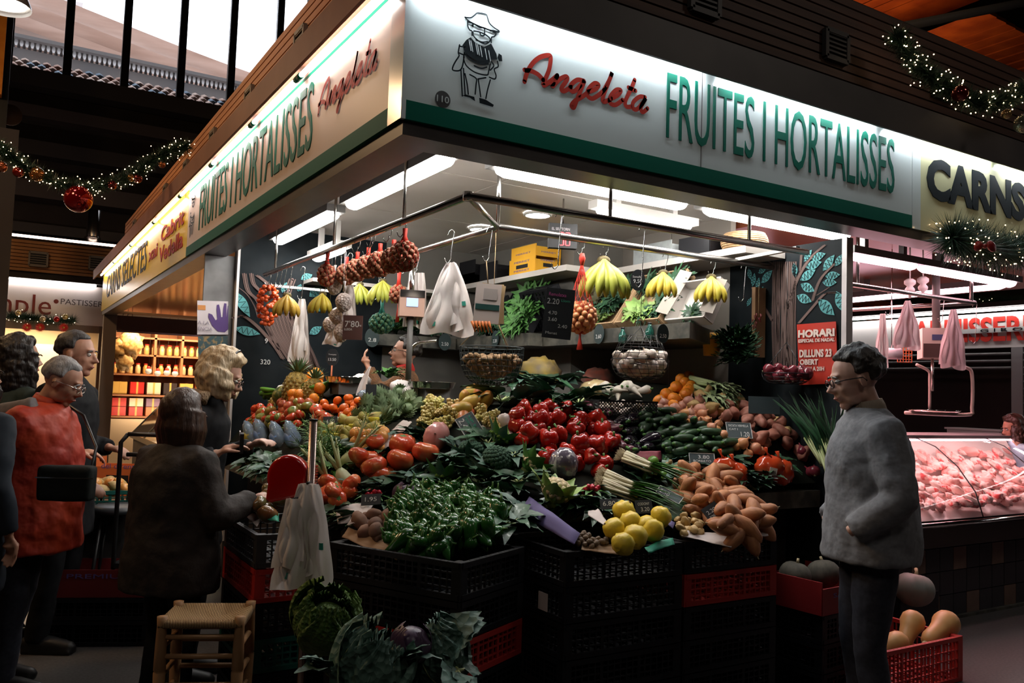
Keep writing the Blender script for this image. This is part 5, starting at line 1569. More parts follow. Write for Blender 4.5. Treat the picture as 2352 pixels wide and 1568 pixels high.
H(P_pp, [c5(960, 700), c5(1080, 640), c5(1250, 650), c5(1500, 660), c5(1800, 720), c5(1960, 960), c5(1900, 1120), c5(1800, 1260), c5(1640, 1180), c5(1300, 1080), c5(1280, 980), c5(950, 880)], .092, .050, 'shiny red bell pepper in the central heap', 'red bell peppers', 2, rot='any', cat='bell pepper')
H(P_gp, [c7(1200, 260), c7(1360, 170), c7(1640, 200), c7(1900, 240), c7(1960, 400), c7(1900, 520), c7(1640, 560), c7(1500, 640), c7(1200, 620), c7(1090, 500)], .040, .022, 'small green pepper heaped in the crate at the stall corner', 'green peppers', 3, (1.05, 1.45), cat='pepper')
H(P_sw, [c8(1230, 190), c8(1350, 150), c8(1600, 260), c8(1680, 400), c8(1850, 500), c8(1740, 610), c8(1560, 600), c8(1500, 480), c8(1380, 440), c8(1260, 320)], .075, .040, 'sweet potato in the right front crate', 'sweet potatoes', 3, (.62, .95), rot='any', cat='sweet potato')
for (u, v) in ((770, 540), (840, 425), (890, 490), (920, 595), (1045, 545), (1100, 460), (835, 650), (1000, 520)):
 p = hit(*c8(u, v), .03)
 use(P_qu[0], (p.x, p.y, p.z + .035 if v > 480 else p.z + .045), (R.uniform(-1, 1), R.uniform(-1, 1), R.uniform(0, 6)), R.uniform(.95, 1.08), 'knobbly yellow quince in the middle front crate', 'yellow quinces', 'quince')
H(P_ch, [c8(480, 560), c8(560, 550), c8(740, 600), c8(620, 620), c8(520, 600)], .024, .013, 'small brown root in the front crate beside the purple paper', 'small brown roots', 2, cat='root')
H([P_py[0]], [c8(1220, 420), c8(1360, 420), c8(1400, 530), c8(1240, 550)], .05, .02, 'baby potato beside the small tilted slate', 'baby potatoes', 2, (.4, .55), cat='potato')
H(P_lim, [c6(320, 1140), c6(520, 1130), c6(600, 1280), c6(380, 1260)], .058, .028, 'lime in the small white tray below the zucchini', 'limes', 2, cat='lime')
H(P_gi, [c6(560, 1130), c6(680, 1180), c6(1000, 1240), c6(1000, 1290), c6(680, 1290), c6(580, 1190)], .06, .018, 'ginger root beside the slate above the sweet potatoes', 'ginger roots', 2, cat='ginger')
H(P_tomo, [c4(1260, 1130), c4(1560, 1000), c4(1900, 1010), c4(2030, 1160), c4(1800, 1300), c4(1400, 1310)], .112, .056, 'large ribbed orange-red tomato at the front centre left', 'large ribbed tomatoes', 2, (.9, 1.45), 'up', cat='tomato')
H(P_tom, [c4(200, 680), c4(300, 560), c4(440, 560), c4(560, 640), c4(740, 630), c4(740, 720), c4(430, 740), c4(300, 720)], .072, .034, 'red tomato in the heap at the left edge of the display', 'red tomatoes', 2, cat='tomato')
H(P_tomg, [c4(320, 640), c4(420, 640), c4(540, 680), c4(700, 560), c4(860, 540), c4(800, 640), c4(500, 740), c4(330, 720)], .085, .040, 'green and red streaked tomato in the left heap', 'streaked green tomatoes', 2, cat='tomato')
H(P_app, [c4(540, 540), c4(640, 530), c4(820, 510), c4(860, 560), c4(640, 620), c4(540, 620)], .075, .036, 'red and yellow apple behind the green tomatoes', 'red apples', 2, cat='apple')
H(P_ora, [c4(640, 470), c4(780, 420), c4(860, 260), c4(920, 260), c4(960, 420), c4(900, 480), c4(660, 530)], .078, .038, 'orange in the heap below the pineapples', 'oranges on the left', 3, cat='orange', extra=.02)
H(P_man, [c4(950, 540), c4(1180, 480), c4(1350, 480), c4(1300, 560), c4(1230, 640), c4(1000, 600)], .062, .028, 'mandarin in the heap behind the artichokes', 'mandarins', 2, cat='mandarin')
H(P_tomo, [c4(880, 640), c4(1060, 660), c4(1050, 740), c4(900, 760)], .09, .045, 'orange ribbed tomato beside the steel post', 'orange tomatoes by the post', 2, (.75, .9), cat='tomato')
H(P_pe, [c4(880, 800), c4(1180, 670), c4(1480, 680), c4(1520, 800), c4(1240, 900), c4(940, 860)], .066, .034, 'green pear nested in yellow tissue', 'green pears', 2, cat='pear')
H(P_yap, [c4(1290, 870), c4(1560, 860), c4(1600, 960), c4(1450, 1000), c4(1300, 960)], .08, .04, 'yellow apple in front of the pears', 'yellow apples', 2, cat='apple')
H(P_mg, [c5(400, 560), c5(560, 450), c5(700, 400), c5(720, 560), c5(560, 640), c5(430, 680)], .10, .042, 'red and green mango left of the leafy bunches', 'mangoes', 2, cat='mango')
H(P_gr, [c5(40, 660), c5(120, 540), c5(260, 560), c5(400, 640), c5(260, 780), c5(60, 780)], .085, .03, 'bunch of white grapes in the tray behind the pink bag', 'grapes on the left', 2, cat='grapes')
H(P_gr, [c5(480, 740), c5(640, 650), c5(820, 690), c5(760, 800), c5(560, 780)], .085, .03, 'bunch of pale grapes on crumpled white paper', 'grapes on paper', 2, cat='grapes')
H([P_ar], [c4(1240, 620), c4(1500, 470), c4(1700, 440), c4(1950, 500), c4(1900, 600), c4(1640, 660), c4(1400, 690)], .088, .036, 'green artichoke with cut stem in the centre left heap', 'artichokes', 2, cat='artichoke')
H(P_zu, [c4(860, 900), c4(1000, 900), c4(1260, 880), c4(1300, 960), c4(1000, 1020), c4(880, 1000)], .07, .025, 'dark cucumber behind the fennel', 'cucumbers by the fennel', 2, (.8, 1), 'yaw', yaw=.6, cat='cucumber')
H(P_tomb, [c7(80, 250), c7(180, 190), c7(330, 180), c7(330, 240), c7(180, 330), c7(90, 300)], .08, .038, 'dusky green-brown tomato in the leftmost crate', 'dusky tomatoes', 2, cat='tomato')
H(P_tomo, [c7(620, 120), c7(860, 110), c7(880, 170), c7(700, 230), c7(640, 210)], .085, .042, 'bright tomato in the white paper lined box behind the bags', 'tomatoes behind the bags', 2, (.75, .9), cat='tomato')
H(P_br, [c7(860, 420), c7(960, 350), c7(1150, 390), c7(1180, 440), c7(1020, 500), c7(900, 460)], .062, .030, 'muddy brown beet beside the green peppers', 'muddy beets', 2, cat='beet')
H(P_ond, [c6(1920, 1040), c6(2060, 1040), c6(2140, 1180), c6(2060, 1250), c6(1960, 1180)], .072, .036, 'purple onion in the black box at the right end of the counter', 'purple onions in the box', 2, cat='onion')
def point(a, b_):
 return (Vector(b_) - Vector(a)).to_track_quat('X', 'Z').to_matrix()
def put(pr_, px, py, label, group=None, cat='vegetable', e=(0, 0, 0), s=1.0, up=0.0, ex=0.0):
 h = hit(px, py, ex)
 return use(pr_, (h.x, h.y, h.z + up), e, s, label, group, cat)
G1 = 'leafy bunches in the central mound'
for i, (px, py, e, s) in enumerate(((1150, 940, (0, .2, 1), 1.2), (1200, 915, (.2, 0, 2.4), 1.3), (1245, 905, (0, 0, 0), 1.3), (1290, 920, (.3, 0, 4), 1.3), (1330, 945, (0, -.2, 5), 1.2), (1210, 950, (.5, 0, 3.3), 1.2), (1262, 950, (.4, 0, 1.2), 1.2), (1310, 970, (.2, .1, 2), 1.1), (1170, 905, (0, 0, 5.5), 1.1))):
 put([P_cha, P_chb][i % 2], px, py, 'bunch of dark green leaves in the mound above the red peppers', G1, 'leafy greens', e, s, .10 if i in (1, 2, 3, 8) else .05)
for i, (px, py) in enumerate(((1090, 1060), (1120, 1030), (1180, 1060), (1100, 1120), (1160, 1150), (1040, 1130), (1120, 1170), (1190, 1120), (1190, 1190), (1165, 1215), (1010, 1080), (1060, 1090), (960, 1120), (920, 1130))):
 put([P_chb, P_cha][i % 2], px, py, 'loose dark leaves packed around the broccoli', 'leaves around the broccoli', 'leafy greens', (R.uniform(-.4, .4), R.uniform(-.4, .4), i * 1.3), .85, .02)
for poly, n_, pr_s, l, g in (([(560, 1050), (700, 1045), (700, 1120), (600, 1130)], 16, [P_chb, P_cha], 'dark leaves at the left edge below the labelled bags', 'leaves at the left edge'),
        ([(720, 1120), (1000, 1110), (1000, 1180), (860, 1200)], 14, [P_cha, P_chb], 'dark leaves tucked before the big tomatoes', 'leaves before the tomatoes'),
        ([(1440, 1060), (1640, 1060), (1620, 1130), (1460, 1130)], 12, [P_cha, P_chb], 'dark leaves between zucchini and spring onions', 'leaves before the zucchini'),
        ([(1650, 1065), (1800, 1055), (1800, 1110), (1660, 1120)], 12, [P_chb, P_cha], 'dark leaves behind the red-orange net bags', 'leaves behind the net bags'),
        ([(1290, 1120), (1400, 1120), (1380, 1200), (1250, 1220)], 9, [P_cha, P_chb], 'dark leaves around the radishes', 'leaves around the radishes'),
        ([(860, 1000), (1000, 1010), (1060, 1050), (900, 1050)], 9, [P_chb, P_cha], 'dark leaves under the grapes and tissue', 'leaves under the grapes')):
 x0, x1, y0, y1 = min(q[0] for q in poly), max(q[0] for q in poly), min(q[1] for q in poly), max(q[1] for q in poly)
 for k in range(n_):
  put(pr_s[k % 2], R.uniform(x0, x1), R.uniform(y0, y1), l, g, 'leafy greens', (R.uniform(-.4, .4), R.uniform(-.4, .4), k * 1.3), .72, -.015)
put(P_bro, 1143, 1085, 'large dark broccoli head below the romanesco', None, 'broccoli', (.5, 0, .4), 1.0, .06)
put(P_bro, 1082, 1065, 'dark broccoli head under the tilted green slate', None, 'broccoli', (.5, .2, 2), .85, .06)
put(P_ro, 1152, 1022, 'romanesco among tall leaves below the tilted slate', None, 'romanesco', (.55, .1, 1), .9, .05)
put(P_ro, 1018, 1115, 'romanesco behind the green peppers', None, 'romanesco', (.45, .1, 2), .85, .04)
put(P_cad, 1222, 1092, 'cauliflower half wrapped in its leaves left of the wrapped cabbage', None, 'cauliflower', (.75, .3, 1), 1.0, .06)
put(P_ca, 1278, 1165, 'large cauliflower in pale green leaves behind the purple paper', None, 'cauliflower', (.35, .15, .5), 1.15, .08)
put(P_rad, 1358, 1152, 'bunch of red radishes beside the spring onions', None, 'radishes', (0, 0, 1), 1.0, .05)
for i, (px, py, yw, s) in enumerate(((1385, 1130, -.85, 1.1), (1430, 1085, -.95, 1.1), (1380, 1150, -.75, 1.0))):
 put(P_spr, px, py, 'bundle of spring onions with pale roots, ' + ('lower left', 'uppermost', 'lowest')[i], 'spring onions', 'spring onions', (0, .30, yw), s, .07)
put(P_rcb, 933, 1165, 'dark red cabbage behind the green peppers', None, 'cabbage', (.2, .1, 0), .9, .05)
for i, (px, py, e) in enumerate(((757, 1140, (.6, -.3, .4)), (790, 1125, (.7, .5, 1.6)), (735, 1090, (.5, .2, 3)), (800, 1080, (.5, .2, 5)))):
 put(P_fe, px, py, 'fennel bulb with feathery fronds, ' + ('lowest, by the white paper', 'right of the lowest one', 'mostly hidden behind the post', 'among the fronds at the back')[i], 'fennel', 'fennel', (e[0] - 1.0, e[1], e[2]), 1.05, .05)
for i, (px, py) in enumerate(((725, 1060), (760, 1050), (790, 1060), (820, 1060), (740, 1085), (775, 1090))):
 put(P_her, px, py, 'feathery green fronds behind the fennel bulbs', 'fronds', 'herbs', (.2, .1, i), 1.1, .01)
put(P_rad, 855, 1160, 'bunch of radishes in a white paper fold', None, 'radishes', (0, 0, 2), .9, .04)
for i, (a, q, s_) in enumerate(((at(1572, 905, d=5.85), at(1745, 940, d=5.3), 1.0), (at(1580, 885, d=5.85), at(1740, 915, d=5.3), 1.05), (at(1585, 900, d=5.7), at(1700, 950, d=5.2), .9))):
 use(P_cel, a, point(a, q), s_, 'bundle of pale celery with leafy ends, ' + ('lower', 'uppermost', 'front')[i], 'celery', 'celery')
for i, (a, q, s_) in enumerate(((at(1905, 1095, d=4.85), at(1850, 940, d=5.1), .72), (at(1890, 1070, d=4.95), at(1822, 945, d=5.2), .75), (at(1915, 1080, d=4.8), at(1880, 950, d=4.95), .7))):
 use(P_lee, a, point(a, q), s_, 'bundle of leeks with long dark leaves, ' + ('front', 'back', 'right hand')[i], 'leeks', 'leeks')
for i, (px, py, s, e) in enumerate(((675, 930, 1.22, (0, .08, 0)), (575, 985, 1.0, (.9, .6, .5)), (625, 935, .9, (1.2, .2, 2)), (713, 930, .95, (.1, .1, 1)))):
 put(P_pi, px, py, ('tall upright pineapple against the left blackboard', 'pineapple in a white net leaning at the left end', 'pineapple half hidden in white wrapping', 'smaller pineapple behind the tall upright one')[i], 'pineapples', 'pineapple', e, s, .0)
put(P_me[0], 655, 932, 'mottled dark melon beside the green bananas', None, 'melon', (0, 0, .5), 1.0, .07)
put(P_me[0], 705, 918, 'dark round melon behind the oranges', None, 'melon', (0, 0, 1.5), .8, .07)
for i, (px, py, e, s, l) in enumerate(((610, 905, (1.9, 0, -.6), 1.1, 'green banana bunch lying below the wrapped pineapple'), (640, 925, (1.8, .2, .3), 1.0, 'green banana bunch lying beside the melon'), (765, 905, (1.5, 0, 1.2), 1.15, 'bright green banana bunch behind the oranges'))):
 put(P_bgr, px, py, l, 'green bananas on the counter', 'bananas', e, s, .10)
put(P_her, 890, 895, 'leafy green bunch beside the steel scale', None, 'herbs', (0, 0, 1), 1.2, .08)
use(P_sav, at(748, 1432, d=2.95), (.35, -.35, .6), .60, 'big crinkled savoy cabbage in the low crate below the white bags', None, 'cabbage')
use(P_kal, at(850, 1548, d=2.62), (.2, -.3, 2.0), .72, 'big blue-green cabbage at the bottom edge of the picture', None, 'cabbage')
use(P_kal, at(1005, 1510, d=2.78), (.5, .2, 4.2), .58, 'blue-green cabbage with broad leaves before the red crate', None, 'cabbage')
use(P_rcb, at(945, 1478, d=2.68), (.3, 0, 0), .85, 'purple cabbage nested between the two blue-green ones', None, 'cabbage')
for a, q, s_, l in ((at(2188, 1418, d=4.98), at(2100, 1500, d=4.75), 1.0, 'long butternut squash leaning out of the red crate, right one'), (at(2105, 1405, d=5.0), at(2075, 1480, d=4.9), .9, 'round topped butternut squash beside the long one in the red crate'),
     (at(2085, 1465, d=4.8), at(2030, 1490, d=4.8), .85, 'butternut squash low in the red crate'), (at(1950, 1440, d=4.85), at(1985, 1500, d=4.8), .7, 'butternut squash at the left of the red crate behind the man')):
 use(P_sq[0], a, point(a, q), s_, l, 'butternut squashes', 'squash')
use(P_pu[0], at(2100, 1352, d=5.45), (.1, .2, .5), .80, 'grey ribbed pumpkin behind the butternut squashes', None, 'pumpkin')
B().box((5.28, 3.52, .16), (.42, .26, .32)).build('pumpkin_box', m_cblk, loc=(5.28, 3.52, 0), smooth=False, label='dark box under the grey ribbed pumpkin', category='box')
for i, (px, py, d, s_, e) in enumerate(((905, 1545, 2.6, .95, (-.5, .2, 1)), (1030, 1480, 2.75, 1.0, (-.6, -.2, 2)), (1050, 1540, 2.7, .95, (-.5, 0, 4)), (770, 1560, 2.6, .9, (-.5, 0, 5)))):
 use(P_brd, at(px, py, d=d), e, s_, 'broad blue-green leaves spilling over the low crate', 'spilling outer leaves', 'leafy greens')
# == HANGING GOODS
CRV = Vector((.853, -.521, 0))         # along the picture from the aisle
CFV = Vector((.519, .855, 0))          # away from the aisle
m_wire2 = mat('hook_wire', (.5, .5, .48), r=.25, m=1.0)
m_rednet = mat('red_net', (.55, .03, .015), r=.6)
m_whbag = mat('white_bag_film', (.82, .74, .70), (.88, .82, .78), sc=9, r=.45, thin=.18)
m_print = mat('green_print', (.02, .22, .16), r=.5)
def hook(top, ln, label, m=None):
 top = Vector(top)
 o = thing('s_hook', label, 'hook', top, 'steel hooks on the rails')
 pts = [top + CRV * (-.02) + UZ * -.01, top + CRV * -.012 + UZ * .012, top + UZ * .022, top + CRV * .014 + UZ * .010, top + CRV * .010 - UZ * .03, top - UZ * (ln - .03), top + CRV * .0 - UZ * (ln - .015), top + CRV * -.014 - UZ * (ln + .006), top + CRV * -.028 - UZ * (ln - .004), top + CRV * -.034 - UZ * (ln - .022)]
 B().tube(spline([tuple(p) for p in pts], 3), .0026, 6).build('wire', m or m_wire2, o)
 return top - UZ * ln + CRV * -.014
def rail_top(px, which):
 if which == 'ol':
  p = at(px, 600, x=1.79); return Vector((1.79, p.y, RZ - .02))
 if which == 'of':
  p = at(px, 500, y=3.36); return Vector((p.x, 3.36, RZ - .02))
 if which == 'il':
  p = at(px, 600, x=2.26); return Vector((2.26, p.y, RZ - .02))
 p = at(px, 560, y=3.89); return Vector((p.x, 3.89, RZ - .02))
def zat(px, py, p):
 d = proj((p[0], p[1], 1.55))[2]
 h = at(px, py, d=d)
 return h.z
RB = -.546
for px, wh, ytop, pr_, s, l in ((1393, 'if', 592, P_bg, 1.45, 'large greenish banana bunch hanging left of the round price slate'), (1530, 'if', 622, P_by, 1.12, 'smaller yellow-green banana bunch hanging in the middle'),
        (1640, 'if', 632, P_by, 1.2, 'yellow banana bunch hanging before the white paper box'), (834, 'il', 650, P_bg, 1.0, 'green-yellow banana bunch hanging beside the white net bags'),
        (886, 'il', 642, P_bg, 1.0, 'banana bunch hanging left of the small chestnut net'), (668, 'ol', 675, P_br2, 1.15, 'ripe freckled banana bunch next to the hanging tomatoes'), (750, 'ol', 672, P_by, .95, 'yellow banana bunch half hidden behind the white nets')):
 t = rail_top(px, wh)
 z = zat(px, ytop, t)
 e = hook(t, max(.06, t.z - z - .01), 'steel hook holding the ' + l.split(' hanging')[0].split(' half')[0].split(' next')[0] + ('' if wh != 'il' else ' at the left'))
 use(pr_, (e.x, e.y, z), (0, 0, RB + R.uniform(-.25, .25)), s, l, 'hanging banana bunches', 'bananas')
smt = B().ell((0, 0, 0), (.019, .019, .018), 10, 7).mesh('small_tomato', m_tom)
def child(me, root, p, name, e=(0, 0, 0), s=1.0):
 o = bpy.data.objects.new(name, me)
 COL.objects.link(o)
 o.parent = root
 o.location = Vector(p) - Vector(root['_o'])
 o.rotation_euler = e
 o.scale = (s, s, s)
 return o
for px, y0, y1, wd, n, l, wh in ((620, 655, 745, .085, 95, 'big string of small red tomatoes hanging at the left end of the rail', 'ol'), (722, 688, 738, .05, 20, 'small string of red tomatoes behind the hanging white bags', 'il')):
 t = rail_top(px, wh)
 z0_, z1_ = zat(px, y0, t), zat(px, y1, t)
 e = hook(t, t.z - z0_ - .01, 'steel hook of the ' + l.split(' of small')[0].split(' of red')[0] + ' of tomatoes')
 o = thing('tomato_string', l, 'tomatoes', (t.x, t.y, z0_), 'hanging strings of tomatoes')
 B().tube([(t.x, t.y, z0_ + .01), (t.x, t.y, z1_)], .003, 5).build('stem', m_leafs, o)
 for k in range(n):
  u = (k + .5) / n
  rr = wd * math.sin(PI * (.18 + .72 * u)) ** .7
  a = R.uniform(0, 6.28)
  child(smt, o, (t.x + rr * math.cos(a) * R.uniform(.6, 1), t.y + rr * math.sin(a) * R.uniform(.6, 1), z0_ + (z1_ - z0_) * u), 'tomato', (0, 0, 0), R.uniform(.85, 1.15))
def net_bag(c, rx, rz, item, n, m_net, label, group, neck=.10, tail=.0, isz=1.0, cat='net bag', tops=None):
 c = Vector(c)
 o = thing('net_bag', label, cat, c + UZ * (rz + neck), group)
 b = B()
 f = lambda a, t: c + Vector((rx * math.sin(t) * math.cos(a), rx * math.sin(t) * math.sin(a), rz * math.cos(t)))
 for s_ in (-1, 1):
  for k in range(12):
   pts = [f(2 * PI * k / 12 + s_ * t * .5, t) * 1 for t in [.05 + (PI - .1) * j / 9 for j in range(10)]]
   pts = [c + (p - c) * 1.06 for p in pts]
   b.tube(pts, .0016, 3, cap=False)
 b.tube([c + UZ * (rz * .9), c + UZ * (rz + neck * .4), c + UZ * (rz + neck)], [rx * .35, .012, .014], 8)
 if tail:
  b.tube([c - UZ * rz * .97, c - UZ * (rz + tail * .3), c - UZ * (rz + tail)], [.012, .01, .03], 8, flat=.3)
 b.build('net', m_net, o)
 for k in range(n):
  z = 1 - 2 * (k + .5) / n
  a = k * 2.4
  q = math.sqrt(1 - z * z)
  child(item, o, c + Vector((rx * q * math.cos(a) * .9, rx * q * math.sin(a) * .9, rz * z * .93)), 'piece', (a, z * 3, 0), isz * R.uniform(.9, 1.1))
 return o
wme = B().ell((0, 0, 0), (.0175, .016, .016), 8, 6, lambda u: 1 + .07 * noise.noise(u * 5)).mesh('walnut_piece', mat('walnut_in_net', (.34, .12, .06), (.24, .10, .05), sc=50, r=.6, bump=.4, bsc=90))
pos6 = ((928, 588, .075), (903, 598, .062), (872, 606, .066), (845, 612, .062), (820, 620, .062), (795, 630, .062))
for i, (px, py, r_) in enumerate(pos6):
 p = at(px, py, x=1.80 + .02 * i)
 net_bag(p, r_, r_ * 1.05, wme, 60, m_rednet, 'red net of walnuts in the hanging row, %s' % ('nearest and largest', 'second', 'third', 'fourth', 'fifth', 'farthest')[i], 'row of walnut nets', .07 if i == 0 else .05)
 zt = p.z + r_ * 1.05 + (.07 if i == 0 else .05)
 hook((1.79, p.y, RZ - .02), max(.06, RZ - .02 - zt), 'steel hook over the %s walnut net of the row' % ('nearest', 'second', 'third', 'fourth', 'fifth', 'farthest')[i])
p = at(750, 632, x=1.79); net_bag(p, .055, .07, wme, 40, m_rednet, 'red walnut net hanging left of the white nets', 'single walnut nets', .09)
hook((1.79, p.y, RZ - .02), max(.05, RZ - .02 - p.z - .16), 'steel hook over the walnut net left of the white nets')
p = at(915, 675, x=2.2); net_bag(p, .055, .055, wme, 40, m_rednet, 'small red net of nuts with a red tail, below the walnut row', 'single walnut nets', .09, .13)
hook((2.24, p.y, RZ - .02), max(.05, RZ - .02 - p.z - .145), 'steel hook over the small nut net with a tail')
m_bean = mat('white_beans_in_film', (.66, .58, .54), (.45, .36, .32), sc=70, r=.35, kind='voronoi', bump=.8, bsc=70, thr=(.35, .7))
for i, (px, py, rx, rz) in enumerate(((768, 652, .052, .075), (790, 690, .055, .075), (778, 722, .062, .07), (756, 742, .042, .065), (784, 760, .05, .075))):
 p = at(px, py, x=1.86)
 o = thing('bean_bag', 'clear bag of white beans hanging in the cluster, ' + ('topmost', 'right of the top one', 'fattest in the middle', 'lower left', 'lowest, beside the brown price sign')[i], 'bag', p + UZ * rz, 'clear bags of white beans')
 B().ell(p, (rx, rx, rz), 16, 10, lambda u: (1 - .35 * max(0, u.z)) * (1 + .08 * noise.noise(u * 3))).build('filled_bag', m_bean, o)
 B().tube([p + UZ * rz * .8, p + UZ * (rz + .02), p + UZ * (rz + .05)], [.02, .008, .018], 7, flat=.5).build('knot', m_whbag, o)
 B().tube([p + UZ * (rz + .04), (p.x, p.y, RZ)], .0015, 4).build('string', m_wire2, o)
t = rail_top(1338, 'if')
c = Vector((t.x, t.y, zat(1338, 728, t)))
ome = B().ell((0, 0, 0), (.022, .022, .020), 9, 6).mesh('small_onion', mat('small_onion_skin', (.62, .20, .06), (.7, .32, .14), sc=6, r=.3))
o = net_bag(c, .088, .085, ome, 70, m_rednet, 'tall red net with small golden onions at its bottom, right of the tall slate', None, .0, .10)
b = B()
for k in range(14):
 a = 2 * PI * k / 14
 for s_ in (-1, 1):
  b.tube([c + Vector((.085 * (1 - u) ** 1.1 * math.cos(a + s_ * u * 2), .085 * (1 - u) ** 1.1 * math.sin(a + s_ * u * 2), .03 + u * .30)) for u in [j / 7 for j in range(8)]], .0016, 3, cap=False)
b.tube([c + UZ * .30, c + UZ * .34, c + UZ * .37], [.010, .02, .012], 7)
b.build('net_neck', m_rednet, o)
hook(t, max(.05, t.z - c.z - .37), 'steel hook over the tall onion net')
p = at(876, 742, x=2.3)
spm = B().ell((0, 0, 0), (.017, .017, .016), 8, 6).mesh('sprout', mat('sprout_green', (.03, .08, .03), r=.6))
net_bag(p, .085, .07, spm, 60, mat('green_net', (.01, .16, .12), r=.6), 'green net of dark sprouts hanging over the ledge', None, .10)
hook((2.26, p.y, RZ - .02), max(.05, RZ - .02 - p.z - .17), 'steel hook over the green net of sprouts')
def bag_pack(px, y0, y1, w0, w1, pl, label, m=None, folds=5, prints=True, layers=3, group='hanging packs of white bags', hookfrom=None):
 top = at(px, y0, **pl)
 zb = zat(px, y1, top)
 o = thing('carrier_bags', label, 'bags', top, group)
 for k in range(layers):
  ph, dy = k * 1.7, .012 * k
  def f(u, v, k=k, ph=ph, dy=dy):
   w_ = (w0 + (w1 - w0) * min(1, v * 1.15) ** .8) * (1 - .08 * k)
   x = (u - .5) * w_ + .03 * w1 * math.sin(v * 4 + ph)
   y = .018 * math.sin(u * folds * PI + ph) * (.35 + v) + .008 * math.sin(v * 11 + u * 5 + ph) + dy
   z = top.z + (zb - top.z) * v * (1 - .07 * k + .03 * math.sin(u * 9 + ph)) + .01 * math.sin(u * 7 + ph) * v
   q = top + CRV * x + CFV * y
   return (q.x, q.y, z)
  B().grid(f, 18, 16).build('bag', m or m_whbag, o)
  if k == 0 and prints:
   pb = B()
   for (u0, v0) in ((.22, .86), (.66, .90), (.84, .55)):
    pb.grid(lambda u, v: tuple(Vector(f(u0 + .10 * (u - .5), v0 + .06 * (v - .5))) - CFV * .004), 5, 5)
   pb.build('print', m_print, o)
 if hookfrom:
  hook(hookfrom(top), max(.05, hookfrom(top).z - top.z), 'steel hook of the ' + label.split(' hanging')[0])
 return o
up = lambda top: Vector((top.x, top.y, RZ - .02))
bag_pack(1035, 602, 768, .045, .30, dict(y=4.15), 'largest pack of cream bags hanging behind the scale display', folds=4, layers=3, hookfrom=up)
bag_pack(957, 626, 750, .10, .15, dict(x=2.3), 'fringed pack of pale bags hanging left of the scale display', folds=9, layers=2, hookfrom=up)
bag_pack(693, 686, 830, .04, .16, dict(x=1.9), 'long pink-white bag pack hanging over the pineapples', folds=3, layers=3, prints=False, hookfrom=up)
bag_pack(802, 655, 752, .05, .12, dict(x=1.95), 'pale bag pack hanging above the brown price sign', folds=3, layers=2, prints=False, hookfrom=up)
bag_pack(765, 752, 792, .05, .13, dict(x=1.9), 'small white bag under the bean bags', folds=3, layers=2)
t = rail_top(1137, 'if'); t = Vector((t.x, 3.95, RZ - .02))
e = hook(t, .16, 'steel hook with the string of the printed paper bag')
pb_ = thing('paper_bag_pack', 'pack of printed white paper bags hanging on a string over the walnut basket', 'bags', e)
zt, zb = zat(1137, 650, t), zat(1137, 742, t)
B().tube([e, (t.x, t.y, zt)], .003, 5).build('string', m_ging, pb_)
cc = Vector((t.x, t.y, (zt + zb) / 2))
for k, (dx, rot) in enumerate(((0, .06), (.02, .12), (.03, -.03))):
 M_ = Matrix.Rotation(-.546 + .05 * k, 3, 'Z') @ Matrix.Rotation(rot, 3, 'Y')
 B().box(cc + CRV * dx + CFV * .012 * k, (.14 - .01 * k, .004, zt - zb), M=M_).build('bag', mat('paper_bag_white', (.60, .50, .45), r=.7) if k == 0 else mat('paper_bag_tan', (.55, .38, .2), r=.7), pb_, smooth=False)
M_ = Matrix.Rotation(-.546, 3, 'Z') @ Matrix.Rotation(.06, 3, 'Y')
B().box(cc - CFV * .004 - UZ * .02, (.13, .002, .03), M=M_).build('printed_band', mat('dark_green_ink', (.01, .06, .05), r=.6), pb_, smooth=False)
B().box(cc - CFV * .004 + UZ * .05 + CRV * .015, (.075, .002, .06), M=M_).build('printed_frame', mat('print_grey', (.42, .36, .33), r=.7), pb_, smooth=False)
ct_ = thing('carrot_bundle', 'orange carrots hanging just under the printed paper bags', 'carrots', (cc.x, cc.y, zb))
for k in range(6):
 B().tube([tuple(cc + CRV * (-.08 + .018 * k) - UZ * (cc.z - zb - .01)), tuple(cc + CRV * (-.06 + .018 * k) - UZ * (cc.z - zb + .05))], [.009, .003], 7).build('carrot', mat('carrot_orange', (.62, .16, .03), r=.5), ct_)
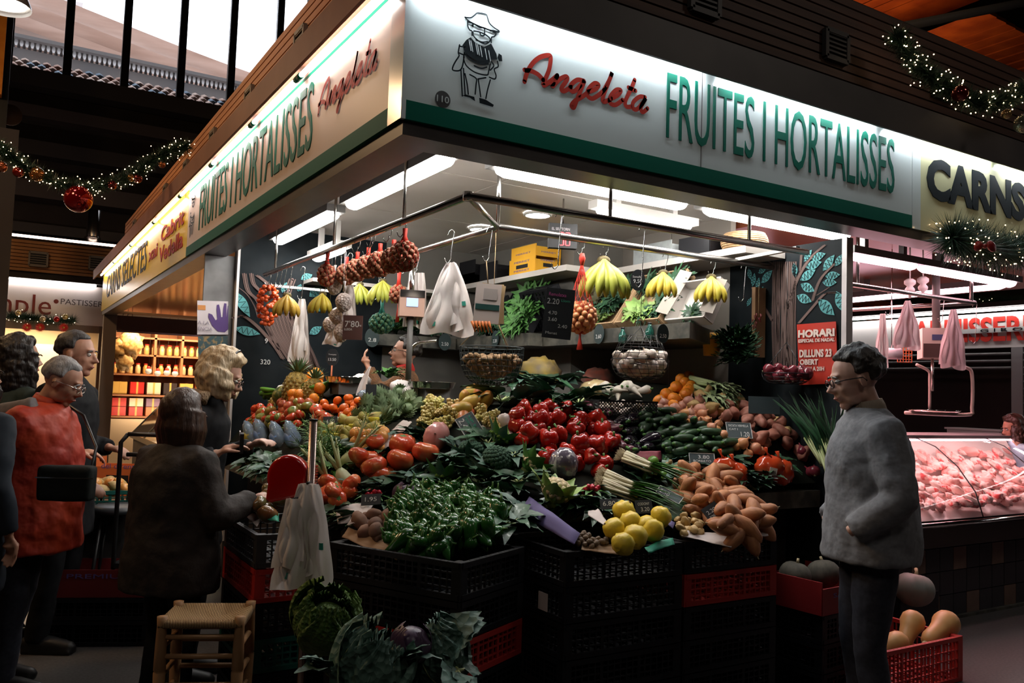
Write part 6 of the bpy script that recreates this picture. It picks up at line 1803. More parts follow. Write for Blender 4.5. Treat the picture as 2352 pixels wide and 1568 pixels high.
def wire_basket(px, ytop, ybot, wd, pl, label, contents, n, isz, heap_, rings=6, up_s=True, mw=None, mer=18, topring=None):
 c0 = at(px, ytop, **pl)
 zb = zat(px, ybot, c0)
 hgt = c0.z - zb
 o = thing('wire_basket', label, 'basket', c0, 'hanging wire baskets')
 b = B()
 prof = lambda t: (wd / 2 * math.cos(t * PI / 2 * .98) ** .55, c0.z - hgt * math.sin(t * PI / 2))
 for k in range(rings):
  r_, z = prof(k / rings)
  b.tube([(c0.x + r_ * math.cos(a * PI / 12), c0.y + r_ * math.sin(a * PI / 12), z) for a in range(25)], .003 if k == 0 else .0018, 4, cap=False)
 for k in range(mer):
  a = 2 * PI * k / mer
  b.tube([(c0.x + prof(j / 7)[0] * math.cos(a + j * .06), c0.y + prof(j / 7)[0] * math.sin(a + j * .06), prof(j / 7)[1]) for j in range(8)], .0018, 4, cap=False)
 b.build('wire_bowl', mw or m_wire, o)
 zc_ = RZ
 for k in range(3):
  a = k * 2.1 + .5
  B().tube([(c0.x + wd / 2 * math.cos(a), c0.y + wd / 2 * math.sin(a), c0.z), (c0.x, c0.y, c0.z + .20)], .0022, 4).build('suspension_cord', m_ging if mw else m_wire, o)
 B().tube([(c0.x, c0.y, c0.z + .20), (c0.x, c0.y, zc_)], .002, 4).build('cord', m_ging if mw else m_wire, o)
 pr_, lab, grp, cat = contents
 pts = []
 for k in range(n):
  u = (k + .5) / n
  rr = wd / 2 * .86 * math.sqrt(u)
  a = k * 2.4
  fl = c0.z - hgt * (1 - (rr / (wd / 2)) ** 2) ** .6 * .92 + .012
  z = max(fl, c0.z - hgt * heap_ + R.uniform(-.012, .012)) if k % 2 else fl + .02
  use(pr_, (c0.x + rr * math.cos(a), c0.y + rr * math.sin(a), z), (R.uniform(-2, 2), R.uniform(-2, 2), a), isz * R.uniform(.9, 1.1), lab, grp, cat)
 return o
wire_basket(1130, 798, 885, .36, dict(y=4.05), 'dark wire basket of walnuts hanging on strings under the paper bags', (P_wa[0], 'walnut in the hanging dark basket', 'walnuts in the basket', 'walnut'), 150, 1.05, .28, mw=mat('basket_dark_net', (.02, .035, .04), r=.5), mer=30, rings=9)
wire_basket(1470, 826, 872, .35, dict(y=3.95), 'wire basket heaped with garlic hanging at the centre right', (P_ga[0], 'white garlic bulb in the hanging wire basket', 'garlic bulbs in the basket', 'garlic'), 50, 1.2, -.15)
b = B()
c0 = at(1470, 826, y=3.95)
for k in range(5):
 r_ = .175 * (1 - .09 * k)
 b.tube([(c0.x + r_ * math.cos(a * PI / 12), c0.y + r_ * math.sin(a * PI / 12), c0.z + .035 * k) for a in range(25)], .0018, 4, cap=False)
for k in range(16):
 a = k * PI / 8
 b.tube([(c0.x + .175 * math.cos(a), c0.y + .175 * math.sin(a), c0.z), (c0.x + .11 * math.cos(a + .3), c0.y + .11 * math.sin(a + .3), c0.z + .15)], .0016, 4)
tag(b.build('wire_cover', m_wire, loc=c0), 'open wire dome over the garlic basket', 'wire cover')
wire_basket(1806, 858, 882, .30, dict(y=3.62), 'wire basket of red onions hanging before the red opening hours poster', (P_ond[0], 'glossy purple onion in the hanging basket', 'purple onions in the basket', 'onion'), 11, 1.05, -.35, rings=4)
for px, wh, ln, l in ((1477, 'of', .30, 'long double hook hanging left of the smaller bananas'), (1888, 'if', .0, ''), (635, 'ol', .10, 'first of the bare hooks at the left rail end'), (645, 'ol', .11, 'second of the bare hooks at the left rail end'), (655, 'ol', .12, 'third of the bare hooks at the left rail end'), (1285, 'of', .26, 'hook and wire holding the tall price slate'), (845, 'ol', .1, 'bare hook between the walnut nets and the round lamp'), (1710, 'if', .22, 'long bare hook before the right chalk tree')):
 if ln:
  hook(rail_top(px, wh), ln, l)
# == SLATES AND SIGNS
m_slate = mat('slate_black', (.012, .014, .017), r=.5)
m_slb = mat('slate_grey', (.03, .045, .05), r=.5)
def slate(c, w_, h_, lines, label, ux=CRV, tilt=.0, m=None, shape='rect', group='price slates', tm=None, th=.006, frame=False, roll=0.0):
 c = Vector(c)
 ux = Vector(ux).normalized()
 n = Vector((ux.y, -ux.x, 0))                # towards the aisle
 uz = (UZ * math.cos(tilt) - n * math.sin(tilt)).normalized()
 nn = ux.cross(uz)
 ux, uz = ux * math.cos(roll) + uz * math.sin(roll), uz * math.cos(roll) - ux * math.sin(roll)
 o = thing('price_slate', label, 'price sign', c, group)
 pts = [c + ux * a * w_ / 2 + uz * b_ * h_ / 2 for a, b_ in ((-1, -1), (1, -1), (1, 1), (-1, 1))]
 if shape == 'oval':
  pts = [c + ux * math.cos(t * PI / 10) * w_ / 2 + uz * math.sin(t * PI / 10) * h_ / 2 * (1 if t % 20 < 10 else 1) for t in range(20)]
 B().slab(pts, -nn * th).build('board', m or m_slate, o, smooth=False)
 if frame:
  fb = B()
  for i in range(4):
   fb.bar(pts[i] + nn * .001, pts[(i + 1) % 4] + nn * .001, .003, .003)
  fb.build('frame', m_chalkw, o, smooth=False)
 for s_, u, v, ww, hh, *mm in lines:
  text('lettering', s_, mm[0] if mm else (tm or m_chalkw), o, c + ux * (u - .5) * w_ + uz * (v - .5) * h_ + nn * .0015, ux, uz, ww * w_ if ww else None, hh * h_, .0004)
 return o
m_pkc, m_tlc = mat('pink_chalk', (.45, .08, .25), r=.9), mat('green_chalk', (.05, .35, .22), r=.9)
c = at(1283, 720, y=3.7)
slate(c, .155, .27, [('Remolatxa', .1, .84, .6, .07, m_pkc), ('2.20', .06, .68, .42, .11), ('Llom', .55, .74, .3, .05, m_tlc), ('4.70', .14, .47, .3, .07), ('3.60', .16, .34, .3, .07), ('2.40', .52, .22, .32, .07), ('Manat', .12, .08, .4, .05)], 'tall black price slate with pink and white chalk writing, hanging left of the onion net', tilt=0, roll=-.08)
c = at(810, 752, x=1.9)
slate(c, .125, .155, [("7'80", .10, .52, .72, .26), ('LLEIDA', .08, .38, .4, .09), ('kg', .8, .55, .14, .09)], "brown price sign reading 7'80 held up by the stall keeper", m=mat('sign_brown', (.07, .03, .025), r=.5))
c = at(1465, 643, y=3.75)
slate(c, .085, .125, [('Senalla', .15, .60, .6, .1), ('9.50', .2, .36, .6, .18)], 'oval black price slate hanging between the banana bunches', shape='oval')
for px, py, w_, s_, l in ((1022, 785, .085, '2.50', 'left'), (1137, 778, .08, '2.20', 'behind the walnut basket strings'), (1375, 767, .09, '2.60', 'right of the onion net'), (1523, 766, .09, '2.50', 'rightmost'), (855, 775, .09, '2.8', 'leftmost, under the green net')):
 c = at(px, py, y=3.74 if px > 1040 else 6.68)
 k = 1.0 if px > 1040 else 1.45
 if px == 1137:
  c = at(px, py, x=3.48)
  k = 1.4
 elif px in (1375,):
  c = at(px, py, x=3.6)
  k = 1.25
 slate(c, w_ * k, w_ * 1.25 * k, [(s_, .22, .28, .56, .2)], 'small dark oval price slate on the ledge front, ' + l, ux=(1, 0, 0) if px in (1022, 855, 1523) else (0, -1, 0) if px in (1375, 1137) else CRV, shape='oval', m=mat('slate_teal', (.015, .03, .03), r=.5))
for i, (px, py) in enumerate(((1430, 772), (1492, 762))):
 c = at(px, py, x=3.60)
 o = thing('glass_bottle', 'green glass bottle shape hanging before the ledge, ' + ('left' if i == 0 else 'right'), 'bottle', c)
 B().lathe([(.02, -.05), (.028, -.04), (.028, .01), (.012, .035), (.012, .055)], 12, c).build('body', mat('green_glass', (.02, .12, .09), r=.1, tr=.4), o)
 B().lathe([(.013, .05), (.013, .062)], 10, c).build('cap', m_wire, o)
for px, py, s_, l in ((757, 820, '13.50', 'drop-shaped chalk price slate on an orange stick before the keeper'),):
 p = hit(px + 3, 890)
 c = Vector((p.x, p.y, zat(px, py, p)))
 o = slate(c, .095, .13, [(s_, .2, .3, .6, .16), ('Trompeta', .2, .6, .6, .1)], l, shape='oval', m=m_slate)
 B().tube([c - UZ * .06, p - UZ * .02], .006, 6).build('stick', mat('orange_stick', (.55, .15, .06), r=.5), o)
SLT = [(1080, 1020, .17, .105, -1.0, .5, [('2.40', .08, .12, .5, .3), ('RAIM  BLANC', .1, .68, .75, .14, m_tlc), ('MOSCATELL', .1, .48, .6, .12, m_tlc)], 'grey-green framed price slate 2.40 tilted on the broccoli'),
  (1612, 1091, .145, .085, .0, .5, [('3.80', .35, .60, .45, .26), ('BONIATO', .15, .35, .7, .16), ('EXTRA', .15, .12, .4, .13)], 'framed price slate 3.80 above the sweet potatoes'),
  (1697, 1020, .15, .11, .0, .6, [('1.20', .55, .10, .34, .3), ('PATATA VERMELLA', .1, .72, .8, .14), ('CAT I', .1, .5, .35, .12)], 'framed price slate 1.20 on the onions'),
  (1636, 1216, .085, .075, .6, .5, [('2.20', .15, .45, .6, .26), ('BONIATO', .15, .15, .6, .18)], 'small tilted slate 2.20 on the sweet potatoes'),
  (1537, 1175, .13, .05, -.6, .8, [('2.50', .1, .2, .4, .5)], 'narrow dark slate lying under the spring onions'),
  (1398, 1200, .085, .05, .1, .5, [('6.80', .15, .3, .7, .45)], 'small slate 6.80 behind the quinces'),
  (1478, 1205, .08, .065, .1, .4, [('CODONY', .15, .6, .7, .2), ('3.20', .3, .15, .5, .3)], 'small black slate behind the middle quinces'),
  (850, 1190, .09, .055, .1, .6, [('1.95', .2, .3, .6, .4)], 'teal-grey slate lying on the muddy beets'),
  (757, 1000, .09, .07, .1, .4, [('4.50', .2, .3, .6, .4)], 'dark slate behind the orange tomatoes'),
  (850, 940, .07, .15, .0, .1, [('3.50', .2, .2, .6, .2)], 'upright dark slate before the artichokes')]
for px, py, w_, h_, roll, tilt, ln, l in SLT:
 p = hit(px, py)
 slate((p.x, p.y, p.z + .085), w_, h_, ln, l, tilt=tilt, roll=roll, m=m_slb if w_ > .12 else m_slate, frame=w_ > .12)
p = hit(1752, 965); slate((p.x - .1, p.y - .1, p.z + .10), .20, .11, [], 'blank dark slate standing behind the red potatoes', m=m_slb, tilt=.1)
c = at(1292, 543, y=4.6)
o = thing('number_display', 'black queue number display with red digits hanging from the ceiling', 'display', (c.x, c.y, c.z))
M_ = Matrix.Rotation(-.546 + .12, 3, 'Z')
B().box(c, (.19, .06, .165), M=M_).build('case', black, o, smooth=False)
fx, fn_ = M_ @ Vector((1, 0, 0)), M_ @ Vector((0, -1, 0))
text('lettering', 'EL SEU TORN', m_paper, o, c - fx * .078 + UZ * .035 + fn_ * .032, fx, UZ, .12, .018, .0004)
m_led = glow('led_red', (1.0, .05, .06), 4)
ld = B()
for dx, segs in ((-.012, 'abcdg'), (.03, 'abcdefg')):
 for z0_, hh in ((-.06, .085),):
  pos_ = {'a': ((-.012, .042), (.012, .042)), 'b': ((.014, .04), (.014, .003)), 'c': ((.014, -.003), (.014, -.04)), 'd': ((-.012, -.042), (.012, -.042)), 'e': ((-.014, -.003), (-.014, -.04)), 'f': ((-.014, .003), (-.014, .04)), 'g': ((-.012, 0), (.012, 0))}
  for s_ in segs:
   a, q = pos_[s_]
   ld.bar(c + fx * (dx + a[0]) + UZ * (a[1] - .022) + fn_ * .032, c + fx * (dx + q[0]) + UZ * (q[1] - .022) + fn_ * .032, .005, .005)
ld.build('red_digits', m_led, o, smooth=False)
B().tube([c + UZ * .08, (c.x, c.y, CZ)], .006, 6).build('hanger', steel, o)
# == SHELF AND LEDGE CONTENTS
m_ybox = mat('yellow_carton', (.80, .42, .02), (.75, .36, .015), sc=4, r=.6)
def carton(c, d, rz, m, label, group=None, holes=None, lid=None, cat='box', lines=()):
 o = thing('carton', label, cat, c, group)
 c = Vector(c)
 M_ = Matrix.Rotation(rz, 3, 'Z')
 x, y, z = d
 t = .008
 for q, s_ in (((0, -y / 2, z * .4), (x, t, z * .8)), ((0, y / 2, z * .4), (x, t, z * .8)), ((-x / 2, 0, z / 2), (t, y, z)), ((x / 2, 0, z / 2), (t, y, z))):
  B().box(c + M_ @ Vector(q), s_, M=M_).build('side', m, o, smooth=False)
 B().box(c + M_ @ Vector((0, 0, t / 2)), (x, y, t), M=M_).build('bottom', m, o, smooth=False)
 if holes:
  B().box(c + M_ @ Vector((0, -y / 2 - .003, z * .45)), (x * .4, .004, z * .25), M=M_).build('slot', holes, o, smooth=False)
  B().box(c + M_ @ Vector((-x / 2 - .003, 0, z * .45)), (.004, y * .45, z * .25), M=M_).build('slot', holes, o, smooth=False)
 for s_, side, v in lines:
  if side == 'f':
   text('lettering', s_, mat('carton_ink', (.10, .08, .25), r=.6), o, c + M_ @ Vector((-x * .3, -y / 2 - .006, z * v)), M_ @ Vector((1, 0, 0)), UZ, x * .6, z * .13, .0004)
  else:
   text('lettering', s_, mat('carton_ink', (.10, .08, .25), r=.6), o, c + M_ @ Vector((-x / 2 - .006, y * .3, z * v)), M_ @ Vector((0, -1, 0)), UZ, y * .6, z * .13, .0004)
 return o
c = at(1233, 606, x=3.75)
carton((3.76, c.y + .05, 2.548), (.24, .40, .125), .0, m_ybox, 'yellow carton with blue print on the shelf under the number display, lower', 'yellow cartons', black, lines=(('MERRIET', 's', .7), ('MERRIET', 's', .12), ('MERRIET', 'f', .7)))
carton((3.77, c.y + .05, 2.676), (.24, .38, .10), .0, m_ybox, 'yellow carton with blue print stacked on another one', 'yellow cartons', None, lines=(('MERRIET', 'f', .3), ('MERRIET', 's', .3)))
for i, (px, hh, l) in enumerate(((1145, .16, 'black carton on the shelf left of the yellow ones'), (1035, .22, 'dark carton standing by the back corner shelf'), (1080, .10, 'brown wooden tray on the shelf corner'))):
 y_ = min(6.85, at(px, 600, x=3.75).y)
 carton((3.76, y_, 2.548), (.22, .3, hh), 0, m_cblk if i < 2 else m_shw, l, None, None)
y_ = 4.75
carton((4.2, 4.72, zz + .003), (.3, .42, .14), 0, mat('foam_box_grey', (.33, .36, .36), (.28, .3, .3), sc=20, r=.8), 'pale foam box on the shelf above the greens', None, None)
carton((4.2, 4.28, zz + .003), (.3, .30, .13), 0, m_cblk, 'black box beside the pale foam box', None, None)
bk = thing('wicker_basket', 'round wicker basket on the right end of the upper shelf', 'basket', (4.2, 3.98, zz))
for k in range(9):
 r_ = .13 + .02 * math.sin(k / 8 * PI)
 B().tube([(4.2 + r_ * math.cos(a * PI / 12), 3.96 + r_ * math.sin(a * PI / 12), zz + .01 + .013 * k) for a in range(25)], .008, 5, cap=False).build('coil', mat('wicker', (.33, .20, .09), (.22, .13, .06), sc=40, r=.7), bk)
m_wood = mat('thin_crate_wood', (.45, .30, .17), (.38, .24, .13), sc=6, r=.6, stretch=(1, 5, 5))
def tilt_box(c, w_, h_, tilt, label, fills, m=m_wood, ux=(0, -1, 0), paper=False):
 c = Vector(c)
 ux = Vector(ux)
 n = Vector((-1, 0, 0))
 uz = (UZ * math.cos(tilt) - n * math.sin(tilt)).normalized()
 nn = (n * math.cos(tilt) + UZ * math.sin(tilt)).normalized()
 o = thing('tilted_box', label, 'box', c, 'tilted boxes on the ledge')
 Mx = Matrix((ux, -nn, uz)).transposed()
 B().box(c + uz * h_ / 2, (w_, .01, h_), M=Mx).build('bottom', m, o, smooth=False)
 for a, d_ in (((-w_ / 2, h_ / 2), (.01, .09, h_)), ((w_ / 2, h_ / 2), (.01, .09, h_)), ((0, 0), (w_, .09, .01)), ((0, h_), (w_, .09, .01))):
  B().box(c + ux * a[0] + uz * a[1] + nn * .045, d_, M=Mx).build('side', m, o, smooth=False)
 if paper:
  B().box(c + ux * (w_ / 2 + .02) + uz * h_ * .5 + nn * .10, (.09, .004, h_ * .85), M=Mx @ Matrix.Rotation(.5, 3, 'Z')).build('paper_liner', mat('box_paper', (.30, .26, .22), r=.7), o, smooth=False)
 for pr_, u0, u1, v0, v1, n_, s_, lab, grp, cat in fills:
  for k in range(n_):
   q = c + ux * (R.uniform(u0, u1) - .5) * w_ + uz * R.uniform(v0, v1) * h_ + nn * R.uniform(.03, .07)
   e = (Mx @ Matrix.Rotation(PI / 2, 3, 'X') @ Matrix.Rotation(R.uniform(0, 6), 3, 'Z'))
   use(pr_, q, e, s_ * R.uniform(.85, 1.1), lab, grp, cat)
 return o
tilt_box((3.80, 5.02, 2.035), .52, .44, .62, 'wooden box of dark and green lettuces, tipped forward on the ledge', [(P_esc, .1, .5, .1, .95, 12, 1.0, 'dark brown-green lettuce in the tilted box', 'dark lettuces', 'lettuce'), (P_let, .5, .9, .05, .35, 4, .75, 'pale lettuce heart in the tilted box', 'pale lettuces', 'lettuce'), (P_par, .5, .9, .4, .95, 9, 1.15, 'green leafy bunch in the tilted box', 'greens in the tilted box', 'herbs')])
tilt_box((3.80, 4.50, 2.035), .46, .44, .62, 'wooden box of green salad with a white paper liner, right on the ledge', [(P_par, .1, .9, .1, .95, 12, 1.15, 'green salad bunch in the right tilted box', 'salad bunches', 'salad'), (P_let, .1, .8, .05, .3, 4, .8, 'pale chicory in the right tilted box', 'pale chicory', 'lettuce')], paper=True)
tilt_box((3.84, 4.06, 2.035), .36, .30, .5, 'tipped carton with white paper behind the yellow bananas', [(P_par, .2, .8, .1, .4, 2, .8, 'green sprig in the papered carton', None, 'herbs')], m=m_shelf, paper=True)
B().span((4.29, 3.94, 1.85), (4.39, 3.97, 2.32)).build('plywood_side', mat('plywood', (.30, .17, .08), (.25, .14, .07), sc=5, r=.6), smooth=False, label='brown plywood side board at the right end of the ledge', category='board')
tilt_box((3.62, 5.9, 2.035), .5, .42, .5, 'box of curly kale and leaves at the middle of the ledge', [(P_her, .45, .95, .1, .9, 16, 1.5, 'bright curly parsley on the middle ledge', 'curly parsley', 'herbs'), (P_par, .0, .5, .0, .6, 8, 1.5, 'dark greens on the middle ledge', 'dark greens', 'herbs')], m=m_cblk)
for i, (x, y) in enumerate(((3.66, 6.45), (3.3, 6.8), (2.95, 6.8))):
 for k in range(4):
  use([P_par, P_her][k % 2], (x + R.uniform(-.1, .1), y + R.uniform(-.05, .05), 2.08), (R.uniform(-.3, .3), R.uniform(-.3, .3), k * 2), 1.5, 'bushy herb bunch standing on the far ledge', 'herbs on the far ledge', 'herbs')
for i, (c_, rz, tl) in enumerate((((3.62, 6.3, 2.18), -1.57, -1.1), ((3.66, 5.62, 2.22), -1.57, -1.15)  )):
 o = crate((c_[0], c_[1], c_[2]), rz, .42, .34, .12, m_cblk, 'black lattice crate leaning on the grey wall over the ledge, ' + ('far', 'middle', 'by the tilted boxes')[i], 'crates leaning over the ledge')
 o.rotation_euler = (tl, 0, rz)
c = at(1634, 790, x=4.15)
o = thing('plant_pot', 'orange-yellow pot in a wire ring fixed to the pale wall', 'pot', c)
B().lathe([(.052, -.08), (.060, .03), (.072, .04), (.072, .075), (.064, .075), (.055, .03)], 18, c).build('pot', mat('pot_yellow', (.62, .30, .03), r=.4), o)
B().tube([(c.x + .068 * math.cos(a * PI / 8), c.y + .068 * math.sin(a * PI / 8), c.z + .035) for a in range(17)], .003, 5, cap=False).build('wire_ring', m_wire, o)
B().bar(c + Vector((.06, 0, .035)), (4.4, c.y, c.z + .035), .01, .01).build('bracket', m_wire, o, smooth=False)
for k in range(9):
 q = at(1690 + R.uniform(-22, 22), 770 + R.uniform(-35, 45), x=4.15)
 use(P_par, q, (R.uniform(2.6, 3.6), R.uniform(-.3, .3), k), 1.25, 'dark hanging parsley beside the yellow pot', 'hanging parsley', 'parsley')
c = at(1742, 735, x=4.3)
o = thing('chilli_string', 'dried dark red chillies hanging on the right chalk tree', 'chillies', c)
B().tube([c + UZ * .25, c], .002, 4).build('string', m_ging, o)
for k in range(14):
 q = c + Vector((R.uniform(-.03, .0), R.uniform(-.04, .04), R.uniform(-.05, .05)))
 B().tube([q, q - UZ * .03 + Vector((0, R.uniform(-.015, .015), 0))], [.007, .002], 6).build('chilli', mat('dried_chilli', (.12, .01, .01), r=.4), o)
for px, py, s, m_, l in ((1240, 860, .16, mat('yellow_sack', (.28, .19, .03), (.1, .07, .04), sc=9, r=.5), 'yellow sack heaped behind the leafy mound'), (1375, 880, .14, mat('orange_sack', (.22, .05, .03), (.07, .05, .04), sc=9, r=.6), 'red-brown sack behind the garlic basket'), (1540, 860, .17, mat('dark_blue_cloth', (.02, .025, .05), r=.8), 'dark blue cloth heap behind the oranges')):
 p = at(px, py, y=5.15 if px > 1100 else 6.3)
 o = B().ell(p, (s, s * .8, s * .8), 20, 14, lambda u: 1 + .3 * noise.noise(u * 3 + Vector((px, 0, 0)))).build('sack', m_, loc=p)
 tag(o, l, 'sack')
B().span((2.7, 5.0, .0), (4.36, 5.45, 1.30)).build('back_bench', m_brown, smooth=False, label='dark bench behind the sloping display', category='bench')
# == SCALES
def steel_pan(px, py, wd, d, label, red=True):
 c = at(px, py, d=d)
 o = thing('scale_pan', label, 'scale', (c.x, c.y, c.z - .02))
 k = wd / 2
 b = B()
 b.lathe([(k * .9, -.018), (k, .022), (k * 1.02, .024), (k * .97, .018), (k * .86, -.012), (.001, -.012)], 28, c, close=False)
 b.build('pan', chrome, o)
 b = B().span((c.x - .09, c.y - .09, c.z - .10), (c.x + .09, c.y + .09, c.z - .022)); b.build('base', m_housing, o, smooth=False)
 return o, c
o1, c1 = steel_pan(797, 873, .30, 5.9, 'round steel weighing pan left, behind the green bananas')
o2, c2 = steel_pan(992, 885, .32, 5.6, 'round steel weighing pan under a bent steel arm, centre')
ar = [c2 - CRV * .15 - UZ * .0, c2 - CRV * .15 + UZ * .20, c2 - CRV * .12 + UZ * .27, c2 - CRV * .05 + UZ * .29, c2 + CRV * .02 + UZ * .30]
B().tube(spline([tuple(q) for q in ar], 4), .011, 8).build('bent_arm', steel, o2)
c = Vector((2.26, 5.0, zat(965, 697, (2.26, 5.0, 2))))
o = thing('scale_display', 'electronic scale head with a small blue screen on the steel drop pole', 'scale', c)
M_ = Matrix.Rotation(-.546 + .25, 3, 'Z')
B().box(c, (.16, .10, .17), M=M_).build('case', mat('scale_case', (.42, .26, .20), r=.35), o, smooth=False)
B().box(c + UZ * .062 + M_ @ Vector((0, -.052, 0)), (.16, .006, .045), M=M_).build('steel_band', chrome, o, smooth=False)
B().box(c + M_ @ Vector((0, -.053, 0)) + UZ * .005, (.075, .004, .055), M=M_).build('screen', glow('screen_blue', (.30, .42, .78), 1.0), o, smooth=False)
B().tube([(2.26, 5.0, c.z - .085), (2.26, 5.0, 1.62)], .02, 8).build('column', m_housing, o)
pp = at(709, 1200, d=3.3)
px_, py_ = pp.x, pp.y
o = thing('ticket_dispenser', 'red round ticket dispenser on a steel pole at the stall corner', 'dispenser', (px_, py_, 0))
zt = zat(708, 965, pp)
B().tube([(px_, py_, 0), (px_, py_, zt)], .016, 12).build('pole', mat('pole_steel', (.30, .22, .20), r=.25, m=.9), o)
B().lathe([(.018, zt), (.018, zt + .006)], 10, (px_, py_, 0)).build('pole_cap', black, o)
cz = Vector((px_, py_, zat(655, 1095, pp))) - CRV * .095
th_ = [tuple(cz + CRV * .082 * math.cos(a) + UZ * .088 * math.sin(a)) for a in [-.9 * PI + 2 * PI * k / 28 * .93 for k in range(27)]]
tail = [tuple(cz - CRV * .085 - UZ * .10), tuple(cz + CRV * .0 - UZ * .095)]
m_disp = mat('dispenser_red', (.50, .008, .006), r=.18, coat=.8)
ring = [tuple(cz + CRV * .082 * math.cos(a) + UZ * .088 * math.sin(a)) for a in [math.radians(q) for q in range(-60, 201, 10)]] + [tuple(cz - CRV * .082 - UZ * .088), tuple(cz - CRV * .075 - UZ * .105)]
ob = B().slab(ring, CFV * .07).build('body', m_disp, o)
bv = ob.modifiers.new('round', 'BEVEL'); bv.width = .018; bv.segments = 4; bv.angle_limit = .9; bv.limit_method = 'ANGLE'
for k in range(8):
 B().box(cz + CRV * .094 + UZ * (.045 - .011 * k) + CFV * .035, (.03, .05, .005), M=Matrix.Rotation(-.546, 3, 'Z')).build('ticket_fin', m_disp, o, smooth=False)
B().tube([cz + CRV * .08 + CFV * .035, Vector((px_, py_, cz.z))], .008, 6).build('bracket', black, o)
B().tube([Vector((px_, py_, zat(706, 1105, pp))), at(706, 1112, d=3.22) + UZ * .005], .006, 5).build('bag_hook', m_frame, o)
B().tube([Vector((px_, py_, zat(706, 1135, pp))), at(672, 1146, d=3.2)], .005, 5).build('bag_hook', m_frame, o)
bag_pack(706, 1112, 1350, .07, .235, dict(d=3.22), 'big pack of white carrier bags with green print hanging from the dispenser pole', folds=4, layers=4, group=None)
bag_pack(672, 1145, 1300, .05, .13, dict(d=3.2), 'left bunch of the white carrier bags on the dispenser pole', folds=3, layers=2, group=None, prints=False)
# == THINGS LYING AMONG THE PRODUCE
def sheet(pts, m, name, label, cat, thick=.002, bend=.0, n=8, up=0.0, group=None, offs=0.0):
 P4 = [hit(*q) for q in pts]
 P4 = [Vector((p.x, p.y, p.z + up + (offs if i > 1 else 0))) for i, p in enumerate(P4)]
 def f(u, v):
  p = P4[0].lerp(P4[1], u).lerp(P4[3].lerp(P4[2], u), v)
  return (p.x, p.y, p.z + bend * math.sin(u * PI) * math.sin(v * PI) + .006 * noise.noise(Vector((u * 4, v * 4, pts[0][0]))))
 o = B().grid(f, n, n).build(name, m, loc=P4[0])
 so = o.modifiers.new('thickness', 'SOLIDIFY'); so.thickness = thick
 tag(o, label, cat, group)
 return o
m_wpap = mat('crumpled_white_paper', (.52, .45, .42), (.45, .38, .36), sc=12, r=.7, bump=.3, bsc=14)
m_card = mat('brown_cardboard', (.30, .19, .11), (.26, .16, .09), sc=6, r=.8)
m_purp = mat('purple_paper', (.085, .065, .17), r=.8)
sheet([(770, 1185), (850, 1165), (840, 1215), (775, 1220)], m_wpap, 'paper', 'white paper folded beside the hanging bags', 'paper', bend=.03, up=.03)
sheet([(795, 1235), (850, 1150), (875, 1150), (835, 1225)], m_wpap, 'paper', 'white paper edge along the beet corner', 'paper', up=.05)
sheet([(785, 1235), (912, 1288), (915, 1262), (800, 1222)], m_card, 'cardboard', 'cardboard edge at the front of the green pepper crate', 'cardboard', up=.0, offs=.02)
sheet([(1192, 1190), (1318, 1262), (1332, 1252), (1215, 1165)], m_purp, 'paper', 'purple paper lining the left side of the quince crate', 'paper', bend=.03, up=.02, offs=.03)
sheet([(1475, 1185), (1545, 1235), (1550, 1220), (1480, 1175)], m_purp, 'paper', 'purple paper corner behind the right quince', 'paper', up=.04)
sheet([(1335, 1262), (1420, 1275), (1422, 1256), (1338, 1254)], m_card, 'cardboard', 'cardboard flap below the small brown roots', 'cardboard', up=.0, offs=.01)
sheet([(1565, 1235), (1680, 1262), (1685, 1238), (1568, 1228)], m_wpap, 'paper', 'white paper flap in front of the sweet potatoes', 'paper', up=.01, offs=.01)
sheet([(1700, 1240), (1765, 1235), (1755, 1205), (1695, 1200)], m_wpap, 'paper', 'white paper under the right sweet potatoes', 'paper', up=.01)
sheet([(1350, 1215), (1405, 1250), (1375, 1200), (1350, 1205)], m_wpap, 'paper', 'white paper twist left of the quinces', 'paper', up=.06)
sheet([(890, 1055), (945, 990), (925, 985), (862, 1040)], mat('grey_card', (.40, .34, .31), r=.7), 'cardboard', 'pale card divider right of the yellow apples', 'cardboard', up=.05)
sheet([(1060, 990), (1170, 975), (1180, 1010), (1080, 1010)], m_wpap, 'paper', 'white tissue under the pale grapes', 'paper', bend=.03, up=.01)
sheet([(1480, 1125), (1550, 1112), (1545, 1085), (1475, 1095)], m_wpap, 'tray', 'white tray under the limes', 'tray', up=.0)
sheet([(1725, 1010), (1745, 1050), (1735, 1050), (1715, 1015)], m_card, 'cardboard', 'cardboard edge beside the slate 1.20', 'cardboard', up=.04)
sheet([(1425, 1070), (1520, 1068), (1518, 1055), (1425, 1058)], mat('dark_pink_card', (.22, .04, .06), r=.6), 'cardboard', 'dark pink box edge below the eggplants', 'cardboard', up=.02, offs=.03)
sheet([(560, 1180), (590, 1210), (615, 1170), (580, 1150)], m_wpap, 'paper', 'white paper lining the leftmost crate', 'paper', up=.0)
sheet([(1490, 1120), (1560, 1105), (1590, 1180), (1530, 1200)], m_lfd, 'leafy_liner', 'dark leaves under the spring onions', 'leaf', up=.0)
sheet([(1490, 1275), (1550, 1255), (1545, 1240), (1480, 1262)], mat('green_tissue', (.02, .25, .16), r=.6), 'tissue', 'green tissue at the front of the quince crate', 'tissue', bend=.02, up=.01)
sheet([(590, 1200), (640, 1210), (640, 1190), (600, 1185)], mat('green_tissue', (.02, .25, .16), r=.6), 'tissue', 'green tissue in the leftmost crate', 'tissue', bend=.02, up=.02)
m_ytis = mat('yellow_tissue', (.68, .60, .05), r=.5, thin=.3)
